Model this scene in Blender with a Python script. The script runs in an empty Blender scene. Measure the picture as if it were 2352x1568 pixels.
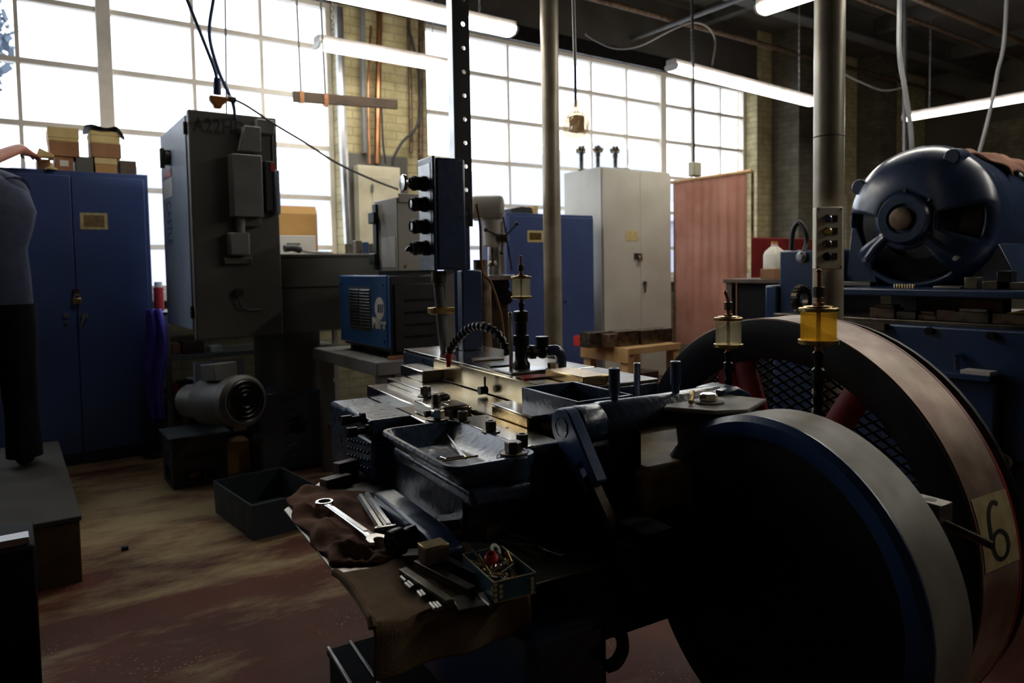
import bpy, bmesh, math, random
from mathutils import Vector, Matrix
S = bpy.context.scene
COL = S.collection
rnd = random.Random(7)
PI = math.pi

# ------------------------------------------------------------------ camera
FPX, CX, CY, EYE = 1640.0, 1176.0, 697.0, 1.30
def _axes(yaw=35.2, p=2.98, r=0.943):
    yaw, p, r = map(math.radians, (yaw, p, r))
    f = Vector((math.sin(yaw)*math.cos(p), math.cos(yaw)*math.cos(p), -math.sin(p)))
    rt = Vector((math.cos(yaw), -math.sin(yaw), 0)); dn = f.cross(rt)
    c, s = math.cos(r), math.sin(r)
    return c*rt+s*dn, -s*rt+c*dn, f
RT, DN, FW = _axes()
cam = bpy.data.cameras.new('camera'); camo = bpy.data.objects.new('camera', cam); COL.objects.link(camo)
camo.matrix_world = Matrix(((RT.x, -DN.x, -FW.x, 0), (RT.y, -DN.y, -FW.y, 0), (RT.z, -DN.z, -FW.z, EYE), (0, 0, 0, 1)))
cam.sensor_width = 36; cam.lens = 36*FPX/2352
cam.shift_y = (CY-784)/2352
cam.dof.use_dof = True; cam.dof.focus_distance = 1.72; cam.dof.aperture_fstop = 4.2
cam.clip_start = .05; cam.clip_end = 400
S.camera = camo

# ------------------------------------------------------------------ world / view
w = bpy.data.worlds.new('sky'); S.world = w; w.use_nodes = True
wn = w.node_tree.nodes['Background']
wn.inputs[0].default_value = (0.88, 0.94, 1.0, 1); wn.inputs[1].default_value = 5.5
S.view_settings.view_transform = 'Standard'; S.view_settings.look = 'None'
S.view_settings.exposure = 0.0; S.view_settings.gamma = 1.0
S.view_settings.use_curve_mapping = False
LAMP = 28.0      # strength of the strip lights' diffusers

# a point at pixel (px,py) of the survey on a plane of known height / wall / distance
def at(px, py, **k):
    d = RT*((px-CX)/FPX) + DN*((py-CY)/FPX) + FW
    (a, v), = k.items()
    t = v if a == 'd' else (v - (0, 0, EYE)['xyz'.index(a)])/d['xyz'.index(a)]
    return Vector((0, 0, EYE)) + d*t
TM = Matrix.Rotation(math.radians(-5), 4, 'Z')     # the press stands 5 degrees askew in the room
TMI = TM.inverted()
def mu(px, py, z):
    q = TMI @ at(px, py, z=z); return q.x, q.y
def muu(px, py, u):                                 # pixel on the press plane u = const -> (v, z)
    d = TMI.to_3x3() @ (RT*((px-CX)/FPX) + DN*((py-CY)/FPX) + FW)
    t = u/d.x; return d.y*t, EYE+d.z*t
def muv(px, py, v):
    d = TMI.to_3x3() @ (RT*((px-CX)/FPX) + DN*((py-CY)/FPX) + FW)
    t = v/d.y; return d.x*t, EYE+d.z*t

# ------------------------------------------------------------------ materials
def mat(name, c, rough=.5, metal=0., c2=None, scale=6., bump=0., bscale=40., lo=.4, hi=.65, coat=0., trans=0., spec=.5, rvar=.12, detail=5.):
    m = bpy.data.materials.new(name); m.use_nodes = True
    nt = m.node_tree; N = nt.nodes; L = nt.links
    b = N['Principled BSDF']
    b.inputs['Metallic'].default_value = metal; b.inputs['Roughness'].default_value = rough
    b.inputs['Base Color'].default_value = (*c, 1)
    b.inputs['Specular IOR Level'].default_value = spec
    b.inputs['Coat Weight'].default_value = coat; b.inputs['Coat Roughness'].default_value = .22
    b.inputs['Transmission Weight'].default_value = trans
    tc = N.new('ShaderNodeTexCoord')
    n = N.new('ShaderNodeTexNoise'); n.inputs['Scale'].default_value = scale; n.inputs['Detail'].default_value = detail
    L.new(tc.outputs['Object'], n.inputs['Vector'])
    if c2 is None: c2 = tuple(x*.72 for x in c)
    r = N.new('ShaderNodeValToRGB'); r.color_ramp.elements[0].position = lo; r.color_ramp.elements[1].position = hi
    r.color_ramp.elements[0].color = (*c, 1); r.color_ramp.elements[1].color = (*c2, 1)
    L.new(n.outputs['Fac'], r.inputs['Fac']); L.new(r.outputs['Color'], b.inputs['Base Color'])
    if rvar:
        q = N.new('ShaderNodeMapRange'); q.inputs['To Min'].default_value = max(.03, rough-rvar); q.inputs['To Max'].default_value = min(1, rough+rvar)
        n2 = N.new('ShaderNodeTexNoise'); n2.inputs['Scale'].default_value = scale*2.3; n2.inputs['Detail'].default_value = 4
        L.new(tc.outputs['Object'], n2.inputs['Vector'])
        L.new(n2.outputs['Fac'], q.inputs['Value']); L.new(q.outputs['Result'], b.inputs['Roughness'])
    if bump:
        n3 = N.new('ShaderNodeTexNoise'); n3.inputs['Scale'].default_value = bscale; n3.inputs['Detail'].default_value = 3
        L.new(tc.outputs['Object'], n3.inputs['Vector'])
        bp = N.new('ShaderNodeBump'); bp.inputs['Strength'].default_value = bump; bp.inputs['Distance'].default_value = .0022
        L.new(n3.outputs['Fac'], bp.inputs['Height']); L.new(bp.outputs['Normal'], b.inputs['Normal'])
    return m
def emis(name, c, s):
    m = bpy.data.materials.new(name); m.use_nodes = True; nt = m.node_tree
    e = nt.nodes.new('ShaderNodeEmission'); e.inputs[0].default_value = (*c, 1); e.inputs[1].default_value = s
    nt.links.new(e.outputs[0], nt.nodes['Material Output'].inputs[0]); return m
def glassmat(name, tint=(1, 1, 1), spec=.08, haze=0., hazec=(.8, .85, .95)):
    m = bpy.data.materials.new(name); m.use_nodes = True; nt = m.node_tree; N = nt.nodes; L = nt.links
    t = N.new('ShaderNodeBsdfTransparent'); t.inputs[0].default_value = (*tint, 1)
    g = N.new('ShaderNodeBsdfGlossy'); g.inputs['Roughness'].default_value = .03
    mx = N.new('ShaderNodeMixShader'); mx.inputs[0].default_value = spec
    L.new(t.outputs[0], mx.inputs[1]); L.new(g.outputs[0], mx.inputs[2]); o = mx
    if haze:
        d = N.new('ShaderNodeBsdfTranslucent'); d.inputs[0].default_value = (*hazec, 1)
        m2 = N.new('ShaderNodeMixShader'); m2.inputs[0].default_value = haze
        L.new(mx.outputs[0], m2.inputs[1]); L.new(d.outputs[0], m2.inputs[2]); o = m2
    L.new(o.outputs[0], N['Material Output'].inputs[0]); return m
def brickmat(name, c1, c2, mortar, sx=1., rough=.8):
    m = mat(name, c1, rough, bump=.4, bscale=25)
    N = m.node_tree.nodes; L = m.node_tree.links; b = N['Principled BSDF']
    tc = N.new('ShaderNodeTexCoord'); sp = N.new('ShaderNodeSeparateXYZ'); cb = N.new('ShaderNodeCombineXYZ'); ad = N.new('ShaderNodeMath')
    L.new(tc.outputs['Object'], sp.inputs[0]); L.new(sp.outputs[0], ad.inputs[0]); L.new(sp.outputs[1], ad.inputs[1])
    L.new(ad.outputs[0], cb.inputs[0]); L.new(sp.outputs[2], cb.inputs[1])
    bt = N.new('ShaderNodeTexBrick'); bt.inputs['Scale'].default_value = 1.0
    bt.inputs['Brick Width'].default_value = .215; bt.inputs['Row Height'].default_value = .075; bt.inputs['Mortar Size'].default_value = .006
    bt.inputs['Color1'].default_value = (*c1, 1); bt.inputs['Color2'].default_value = (*c2, 1); bt.inputs['Mortar'].default_value = (*mortar, 1)
    L.new(cb.outputs[0], bt.inputs['Vector'])
    n = N.new('ShaderNodeTexNoise'); n.inputs['Scale'].default_value = 7; n.inputs['Detail'].default_value = 6
    L.new(tc.outputs['Object'], n.inputs['Vector'])
    mx = N.new('ShaderNodeMix'); mx.data_type = 'RGBA'; mx.blend_type = 'MULTIPLY'; mx.inputs[0].default_value = .6
    r = N.new('ShaderNodeValToRGB'); r.color_ramp.elements[0].position = .35; r.color_ramp.elements[1].position = .7; r.color_ramp.elements[0].color = (.45, .4, .3, 1)
    L.new(n.outputs['Fac'], r.inputs[0]); L.new(bt.outputs['Color'], mx.inputs[6]); L.new(r.outputs[0], mx.inputs[7]); L.new(mx.outputs[2], b.inputs['Base Color'])
    bp = N.new('ShaderNodeBump'); bp.inputs['Strength'].default_value = .6; bp.inputs['Distance'].default_value = .01; bp.invert = True
    L.new(bt.outputs['Fac'], bp.inputs['Height']); L.new(bp.outputs[0], b.inputs['Normal'])
    return m

M = {}
M['blue'] = mat('machine_blue_paint', (.017, .044, .118), .34, c2=(.013, .033, .085), scale=9, bump=.35, bscale=60, coat=.35)
M['castblue'] = mat('oily_blue_cast_paint', (.024, .048, .095), .30, c2=(.019, .036, .068), scale=16, bump=1.0, bscale=55, coat=.5, lo=.4, hi=.75)
M['cabblue'] = mat('cabinet_blue_paint', (.042, .070, .185), .36, c2=(.035, .058, .15), scale=2.5, rvar=.06)
M['weldblue'] = mat('welder_blue_paint', (.028, .11, .30), .4, c2=(.024, .09, .25), scale=4)
M['motorblue'] = mat('motor_blue_paint', (.019, .037, .080), .30, c2=(.015, .029, .064), scale=5, bump=.08, bscale=50, coat=.3)
M['guardblue'] = mat('guard_blue_paint', (.024, .066, .18), .36, c2=(.018, .05, .14), scale=9, bump=.2, bscale=60, coat=.3)
M['grey'] = mat('grey_enamel', (.22, .22, .21), .5, c2=(.17, .165, .15), scale=4)
M['greydk'] = mat('dark_grey_enamel', (.105, .10, .085), .5, c2=(.08, .073, .06), scale=3)
M['greycab'] = mat('grey_cabinet_paint', (.46, .44, .38), .5, c2=(.40, .375, .31), scale=2.5)
M['bluegrey'] = mat('blue_grey_paint', (.24, .30, .38), .45, c2=(.2, .26, .33), scale=3)
M['cream'] = mat('cream_enamel', (.62, .57, .42), .5, c2=(.5, .45, .31), scale=5)
M['white'] = mat('white_paint', (.72, .71, .68), .5, c2=(.62, .6, .55), scale=3)
M['sash'] = mat('window_sash_paint', (.88, .82, .72), .6, c2=(.80, .74, .63), scale=12)
M['black'] = mat('black_plastic', (.010, .010, .010), .42, c2=(.016, .015, .014), scale=9)
M['blackm'] = mat('black_oily_metal', (.020, .019, .017), .32, .6, c2=(.01, .009, .008), scale=14, bump=.2)
M['rubber'] = mat('black_rubber', (.014, .014, .016), .6)
M['steel'] = mat('oiled_steel', (.76, .72, .64), .18, 1., c2=(.58, .52, .42), scale=5, rvar=.04, detail=2.)
M['steeldk'] = mat('dark_oiled_steel', (.17, .145, .11), .33, .9, c2=(.07, .055, .04), scale=18, bump=.15, bscale=90)
M['rust'] = mat('rusty_steel', (.16, .10, .06), .55, .6, c2=(.06, .035, .02), scale=20, bump=.3)
M['chrome'] = mat('chrome_steel', (.52, .51, .49), .24, 1., c2=(.42, .40, .37), scale=9, rvar=.06)
M['brightedge'] = mat('galvanised_steel', (.5, .5, .5), .35, 1., c2=(.38, .38, .38))
M['brass'] = mat('tarnished_brass', (.52, .38, .15), .3, 1., c2=(.3, .19, .06), scale=25, bump=.1)
M['brassplate'] = mat('varnish_stained_steel', (.60, .42, .18), .26, .9, c2=(.34, .20, .07), scale=10, bump=.03, bscale=25, lo=.35, hi=.75)
M['copper'] = mat('copper_tube', (.42, .20, .10), .35, 1., c2=(.22, .10, .05))
M['ironred'] = mat('red_spoke_paint', (.40, .022, .022), .4, c2=(.24, .015, .015), scale=10)
M['redpaint'] = mat('red_paint', (.55, .03, .02), .4)
M['tread'] = mat('worn_flywheel_rim', (.36, .30, .235), .42, .35, c2=(.21, .155, .115), scale=10, bump=.12, bscale=80, lo=.42, hi=.72)
M['treadred'] = mat('red_flywheel_rim', (.40, .30, .22), .40, .3, c2=(.22, .12, .085), scale=7, bump=.1, lo=.40, hi=.62)
M['guardgrey'] = mat('grey_worn_guard_rim', (.30, .285, .24), .5, .1, c2=(.22, .20, .16), scale=9)
M['wood'] = mat('pine_wood', (.50, .31, .13), .6, c2=(.36, .20, .07), scale=5)
M['wooddk'] = mat('dark_wood', (.085, .05, .025), .6, c2=(.05, .028, .014), scale=6)
M['creambox'] = mat('cream_box_enamel', (.86, .80, .62), .5, c2=(.78, .70, .50), scale=9)
M['binred'] = mat('dull_red_bin_paint', (.13, .012, .010), .9, spec=.1)
M['matteblack'] = mat('matte_black_paint', (.007, .007, .008), .75, spec=.15)
M['deck'] = mat('scuffed_dark_deck', (.055, .052, .045), .8, c2=(.04, .037, .032), scale=4, spec=.2)
M['amber'] = mat('amber_oily_wall', (.30, .20, .055), .6, c2=(.2, .12, .03), scale=20, bump=.4)
M['decal'] = mat('cream_decal', (.95, .90, .74), .5, rvar=0)
M['yellowplastic'] = mat('yellow_plastic', (.70, .46, .03), .4)
M['motorgrey'] = mat('dull_motor_grey', (.065, .063, .056), .55, c2=(.05, .046, .038), scale=6)
M['barsteel'] = mat('amber_tinted_steel', (.72, .61, .40), .20, 1., c2=(.50, .36, .17), scale=7, rvar=.05, detail=2., lo=.35, hi=.8)
M['card'] = mat('brown_cardboard', (.44, .245, .075), .8, c2=(.37, .2, .06), scale=4)
M['cardlt'] = mat('pale_card', (.62, .47, .21), .8, c2=(.52, .38, .15), scale=9)
M['cardbr'] = mat('brown_box_card', (.30, .14, .06), .8, c2=(.23, .1, .04), scale=9)
M['paper'] = mat('white_paper', (.66, .63, .57), .7, c2=(.58, .54, .47), scale=6)
M['label'] = mat('yellowed_label', (.52, .42, .2), .6, c2=(.4, .3, .12), scale=30)
M['labeldk'] = mat('dark_label_print', (.13, .08, .03), .6, c2=(.2, .13, .05), scale=40)
M['ink'] = mat('black_lettering', (.012, .012, .014), .6, rvar=0)
M['inkblue'] = mat('blue_lettering', (.03, .07, .2), .6, rvar=0)
M['cable'] = mat('grey_cable', (.14, .14, .14), .5)
M['cablelt'] = mat('pale_cable', (.4, .39, .36), .5)
M['orange'] = mat('orange_plastic', (.55, .20, .03), .5)
M['skin'] = mat('skin', (.46, .19, .12), .55, c2=(.4, .15, .095), scale=9)
M['shirt'] = mat('navy_work_shirt', (.024, .030, .066), .85, c2=(.017, .022, .048), scale=14, bump=.4, bscale=30)
M['trouser'] = mat('black_work_trousers', (.008, .008, .012), .95, bump=.4, bscale=30, spec=.12)
M['hair'] = mat('grey_brown_hair', (.12, .09, .07), .7)
M['rag'] = mat('brown_shop_rag', (.22, .115, .078), .95, c2=(.15, .075, .05), scale=18, bump=.9, bscale=260, rvar=0, spec=.1)
M['cloth'] = mat('oil_stained_canvas', (.20, .135, .08), .95, c2=(.11, .065, .034), scale=9, bump=.8, bscale=300, rvar=0, spec=.1)
M['ragpink'] = mat('faded_red_rag', (.27, .145, .10), .9, c2=(.21, .105, .075), scale=12, bump=.6, bscale=120, rvar=0, spec=.1)
M['purple'] = mat('violet_cloth', (.07, .05, .42), .9, c2=(.05, .035, .3), scale=10)
M['plate'] = mat('dull_sheet_steel', (.30, .28, .25), .38, .85, c2=(.2, .18, .15), scale=12, bump=.08)
M['green'] = mat('dark_green_pan', (.030, .043, .048), .6, c2=(.022, .032, .036), scale=8, spec=.3)
M['tin'] = mat('teal_printed_tin', (.03, .10, .13), .4, .2, c2=(.022, .075, .1), scale=20)
M['tincream'] = mat('cream_tin_print', (.62, .52, .24), .5)
M['oil'] = glassmat('amber_oil_glass', (.95, .84, .48), .06, haze=.25, hazec=(.85, .62, .18))
M['oilclear'] = glassmat('clear_oiler_glass', (.90, .87, .78), .07, haze=.2, hazec=(.62, .6, .5))
M['bag'] = glassmat('crinkled_plastic_bag', (.86, .8, .68), .12, haze=.35, hazec=(.85, .68, .45))
M['jug'] = mat('translucent_jug_plastic', (.75, .70, .58), .4)
M['glass'] = glassmat('window_glass', (.97, .98, 1.0), .06)
M['doorglass'] = glassmat('frosted_door_glass', (.1, .1, .12), .05, haze=.9, hazec=(.23, .25, .36))
M['lamp'] = emis('lit_diffuser', (1.0, .95, .86), LAMP)
M['lamphouse'] = mat('white_lamp_housing', (.55, .5, .47), .5)
M['ceil'] = mat('grimy_ceiling', (.085, .078, .062), .9, c2=(.06, .052, .04), scale=2)
M['beam'] = mat('dark_beam_paint', (.055, .05, .04), .7, c2=(.04, .035, .028), scale=3)
M['pole'] = mat('painted_column', (.42, .37, .27), .38, .25, c2=(.30, .25, .17), scale=5, lo=.45, hi=.62)
M['brick'] = brickmat('painted_yellow_brick', (.50, .44, .24), (.44, .38, .2), (.33, .28, .16))
M['apron'] = brickmat('dark_apron_brick', (.2, .18, .11), (.16, .145, .09), (.12, .11, .07))  # the yellow brick in a darker tone, below the windows
M['brickdk'] = brickmat('grimy_brick', (.12, .105, .07), (.09, .08, .05), (.07, .06, .045))
M['wallpaint'] = mat('grimy_wall', (.10, .092, .07), .85, c2=(.07, .062, .045), scale=1.2)
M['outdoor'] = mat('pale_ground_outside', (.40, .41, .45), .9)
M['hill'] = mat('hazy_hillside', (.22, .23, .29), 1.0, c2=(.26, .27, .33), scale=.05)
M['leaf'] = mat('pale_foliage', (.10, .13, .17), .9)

# ------------------------------------------------------------------ mesh helpers
class MB:
    def __init__(s, T=None): s.v = []; s.f = []; s.T = T
    def add(s, vs, fs):
        o = len(s.v)
        for q in vs:
            q = Vector(q); s.v.append(s.T @ q if s.T else q)
        for f in fs: s.f.append([o+i for i in f])
        return s
    def box(s, x0, x1, y0, y1, z0, z1, T=None):
        vs = [Vector((x, y, z)) for z in (z0, z1) for (x, y) in ((x0, y0), (x1, y0), (x1, y1), (x0, y1))]
        if T: vs = [T @ q for q in vs]
        return s.add(vs, [(0, 3, 2, 1), (4, 5, 6, 7), (0, 1, 5, 4), (1, 2, 6, 5), (2, 3, 7, 6), (3, 0, 4, 7)])
    def ext(s, pts, vec):                       # polygon swept along vec
        n = len(pts); vec = Vector(vec); a = [Vector(q) for q in pts]
        return s.add(a+[q+vec for q in a], [list(range(n))[::-1], list(range(n, 2*n))]+[(i, (i+1) % n, n+(i+1) % n, n+i) for i in range(n)])
    def prism(s, pts, z0, z1): return s.ext([(x, y, z0) for x, y in pts], (0, 0, z1-z0))
    def loft(s, loops, cap=True):
        n = len(loops[0]); vs = [q for l in loops for q in l]; fs = []
        for k in range(len(loops)-1):
            for i in range(n): fs.append((k*n+i, k*n+(i+1) % n, (k+1)*n+(i+1) % n, (k+1)*n+i))
        if cap: fs += [list(range(n))[::-1], [(len(loops)-1)*n+i for i in range(n)]]
        return s.add(vs, fs)
    def frame(s, ax):
        ax = Vector(ax).normalized(); t = Vector((0, 0, 1)) if abs(ax.z) < .9 else Vector((1, 0, 0))
        e = ax.cross(t).normalized(); return ax, e, ax.cross(e)
    def lathe(s, prof, base, ax=(0, 0, 1), n=24, closed=False, a0=0., a1=2*PI):
        ax, e, g = s.frame(ax); base = Vector(base); loops = []
        full = abs(a1-a0-2*PI) < 1e-6
        m = n if full else n+1
        for r, h in prof:
            loops.append([base+ax*h+(e*math.cos(a0+(a1-a0)*i/n)+g*math.sin(a0+(a1-a0)*i/n))*max(r, 1e-5) for i in range(m)])
        if closed: loops.append(loops[0])
        vs = [q for l in loops for q in l]; fs = []
        for k in range(len(loops)-1):
            for i in range(n):
                j = (i+1) % m
                fs.append((k*m+i, k*m+j, (k+1)*m+j, (k+1)*m+i))
        if not closed:
            if prof[0][0] > 1e-4 and full: fs.append(list(range(m))[::-1])
            if prof[-1][0] > 1e-4 and full: fs.append([(len(loops)-1)*m+i for i in range(m)])
        if closed and not full:
            fs.append([k*m for k in range(len(prof))]); fs.append([k*m+m-1 for k in range(len(prof))][::-1])
        return s.add(vs, fs)
    def cyl(s, p0, p1, r, r1=None, n=20):
        p0 = Vector(p0); p1 = Vector(p1); d = p1-p0
        return s.lathe([(r, 0), (r if r1 is None else r1, d.length)], p0, d, n)
    def hexa(s, p0, p1, r): return s.cyl(p0, p1, r, n=6)
    def tube(s, path, r, n=8):
        P = [Vector(q) for q in path]; loops = []; e = None
        for i, q in enumerate(P):
            t = (P[min(i+1, len(P)-1)]-P[max(i-1, 0)]).normalized()
            if e is None: _, e, g = s.frame(t)
            else:
                e = (e-t*e.dot(t)).normalized()
            g = t.cross(e); rr = r[i] if isinstance(r, (list, tuple)) else r
            loops.append([q+(e*math.cos(2*PI*k/n)+g*math.sin(2*PI*k/n))*rr for k in range(n)])
        return s.loft(loops)
    def sph(s, c, r, sc=(1, 1, 1), n=16, m=10):
        c = Vector(c); loops = []
        for j in range(m+1):
            a = PI*j/m; loops.append([c+Vector((math.sin(a)*math.cos(2*PI*i/n)*r*sc[0], math.sin(a)*math.sin(2*PI*i/n)*r*sc[1], -math.cos(a)*r*sc[2])) for i in range(n)])
        return s.loft(loops, cap=False)
    def grid(s, fn, nu, nv):                    # surface fn(a,b), a,b in 0..1
        vs = [fn(i/nu, j/nv) for j in range(nv+1) for i in range(nu+1)]
        return s.add(vs, [(j*(nu+1)+i, j*(nu+1)+i+1, (j+1)*(nu+1)+i+1, (j+1)*(nu+1)+i) for j in range(nv) for i in range(nu)])

def wpos(o):
    q = Vector((0, 0, 0))
    while o: q = q+o.location; o = o.parent
    return q
def build(mb, name, m, parent=None, bev=0., seg=2, sharp=38., loc=None, weld=False):
    me = bpy.data.meshes.new(name)
    o = bpy.data.objects.new(name, me); COL.objects.link(o)
    if parent: o.parent = parent; org = wpos(parent)
    else:
        if loc is None:
            xs = [q.x for q in mb.v]; ys = [q.y for q in mb.v]; zs = [q.z for q in mb.v]
            loc = Vector(((min(xs)+max(xs))/2, (min(ys)+max(ys))/2, min(zs)))
        o.location = loc; org = Vector(loc)
    me.from_pydata([q-org for q in mb.v], [], mb.f)
    bm = bmesh.new(); bm.from_mesh(me)
    if weld: bmesh.ops.remove_doubles(bm, verts=bm.verts, dist=1e-5)
    bmesh.ops.recalc_face_normals(bm, faces=bm.faces); bm.to_mesh(me); bm.free()
    me.materials.append(m if not isinstance(m, str) else M[m])
    me.polygons.foreach_set('use_smooth', [True]*len(me.polygons))
    me.set_sharp_from_angle(angle=math.radians(sharp))
    if bev:
        b = o.modifiers.new('bevel', 'BEVEL'); b.width = bev; b.segments = seg; b.limit_method = 'ANGLE'; b.angle_limit = math.radians(35); b.use_clamp_overlap = True
    return o
def tag(o, label, cat, group=None, kind=None):
    o['label'] = label; o['category'] = cat
    if group: o['group'] = group
    if kind: o['kind'] = kind
    return o
def thing(name, loc, label, cat, group=None, T=None):
    o = bpy.data.objects.new(name, None); COL.objects.link(o)
    o.empty_display_size = .05
    o.location = (T @ Vector(loc)) if T else Vector(loc)
    return tag(o, label, cat, group)
def struct(mb, name, m, parent=None, **k):
    o = build(mb, name, m, parent, **k); o['kind'] = 'structure'; return o
def copy_tree(src, loc=None, label=None, parent=None):
    c = src.copy(); COL.objects.link(c)
    if parent is not None: c.parent = parent
    if loc is not None: c.location = loc
    if label: c['label'] = label
    for ch in list(src.children): copy_tree(ch, parent=c)
    return c
def text(s, size, origin, xdir, ydir, m, name, parent, depth=.0012, bold=0., sx=1.):
    cu = bpy.data.curves.new(name, 'FONT'); cu.body = s; cu.size = size; cu.extrude = depth; cu.offset = bold; cu.space_character = 1.05
    tmp = bpy.data.objects.new('tmp', cu); COL.objects.link(tmp)
    dg = bpy.context.evaluated_depsgraph_get(); dg.update()
    me = bpy.data.meshes.new_from_object(tmp.evaluated_get(dg)); bpy.data.objects.remove(tmp)
    X = Vector(xdir).normalized(); Y = Vector(ydir).normalized(); Z = X.cross(Y)
    org = Vector(origin); po = wpos(parent) if parent else Vector((0, 0, 0))
    for q in me.vertices:
        c = q.co.copy(); q.co = org+X*c.x*sx+Y*c.y+Z*c.z-po
    me.materials.clear(); me.materials.append(M[m])
    o = bpy.data.objects.new(name, me); COL.objects.link(o)
    if parent: o.parent = parent
    return o
def arc(c, r, a0, a1, n, ux=(1, 0, 0), uy=(0, 1, 0)):
    c = Vector(c); ux = Vector(ux); uy = Vector(uy)
    return [c+ux*r*math.cos(a0+(a1-a0)*i/n)+uy*r*math.sin(a0+(a1-a0)*i/n) for i in range(n+1)]
def smoothpath(pts, n=8):
    P = [Vector(q) for q in pts]; out = []
    for i in range(len(P)-1):
        a = P[max(i-1, 0)]; b = P[i]; c = P[i+1]; d = P[min(i+2, len(P)-1)]
        for k in range(n):
            t = k/n
            out.append(.5*((2*b)+(c-a)*t+(2*a-5*b+4*c-d)*t*t+(3*b-a-3*c+d)*t**3))
    out.append(P[-1]); return out
# ================================================================== THE ROOM
GY = 6.35        # glass plane of the window wall
WY = 6.12        # its inner face
CZ = 4.45        # ceiling
X0, X1, Y0 = -3.2, 13.2, -3.5
def floormat():
    m = mat('worn_red_floor_paint', (.105, .030, .017), .7, c2=(.055, .022, .013), scale=1.6, bump=.15, bscale=30, spec=.22)
    N = m.node_tree.nodes; L = m.node_tree.links; b = N['Principled BSDF']
    src = b.inputs['Base Color'].links[0].from_socket
    tc = N['Texture Coordinate']
    mp = N.new('ShaderNodeMapping'); mp.inputs['Scale'].default_value = (1., 2.6, 1); mp.inputs['Rotation'].default_value = (0, 0, .35)
    L.new(tc.outputs['Object'], mp.inputs[0])
    n = N.new('ShaderNodeTexNoise'); n.inputs['Scale'].default_value = 1.1; n.inputs['Detail'].default_value = 9; n.inputs['Roughness'].default_value = .68
    L.new(mp.outputs[0], n.inputs['Vector'])
    # the bare, dusty patch in front of the blue cabinet where the paint has worn through
    sp = N.new('ShaderNodeVectorMath'); sp.operation = 'DISTANCE'; sp.inputs[1].default_value = (.55, 4.55, 0)
    L.new(tc.outputs['Object'], sp.inputs[0])
    mr = N.new('ShaderNodeMapRange'); mr.inputs['From Min'].default_value = .1; mr.inputs['From Max'].default_value = 2.3; mr.inputs['To Min'].default_value = .17; mr.inputs['To Max'].default_value = -.05
    L.new(sp.outputs['Value'], mr.inputs[0])
    ad = N.new('ShaderNodeMath'); L.new(n.outputs['Fac'], ad.inputs[0]); L.new(mr.outputs[0], ad.inputs[1])
    r = N.new('ShaderNodeValToRGB'); r.color_ramp.elements[0].position = .50; r.color_ramp.elements[1].position = .68
    L.new(ad.outputs[0], r.inputs[0])
    mx = N.new('ShaderNodeMix'); mx.data_type = 'RGBA'; L.new(r.outputs[0], mx.inputs[0]); L.new(src, mx.inputs[6]); mx.inputs[7].default_value = (.30, .225, .115, 1)
    # specks of swarf and sawdust
    v = N.new('ShaderNodeTexVoronoi'); v.inputs['Scale'].default_value = 70
    L.new(tc.outputs['Object'], v.inputs['Vector'])
    n4 = N.new('ShaderNodeTexNoise'); n4.inputs['Scale'].default_value = 2.2; n4.inputs['Detail'].default_value = 4; L.new(tc.outputs['Object'], n4.inputs['Vector'])
    mr2 = N.new('ShaderNodeMapRange'); mr2.inputs['From Min'].default_value = .48; mr2.inputs['From Max'].default_value = .75; mr2.inputs['To Min'].default_value = .03; mr2.inputs['To Max'].default_value = .28
    L.new(n4.outputs['Fac'], mr2.inputs[0])
    lt = N.new('ShaderNodeMath'); lt.operation = 'LESS_THAN'; L.new(v.outputs['Distance'], lt.inputs[0]); L.new(mr2.outputs[0], lt.inputs[1])
    m2 = N.new('ShaderNodeMix'); m2.data_type = 'RGBA'; L.new(lt.outputs[0], m2.inputs[0]); L.new(mx.outputs[2], m2.inputs[6]); m2.inputs[7].default_value = (.34, .26, .13, 1)
    L.new(m2.outputs[2], b.inputs['Base Color'])
    return m
struct(MB().box(X0, X1, Y0, GY+.1, -.12, 0), 'floor', floormat(), loc=(0, 0, 0))
struct(MB().box(X0-.3, X1+.3, Y0-.3, GY+.2, CZ, CZ+.2), 'ceiling', 'ceil', loc=(0, 0, CZ))
struct(MB().box(X0-.2, X0, Y0, GY+.1, 0, CZ), 'wall_left', 'wallpaint')
struct(MB().box(X0, X1, Y0-.2, Y0, 0, CZ), 'wall_front', 'wallpaint')
wr = struct(MB().box(X1, X1+.2, Y0, GY+.1, 0, CZ), 'wall_right', 'wallpaint')

# window wall: brick apron, pillar between the windows, end piers and the deep steel lintel
W1A, W1B, W2A, W2B = -2.0, 2.49, 3.36, 8.47
SILL, HEAD = 1.15, 3.70
mb = MB()
struct(MB().box(X0, W2B, WY, GY+.1, 0, SILL), 'wall_back_apron', 'apron', loc=(X0, WY, 0))
mb.box(X0, W1A, WY, GY+.1, SILL, CZ)
mb.box(W2B, 9.35, WY, GY+.1, 0, CZ); mb.box(10.75, X1, WY, GY+.1, 0, CZ); mb.box(9.35, 10.75, WY, GY+.1, 2.36, CZ)
wb = struct(mb, 'wall_back', 'brick', loc=(0, WY, 0))
struct(MB().box(W1B, W2A, WY, GY+.1, SILL, HEAD), 'wall_back_pillar', 'brick', loc=(W1B, WY, SILL))
struct(MB().box(X0, W2B, WY, GY+.1, HEAD, CZ), 'trim_1', 'beam', loc=(0, WY, HEAD))       # lintel
struct(MB().box(X0, W2B, WY-.02, WY, HEAD-.06, HEAD+.10), 'trim_2', 'blackm', loc=(0, WY-.02, HEAD))
struct(MB().box(8.80, 9.28, 5.7, WY, 0, CZ), 'trim_3', 'brickdk')                             # pilaster past the window
struct(MB().box(11.0, 11.5, 5.75, WY, 0, CZ), 'trim_4', 'brickdk')
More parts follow.
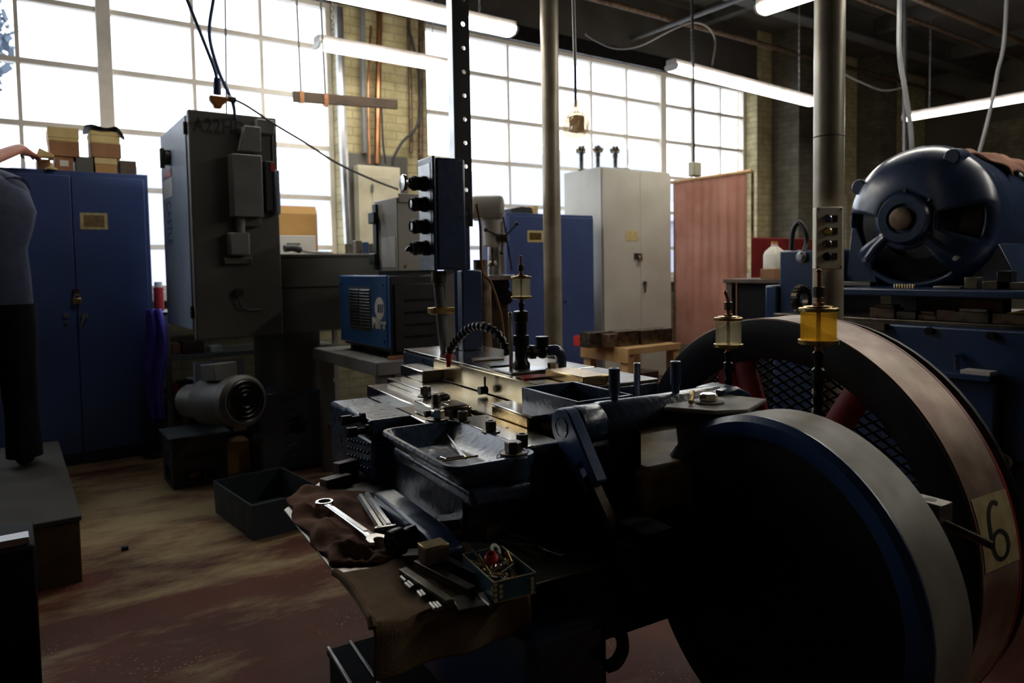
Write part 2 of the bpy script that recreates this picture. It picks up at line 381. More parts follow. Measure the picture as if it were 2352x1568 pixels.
struct(MB().box(X0, W1B, WY-.1, GY-.02, SILL-.07, SILL), 'trim_5', 'sash'); struct(MB().box(W2A, W2B, WY-.1, GY-.02, SILL-.07, SILL), 'trim_6', 'sash')
# steel beams, joists and service pipes under the ceiling
k = 7
for y in (5.0, 2.6, .2, -2.2):
    b = MB(); b.box(X0, X1, y-.09, y+.09, CZ-.025, CZ); b.box(X0, X1, y-.012, y+.012, CZ-.30, CZ-.02); b.box(X0, X1, y-.09, y+.09, CZ-.32, CZ-.295)
    struct(b, f'trim_{k}', 'beam'); k += 1
for x in (-1.6, .6, 2.8, 5.0, 7.2, 9.4, 11.6):
    struct(MB().box(x-.06, x+.06, Y0, WY, CZ-.2, CZ-.001), f'trim_{k}', 'beam'); k += 1
for (y, z, r) in ((3.75, 4.02, .035), (4.15, 4.06, .022), (5.5, 3.98, .03), (1.6, 4.0, .03)):
    struct(MB().cyl((X0, y, z), (X1, y, z), r, n=12), f'trim_{k}', 'rust'); k += 1
struct(MB().cyl((6.1, Y0, 3.93), (6.1, WY, 3.93), .025, n=12), f'trim_{k}', 'cable'); k += 1
# brick pier and a paler patch set on the far wall
struct(MB().box(X1-.12, X1, 1.2, 2.6, 0, CZ), f'trim_{k}', 'brickdk'); k += 1
struct(MB().box(X1-.03, X1, 2.75, 5.2, 1.9, 3.5), f'trim_{k}', 'apron'); k += 1

# windows
def window(name, xa, xb, bars, mull, trans, mwide):
    r = bpy.data.objects.new(name, None); COL.objects.link(r); r.location = ((xa+xb)/2, GY, SILL); r['kind'] = 'structure'
    f = MB(); t = .045
    f.box(xa, xb, GY-.04, GY+.04, SILL, SILL+t); f.box(xa, xb, GY-.04, GY+.04, HEAD-t, HEAD)
    f.box(xa, xa+t, GY-.04, GY+.04, SILL+t, HEAD-t); f.box(xb-t, xb, GY-.04, GY+.04, SILL+t, HEAD-t)
    o = build(f, 'window_frame', 'sash', r); o['kind'] = 'structure'
    for x in mull:
        o = build(MB().box(x-mwide/2, x+mwide/2, GY-.07, GY+.05, SILL+t, HEAD-t), 'mullion', 'sash', r, bev=.006); o['kind'] = 'structure'
    b = MB()
    for x in bars: b.box(x-.014, x+.014, GY-.028, GY+.028, SILL+t, HEAD-t)
    o = build(b, 'glazing_bars', 'sash', r); o['kind'] = 'structure'
    b = MB()
    for z in trans: b.box(xa+t, xb-t, GY-.032, GY+.0279, z-.02, z+.02)
    o = build(b, 'transoms', 'sash', r); o['kind'] = 'structure'
    o = build(MB().box(xa+t, xb-t, GY-.003, GY+.003, SILL+t, HEAD-t), 'window_pane', 'glass', r); o['kind'] = 'structure'
    return r
TR = (1.50, 1.95, 2.40, 2.85, 3.30)
window('window_1', W1A, W1B, (-1.55, -.95, -.42, .13, 1.32, 1.87), (-1.25, .68), TR, .10)
window('window_2', W2A, W2B, (3.90, 4.46, 5.04, 5.64, 6.21, 7.38, 7.96), (6.81,), TR, .10)
# the daylit door past the pilaster
d = bpy.data.objects.new('door_1', None); COL.objects.link(d); d.location = (10.05, GY, 0); d['kind'] = 'structure'
f = MB(); f.box(9.35, 9.43, GY-.06, GY+.06, 0, 2.36); f.box(10.67, 10.75, GY-.06, GY+.06, 0, 2.36); f.box(9.43, 10.67, GY-.06, GY+.06, 2.29, 2.36); f.box(9.43, 10.67, GY-.06, GY+.06, 0, .2)
o = build(f, 'door_frame', 'white', d); o['kind'] = 'structure'
o = build(MB().box(9.43, 10.67, GY-.01, GY+.01, .2, 2.29), 'door_pane', 'doorglass', d); o['kind'] = 'structure'

# outdoors: pale yard, hillside and the building across the way
struct(MB().box(-90, 160, GY+.3, 150, -.6, -.4), 'ground_outside', 'outdoor', loc=(0, GY+3, -.5))
def hill(a, b):
    x = -20+200*a; y = 62+50*b
    h = 8.5*math.exp(-((x-79)/11)**2)+4*math.exp(-((x-60)/14)**2)+11.5+.9*math.sin(x*.21)+.6*math.sin(x*.63)
    return Vector((x, y, -.6+h*min(1, b*3)))
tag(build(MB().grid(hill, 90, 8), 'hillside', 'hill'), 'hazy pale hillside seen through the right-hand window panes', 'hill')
def building(x0, x1, y0, y1, h, label):
    r = thing('building', ((x0+x1)/2, (y0+y1)/2, -.4), label, 'building')
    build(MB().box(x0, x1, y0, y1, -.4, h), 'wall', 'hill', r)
    b = MB(); b.ext([(x0-.3, y0-.3, h), (x0-.3, y1+.3, h), (x0-.3, (y0+y1)/2, h+1.2)], (x1-x0+.6, 0, 0)); build(b, 'roof', 'outdoor', r)
building(27, 34, 23, 30, 3.4, 'pale low building outside, behind the last panes of the right-hand window')
# tree beyond the left window
tr = thing('tree', (-.6, 13.0, -.4), 'pale bluish tree outside the left window, top left of the photo', 'tree')
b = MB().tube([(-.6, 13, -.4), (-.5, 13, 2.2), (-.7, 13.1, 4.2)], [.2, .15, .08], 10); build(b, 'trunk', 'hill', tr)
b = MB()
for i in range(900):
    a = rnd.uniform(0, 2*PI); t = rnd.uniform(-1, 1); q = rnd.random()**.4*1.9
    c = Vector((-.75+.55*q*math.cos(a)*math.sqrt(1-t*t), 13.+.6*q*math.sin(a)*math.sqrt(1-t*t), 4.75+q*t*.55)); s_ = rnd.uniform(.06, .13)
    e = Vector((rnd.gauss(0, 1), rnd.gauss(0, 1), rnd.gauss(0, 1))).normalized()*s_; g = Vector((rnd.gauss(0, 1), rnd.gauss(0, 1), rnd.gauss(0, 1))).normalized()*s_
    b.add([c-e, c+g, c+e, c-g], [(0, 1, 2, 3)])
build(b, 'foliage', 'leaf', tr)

# ------------------------------------------------------------------ strip lights
def striplight(p, q, label, chains=((.12, CZ-.33), (.88, CZ-.33))):
    """p, q: ends of the diffuser's underside"""
    p = Vector(p); q = Vector(q); d = (q-p).normalized(); n = Vector((-d.y, d.x, 0)); L = (q-p).length
    r = thing('strip_light', (p+q)/2, label, 'light', 'strip lights hung on chains')
    T = Matrix(((d.x, n.x, 0, p.x), (d.y, n.y, 0, p.y), (0, 0, 1, p.z), (0, 0, 0, 1)))
    h = MB(T); prof = [(0, -.055, .052), (0, .055, .052), (0, .05, .10), (0, -.05, .10)]
    h.ext(prof, (L, 0, 0)); build(h, 'housing', 'lamphouse', r, bev=.004)
    g = MB(T); pr = [(.02, -.068, .052), (.02, -.068, .028), (.02, -.05, .006), (.02, -.02, 0), (.02, .02, 0), (.02, .05, .006), (.02, .068, .028), (.02, .068, .052)]
    g.ext(pr, (L-.04, 0, 0)); build(g, 'diffuser', 'lamp', r)
    for x in (0, L-.02): build(MB(T).ext([(x, a*1.04, b) for _, a, b in pr], (.02, 0, 0)), 'end_cap', 'white', r)
    for fr, zt in chains:
        c = MB(T); z = .10; k = 0; zt2 = zt-p.z
        while z < zt2:
            cc = Vector((L*fr, 0, z+.018)); ux = Vector((1, 0, 0)) if k % 2 else Vector((0, 1, 0))
            pts = [cc+ux*.008*math.cos(a)+Vector((0, 0, 1))*.02*math.sin(a) for a in [2*PI*i/8 for i in range(9)]]
            c.tube(pts, .0025, 5); z += .034; k += 1
        build(c, 'chain', 'brightedge', r)
    return r
striplight((2.02, 5.43, 3.0), (3.20, 5.45, 3.0), 'short lit strip light in front of the brick pillar, under the longer one')
striplight((.70, 4.38, 3.0), (3.14, 4.38, 3.0), 'long lit strip light at the top, its right end just past the black post')
striplight((4.86, 4.40, 3.0), (7.30, 4.56, 3.0), 'long lit strip light between the hanging plastic bag and the right-hand column')
striplight((4.32, 3.10, 3.0), (4.40, .68, 3.0), 'lit strip light at the top edge, its left end just left of the right-hand column', ((.10, CZ-.33), (.9, CZ-.33)))
striplight((9.09, 4.46, 3.0), (9.14, 2.02, 3.0), 'lit strip light at the far right above the big blue motor')

# unseen strip light added to brighten the camera side, in line with the row
striplight((4.41, .45, 3.0), (4.46, -1.98, 3.0), 'unseen strip light added for brightness, continuing the row left of the thick column')
# ================================================================== BACK LEFT
def boltheads(pts, ax, r, h, name, m, par, n=6):
    ax = Vector(ax)
    for p in pts: build(MB().cyl(Vector(p), Vector(p)+ax*h, r, n=n), name, m, par)
# ---- blue storage cabinet
cy = 5.594; cx0, cx1, ch = -.10, .838, 1.985
cab = thing('storage_cabinet', ((cx0+cx1)/2, cy+.2, 0), 'tall two-door blue steel cabinet at the left, boxes along its top and a brass padlock', 'cabinet')
b = MB(); b.box(cx0, cx1, cy+.02, 6.0, .06, ch); b.box(cx0+.02, cx1-.02, cy+.05, 5.98, 0, .06)
build(b, 'body', 'cabblue', cab, bev=.004)
sx = .372
dl = build(MB().box(cx0+.015, sx-.003, cy, cy+.018, .09, ch-.035), 'door', 'cabblue', cab, bev=.003)
dr = build(MB().box(sx+.003, cx1-.03, cy, cy+.018, .09, ch-.035), 'door', 'cabblue', cab, bev=.003)
p = at(195, 735, y=cy-.002)
b = MB(); b.cyl((p.x, cy, p.z+.03), (p.x, cy-.02, p.z+.03), .018); b.tube([(p.x, cy-.022, p.z+.035), (p.x-.012, cy-.028, p.z), (p.x-.03, cy-.03, p.z-.05)], [.012, .009, .006])
h = build(b, 'handle', 'chrome', dr); h['label'] = 'chrome lever handle'
p = at(152, 730, y=cy)
build(MB().cyl((p.x, cy, p.z+.02), (p.x, cy-.012, p.z+.02), .016), 'knob', 'chrome', dl); build(MB().cyl((p.x, cy, p.z-.03), (p.x, cy-.01, p.z-.03), .011), 'lock', 'chrome', dl)
p0 = at(183, 488, y=cy); p1 = at(248, 527, y=cy)
lb = build(MB().box(p0.x, p1.x, cy-.003, cy, p1.z, p0.z), 'label_plate', 'label', dr)
build(MB().box(p0.x+.02, p1.x-.02, cy-.004, cy-.003, p1.z+.015, p0.z-.015), 'print', 'labeldk', lb)
p = at(176, 688, y=cy)
pk = thing('padlock', (p.x, cy-.02, p.z-.04), 'brass padlock hanging on the doors of the left blue cabinet', 'padlock')
build(MB().box(p.x-.025, p.x+.025, cy-.03, cy-.008, p.z-.03, p.z+.012), 'case', 'brass', pk, bev=.004)
build(MB().tube(arc((p.x, cy-.019, p.z+.02), .016, 0, PI, 8, (1, 0, 0), (0, 0, 1)), .004).tube([(p.x-.016, cy-.019, p.z+.02), (p.x-.016, cy-.019, p.z+.005)], .004).tube([(p.x+.016, cy-.019, p.z+.02), (p.x+.016, cy-.019, p.z+.005)], .004), 'shackle', 'chrome', pk)
hs = build(MB().box(p.x-.02, p.x+.02, cy-.018, cy-.001, p.z+.02, p.z+.07), 'hasp', 'steeldk', cab)

# ---- boxes along the cabinet top
def cbox(a, bq, m, label, y0=5.66, dep=.26, lid=None, lidm='cardlt', name='cardboard_box', z0=None, band=None):
    p = at(a[0], bq[1], y=y0); q = at(bq[0], a[1], y=y0)
    z = p.z if z0 is None else z0
    r = thing(name, ((p.x+q.x)/2, y0+dep/2, z), label, 'box', 'boxes along the top of the blue cabinet')
    zt = q.z; zl = zt-lid if lid else zt
    build(MB().box(p.x+.003, q.x-.003, y0, y0+dep, z, zl), 'carton', m, r, bev=.003)
    if lid: build(MB().box(p.x, q.x, y0-.003, y0+dep+.003, zl+.0005, zt), 'lid', lidm, r, bev=.003)
    if band: build(MB().box(p.x+.03, q.x-.03, y0-.002, y0-.0005, z+(zl-z)*.35, z+(zl-z)*.75), 'print', band, r)
    return zt
T1 = ch
z1 = cbox((84, 366), (117, 386), 'cardbr', 'small orange-brown box by the reaching hand on the blue cabinet', z0=T1, dep=.2)
z2 = cbox((126, 361), (169, 390), 'cardbr', 'mottled brown box with white patches under the left-hand taller box stack', z0=T1, band='paper')
z3 = cbox((174, 361), (214, 391), 'greydk', 'small grey-brown box between the two taller box stacks on the blue cabinet', z0=T1)
z4 = cbox((218, 364), (268, 393), 'card', 'orange box with a pale lid under the right-hand taller box stack', z0=T1, lid=.045)
z5 = cbox((275, 370), (314, 396), 'wooddk', 'dark maroon box with white paper on top, rightmost on the blue cabinet', z0=T1, lid=.006, lidm='paper')
za = cbox((113, 326), (183, 359), 'cardbr', 'brown box with a pale base, lower box of the left-hand stack', z0=z2+.001, lid=.006, y0=5.65)
cbox((110, 295.5), (181, 325), 'cardlt', 'pale yellow lidded box on top of the left-hand stack on the blue cabinet', z0=za+.001, lid=.07, y0=5.65)
zb = cbox((210, 331), (279, 363), 'cardbr', 'orange-brown box, lower box of the right-hand stack on the blue cabinet', z0=z4+.001, lid=.006, y0=5.65)
zc = cbox((208, 304), (276, 330.5), 'cardlt', 'pale box under the black bag on top of the right-hand stack', z0=zb+.001, lid=.03, y0=5.65)
pa = at(196, 300, y=5.65); pb = at(280, 302, y=5.65)
b = MB()
def bagf(u, v):
    x = pa.x+(pb.x-pa.x)*u; y = 5.62+.3*v
    over = max(0, (u-.88)/.12)
    return Vector((x+.015*over, y, zc+.014+.008*math.sin(u*9+v*5)-over*.07*(1-v)))
def bagt(u, v): q = bagf(u, v); return q+Vector((0, 0, .012))
n = 14
for (f_) in (bagf, bagt): b.grid(f_, n, 6)
tag(build(b, 'plastic_bag', 'rubber'), 'black plastic sheet draped over the pale box of the right-hand stack', 'bag')
p = at(98, 352, y=5.60)
b = MB().ext([(p.x-.03, 5.56, ch+.175), (p.x+.07, 5.56, ch+.10), (p.x+.07, 5.56, ch+.085), (p.x-.03, 5.56, ch+.085)], (0, .07, 0))
b = MB().ext([(p.x-.04, 5.57, z1+.002), (p.x+.06, 5.57, z1+.002), (p.x+.06, 5.57, z1+.02), (p.x-.02, 5.57, z1+.06)], (0, .08, 0))
tag(build(b, 'wooden_wedge', 'cardlt', bev=.003), 'beige wedge held by the reaching hand on the small orange-brown box', 'wedge')
p = at(118, 388, y=5.62)
tag(build(MB().lathe([(.035, 0), (.034, .008), (.012, .02), (.008, .045), (0, .05)], (p.x, 5.615, ch), n=14), 'small_funnel', 'cardlt'), 'small pale cone shaped stopper on the edge of the blue cabinet top', 'stopper')

# ---- the man at the cabinet
def skin(name, nodes, edges, m, parent, lvl=2, root=0):
    me = bpy.data.meshes.new(name); o = bpy.data.objects.new(name, me); COL.objects.link(o); o.parent = parent; org = wpos(parent)
    me.from_pydata([Vector(q[:3])-org for q in nodes], edges, [])
    sk = o.modifiers.new('skin', 'SKIN'); sk.use_smooth_shade = True; sk.branch_smoothing = .6
    if not me.skin_vertices: me.skin_vertices.new()
    for i, q in enumerate(nodes):
        r = q[3]; me.skin_vertices[0].data[i].radius = (r, q[4] if len(q) > 4 else r)
        me.skin_vertices[0].data[i].use_root = (i == root)
    sb = o.modifiers.new('sub', 'SUBSURF'); sb.levels = lvl; sb.render_levels = lvl
    dg = bpy.context.evaluated_depsgraph_get(); dg.update()
    m2 = bpy.data.meshes.new_from_object(o.evaluated_get(dg)); o.modifiers.clear(); o.data = m2
    m2.materials.clear(); m2.materials.append(M[m]); m2.polygons.foreach_set('use_smooth', [True]*len(m2.polygons))
    return o
PZ = .285
bx, by = -.065, 4.62
man = thing('person', (bx, by, PZ), 'person in a navy work shirt and black trousers reaching onto the blue cabinet', 'person')
hd = (bx-.20, by+.14)
hand = at(70, 358, y=5.5); hand.z = ch+.075
sh = Vector((bx+.10, by+.10, PZ+1.44)); el = Vector((bx-.10, by+.34, PZ+1.60))
nodes = [(bx-.03, by, PZ+.96, .13, .10), (bx-.04, by+.02, PZ+1.15, .115, .09), (bx-.05, by+.07, PZ+1.36, .13, .09), (hd[0]+.07, hd[1]-.03, PZ+1.53, .065), (hd[0]+.03, hd[1], PZ+1.61, .062), (hd[0], hd[1]+.02, PZ+1.70, .085, .095), (hd[0], hd[1]+.01, PZ+1.80, .075, .09),
  (sh.x, sh.y, sh.z, .055), (el.x, el.y, el.z, .05), (hand.x-.055, hand.y-.10, hand.z+.02, .034), (hand.x-.025, hand.y-.03, hand.z+.012, .036, .026), (hand.x, hand.y+.01, hand.z+.008, .034, .022),
  (bx-.22, by+.1, PZ+1.40, .055), (bx-.30, by+.16, PZ+1.14, .05), (bx-.24, by+.36, PZ+1.02, .035), (bx-.23, by+.45, PZ+1.0, .034, .022),
  (bx+.075, by-.02, PZ+.86, .075), (bx+.09, by-.0, PZ+.48, .05), (bx+.10, by-.05, PZ+.12, .04), (bx+.105, by+.06, PZ+.05, .045),
  (bx-.14, by+.02, PZ+.86, .075), (bx-.16, by+.05, PZ+.48, .05), (bx-.17, by+.02, PZ+.12, .04), (bx-.175, by+.13, PZ+.05, .045)]
edges = [(0, 1), (1, 2), (2, 3), (3, 4), (4, 5), (5, 6), (2, 7), (7, 8), (8, 9), (9, 10), (10, 11), (2, 12), (12, 13), (13, 14), (14, 15), (0, 16), (16, 17), (17, 18), (18, 19), (0, 20), (20, 21), (21, 22), (22, 23)]
# the fingers of both hands, each a chain out of the palm
def fingers(base, fwd, side, k0, n0, e0):
    for i, (o_, L) in enumerate(((-.024, .062), (-.008, .074), (.009, .07), (.025, .056))):
        a = base+side*o_+fwd*.02; j = len(n0)
        n0 += [(*a, .0095), (*(a+fwd*L*.5+Vector((0, 0, -.004))), .0088), (*(a+fwd*L+Vector((0, 0, -.022-.003*i))), .0075)]
        e0 += [(k0, j), (j, j+1), (j+1, j+2)]
    a = base-side*.03-fwd*.035; j = len(n0)
    n0 += [(*a, .012), (*(a-side*.022+fwd*.03+Vector((0, 0, -.01))), .0095), (*(a-side*.018+fwd*.055+Vector((0, 0, -.02))), .008)]
    e0 += [(k0, j), (j, j+1), (j+1, j+2)]
fd = (hand-Vector((hand.x-.055, hand.y-.10, hand.z))).normalized(); fingers(hand, fd, Vector((fd.y, -fd.x, 0)), 11, nodes, edges)
fl = Vector((.1, .99, 0)); fingers(Vector((bx-.23, by+.45, PZ+1.0)), fl, Vector((-fl.y, fl.x, 0)), 15, nodes, edges)
body = skin('body', nodes, edges, 'skin', man)
def ring(c, ax, rx, ry, n=18, xd=(1, 0, 0)):
    ax = Vector(ax).normalized(); e = Vector(xd); e = (e-ax*e.dot(ax)).normalized(); g = ax.cross(e)
    return [Vector(c)+e*rx*math.cos(2*PI*k/n)+g*ry*math.sin(2*PI*k/n) for k in range(n)]
Z3 = Vector((0, 0, 1)); shl = Vector((bx-.22, by+.1, PZ+1.40)); ell = Vector((bx-.30, by+.16, PZ+1.14))
b = MB()
b.loft([ring((bx-.03, by, PZ+.86), Z3, .205, .155), ring((bx-.03, by, PZ+1.0), Z3, .20, .15), ring((bx-.035, by+.01, PZ+1.15), Z3, .195, .148), ring((bx-.025, by+.03, PZ+1.25), (0, .1, 1), .215, .155), ring((bx-.02, by+.05, PZ+1.35), (0, .15, 1), .232, .155), ring((bx-.03, by+.07, PZ+1.45), (0, .2, 1), .215, .13), ring((bx-.07, by+.08, PZ+1.52), (-.2, .1, 1), .13, .10), ring((hd[0]+.075, hd[1]-.035, PZ+1.555), (-.4, .1, 1), .078, .078)])
for (s0, e0, k) in ((sh, el, .97), (shl, ell, .9)):
    d0 = (e0-s0); st = s0-d0*.35-Vector((0, 0, .02)); tube = [Vector((bx-.05, by+.07, PZ+1.39)), s0+d0*.0, s0+d0*.2, s0+d0*.5, s0+d0*k]
    b.loft([ring(q, d0, r, r, xd=(0, .3, 1)) for q, r in zip(tube[1:], (.112, .105, .088, .066))]); b.sph(s0+Vector((-.015, 0, .0)), .104, n=18, m=10)
build(b, 'shirt', 'shirt', man)
b = MB()
b.loft([ring((bx-.03, by, PZ+.99), Z3, .172, .135), ring((bx-.03, by, PZ+.90), Z3, .186, .142), ring((bx-.03, by+.0, PZ+.80), Z3, .185, .14), ring((bx-.03, by+.0, PZ+.74), Z3, .12, .10)])
for sg, q in ((1, [(bx+.07, by-.01, PZ+.86, .115), (bx+.085, by-.005, PZ+.68, .105), (bx+.09, by, PZ+.48, .088), (bx+.097, by-.03, PZ+.28, .08), (bx+.10, by-.045, PZ+.05, .084)]), (-1, [(bx-.13, by+.01, PZ+.86, .115), (bx-.15, by+.025, PZ+.68, .105), (bx-.16, by+.05, PZ+.48, .088), (bx-.165, by+.035, PZ+.28, .08), (bx-.17, by+.02, PZ+.05, .084)])):
    b.loft([ring(t[:3], Z3, t[3], t[3]) for t in q])
build(b, 'trousers', 'trouser', man)
for (x, y) in ((bx+.10, by-.05), (bx-.17, by+.02)):
    skin('shoe', [(x, y-.05, PZ+.048, .05, .046), (x+.002, y+.05, PZ+.05, .05, .046), (x+.005, y+.15, PZ+.04, .048, .036), (x+.006, y+.2, PZ+.034, .036, .03)], [(0, 1), (1, 2), (2, 3)], 'rubber', man)
def headpt(a, c): return Vector((hd[0]+.088*math.sin(c)*math.cos(a), hd[1]+.012+.103*math.sin(c)*math.sin(a), PZ+1.755+.112*math.cos(c)))
b = MB(); b.grid(lambda u, v: headpt(PI+PI*u+ .25*math.sin(PI*u)*0, .02+v*1.75), 18, 12); b.grid(lambda u, v: headpt(PI*u, .02+v*.85), 18, 8)
build(b, 'hair', 'hair', man)
b = MB(); f0 = Vector((hd[0], hd[1]+.112, PZ+1.735))
b.loft([[f0+Vector((-.010, -.006, .03)), f0+Vector((.010, -.006, .03)), f0+Vector((0, .002, .03))], [f0+Vector((-.016, -.01, -.012)), f0+Vector((.016, -.01, -.012)), f0+Vector((0, .024, -.012))]]); nose = build(b, 'nose', 'skin', man)
for s_ in (-1, 1):
    build(MB().sph(f0+Vector((s_*.032, -.02, .022)), .011, n=10, m=6), 'eye', 'white', man)
    build(MB().sph(Vector((hd[0]+s_*.088, hd[1]+.005, PZ+1.735)), .026, (.35, .7, 1.2), 10, 8), 'ear', 'skin', man)
build(MB().tube([f0+Vector((-.022, -.022, -.042)), f0+Vector((0, -.010, -.04)), f0+Vector((.022, -.022, -.042))], .006), 'mouth', 'ironred', man)

# ---- low platform he stands on
pf = thing('step_platform', (-.17, 4.3, 0), 'low dark wooden platform with a grey top that the person stands on', 'platform')
build(MB().box(-.58, .205, 3.475, 5.12, 0, .262), 'frame', 'wooddk', pf, bev=.004)
build(MB().box(-.585, .212, 3.466, 5.13, .2625, .284), 'deck', 'deck', pf, bev=.004)

# ---- corner of another machine, bottom left
q = at(67, 1232, z=.62); q2 = at(60, 1197, z=.62)
ped = thing('machine_pedestal', (q.x-.2, q.y+.04, 0), 'dark blue machine pedestal with a bright steel plate on top, bottom left corner', 'pedestal')
d1 = (q2.y-q.y)
build(MB().box(q.x-.5, q.x+.012, q.y-.01, q.y+.22, 0, .60), 'casting', 'matteblack', ped, bev=.008, seg=2)
build(MB().box(q.x-.075, q.x, q.y, q.y+.055, .6005, .62), 'top_plate', 'brightedge', ped, bev=.002)
build(MB().box(q.x-.16, q.x-.077, q.y+.004, q.y+.059, .6005, .62), 'top_plate', 'brightedge', ped, bev=.002)
build(MB().cyl((q.x-.082, q.y+.034, .62), (q.x-.082, q.y+.034, .6215), .012), 'dowel_hole', 'black', ped)

# ---- tall grey control enclosure lettered A22HD
ex0, ex1, ey, ez0, ez1 = .872, 1.375, 4.40, .905, 2.222
en = thing('control_enclosure', ((ex0+ex1)/2, 4.8, ez0), 'tall grey control enclosure lettered A22HD, mounted on the grey machine', 'control enclosure')
build(MB().box(ex0, ex1-.04, ey+.075, 5.28, ez0+.05, ez1-.02), 'housing', 'bluegrey', en, bev=.006)  # blue window light on the grey side is put into this paler colour
dr = build(MB().box(ex0+.005, ex1, ey, ey+.06, ez0, ez1), 'door', 'greydk', en, bev=.006)
build(MB().box(ex0+.012, ex1-.05, ey+.06, ey+.0755, ez0+.04, ez1-.02), 'gasket', 'black', en)
for z in (ez1-.10, ez0+.16): build(MB().cyl((ex0-.004, ey+.052, z-.035), (ex0-.004, ey+.052, z+.035), .011), 'hinge', 'steeldk', en)
p = at(443, 300, y=ey)
text('A22HD', .112, (p.x, ey, p.z), (1, 0, 0), (0, 0, 1), 'ink', 'lettering', dr, .001, .0015, .80)
# rotary isolator and labels on the side
def sidept(px, py): return at(px, py, x=ex0)
s1 = sidept(389, 362)
b = MB(); b.cyl((ex0, s1.y, s1.z), (ex0-.03, s1.y, s1.z), .05); b.box(ex0-.055, ex0-.03, s1.y-.02, s1.y+.02, s1.z-.07, s1.z+.055)
build(b, 'isolator_handle', 'black', en, bev=.004)
l0 = sidept(376, 430); l1 = sidept(396, 410)
def sidelabel(pxa, pxb, pya, pyb, m, nm):
    a = sidept(pxa, (pya+pyb)/2).y; c = sidept(pxb, (pya+pyb)/2).y; mid = (pxa+pxb)/2
    zt = sidept(mid, pya).z; zb_ = sidept(mid, pyb).z
    return build(MB().box(ex0-.002, ex0, min(a, c), max(a, c), zb_, zt), nm, m, en)
sidelabel(375, 396, 412, 455, 'white', 'warning_label'); sidelabel(377, 393, 392, 408, 'ironred', 'warning_strip')
tp = sidept(383, 463); te = sidept(398, 584)
text('CASTLE', .20, (ex0-.0005, tp.y-.0, tp.z), (0, 0, -1), (0, -1, 0), 'inkblue', 'lettering', en, .001, .001, .40)
# conduit box, angled bracket, side switch and lower fitting on the door
def fbox(x0, y0, x1, y1, dep, nm, m, par, off=0., bev=.004):
    a = at(x0, y0, y=ey-off-dep); c = at(x1, y1, y=ey-off-dep)
    return build(MB().box(a.x, c.x, ey-off-dep, ey-off-.0005, c.z, a.z), nm, m, par, bev=bev)
jb = fbox(533, 352, 606, 498, .11, 'junction_box', 'grey', en)
a = at(556, 288, y=ey-.08); c = at(600, 350, y=ey-.08)
b = MB(); b.box(a.x+.012, c.x, ey-.085, ey-.0008, c.z+.004, a.z); b.ext([(a.x+.012, ey-.09, a.z-.005), (a.x-.02, ey-.09, c.z+.004), (a.x+.012, ey-.09, c.z+.004)], (0, .06, 0))
build(b, 'angled_bracket', 'grey', en, bev=.003)
a = at(590, 272, y=ey-.05); c = at(632, 308, y=ey-.05)
build(MB().box(a.x, c.x, ey-.05, ey+.06, c.z, a.z), 'terminal_head', 'grey', en, bev=.005)
a = at(612, 372, y=ey-.02); c = at(640, 486, y=ey-.02)
build(MB().box(a.x-.02, a.x+.03, ey-.06, ey+.03, c.z, a.z), 'switch_plate', 'black', en, bev=.003)
build(MB().box(a.x+.03, a.x+.06, ey-.08, ey+.05, c.z-.02, a.z-.05), 'switch_cover', 'bluegrey', en, bev=.008)
build(MB().box(a.x+.012, a.x+.034, ey-.066, ey-.058, a.z-.06, a.z-.01), 'red_flag', 'redpaint', en)
a = at(628, 308, y=ey); c = at(626, 372, y=ey)
build(MB().tube([(a.x-.01, ey, a.z+.02), (c.x, ey, c.z-.02)], .008), 'drop_cord', 'black', en)
fbox(540, 498, 600, 520, .05, 'flange', 'greydk', en)
fbox(527, 533, 576, 586, .08, 'conduit_body', 'grey', en, bev=.01)
a = at(553, 500, y=ey-.04); c = at(552, 535, y=ey-.04)
build(MB().cyl((a.x, ey-.04, a.z), (c.x, ey-.04, c.z), .026), 'conduit_nipple', 'grey', en)
fbox(515, 592, 580, 606, .04, 'bracket', 'greydk', en)
a = at(547, 672, y=ey)
build(MB().cyl((a.x, ey, a.z), (a.x, ey-.035, a.z), .027), 'plug', 'black', en)
e1 = [at(547, 685, y=ey-.03), at(556, 705, y=ey-.03), at(575, 712, y=ey-.02), at(604, 710, y=ey-.01)]
build(MB().tube(smoothpath(e1), .005), 'plug_cord', 'black', en)

# ---- big grey machine behind it
gm = thing('grey_machine', (1.75, 4.85, 0), 'large grey sheet-metal machine body behind the control enclosure and the welder', 'machine')
ga = at(622, 585, y=4.45); gb = at(862, 585, y=4.45)
zt = at(700, 583, y=4.45).z; zs = at(700, 762, y=4.45).z
def rrect(x0, x1, y0, y1, r, n=6):
    pts = []
    for (cx, cy_, a0) in ((x0+r, y0+r, PI), (x1-r, y0+r, 1.5*PI), (x1-r, y1-r, 0), (x0+r, y1-r, PI/2)):
        pts += [(cx+r*math.cos(a0+PI/2*i/n), cy_+r*math.sin(a0+PI/2*i/n)) for i in range(n+1)]
    return pts
hx0 = ga.x+.02; hx1 = gb.x+.25
build(MB().prism(rrect(hx0, hx1, 4.45, 5.35, .14), zs, zt-.02), 'head', 'greydk', gm, bev=.004)
build(MB().prism(rrect(hx0-.01, hx1+.01, 4.44, 5.36, .15), zt-.02, zt), 'head_cover', 'greydk', gm, bev=.004)
zm = at(700, 660, y=4.45).z
build(MB().prism(rrect(hx0-.003, hx1+.003, 4.447, 5.353, .142), zm-.004, zm+.004), 'seam', 'blackm', gm)
c0 = at(652, 900, y=4.56).x; c1 = at(742, 900, y=4.56).x
build(MB().prism(rrect(c0, c1+.02, 4.56, 5.3, .1), .0, zs), 'column', 'greydk', gm, bev=.004)
cb = at(600, 1060, y=4.56).x
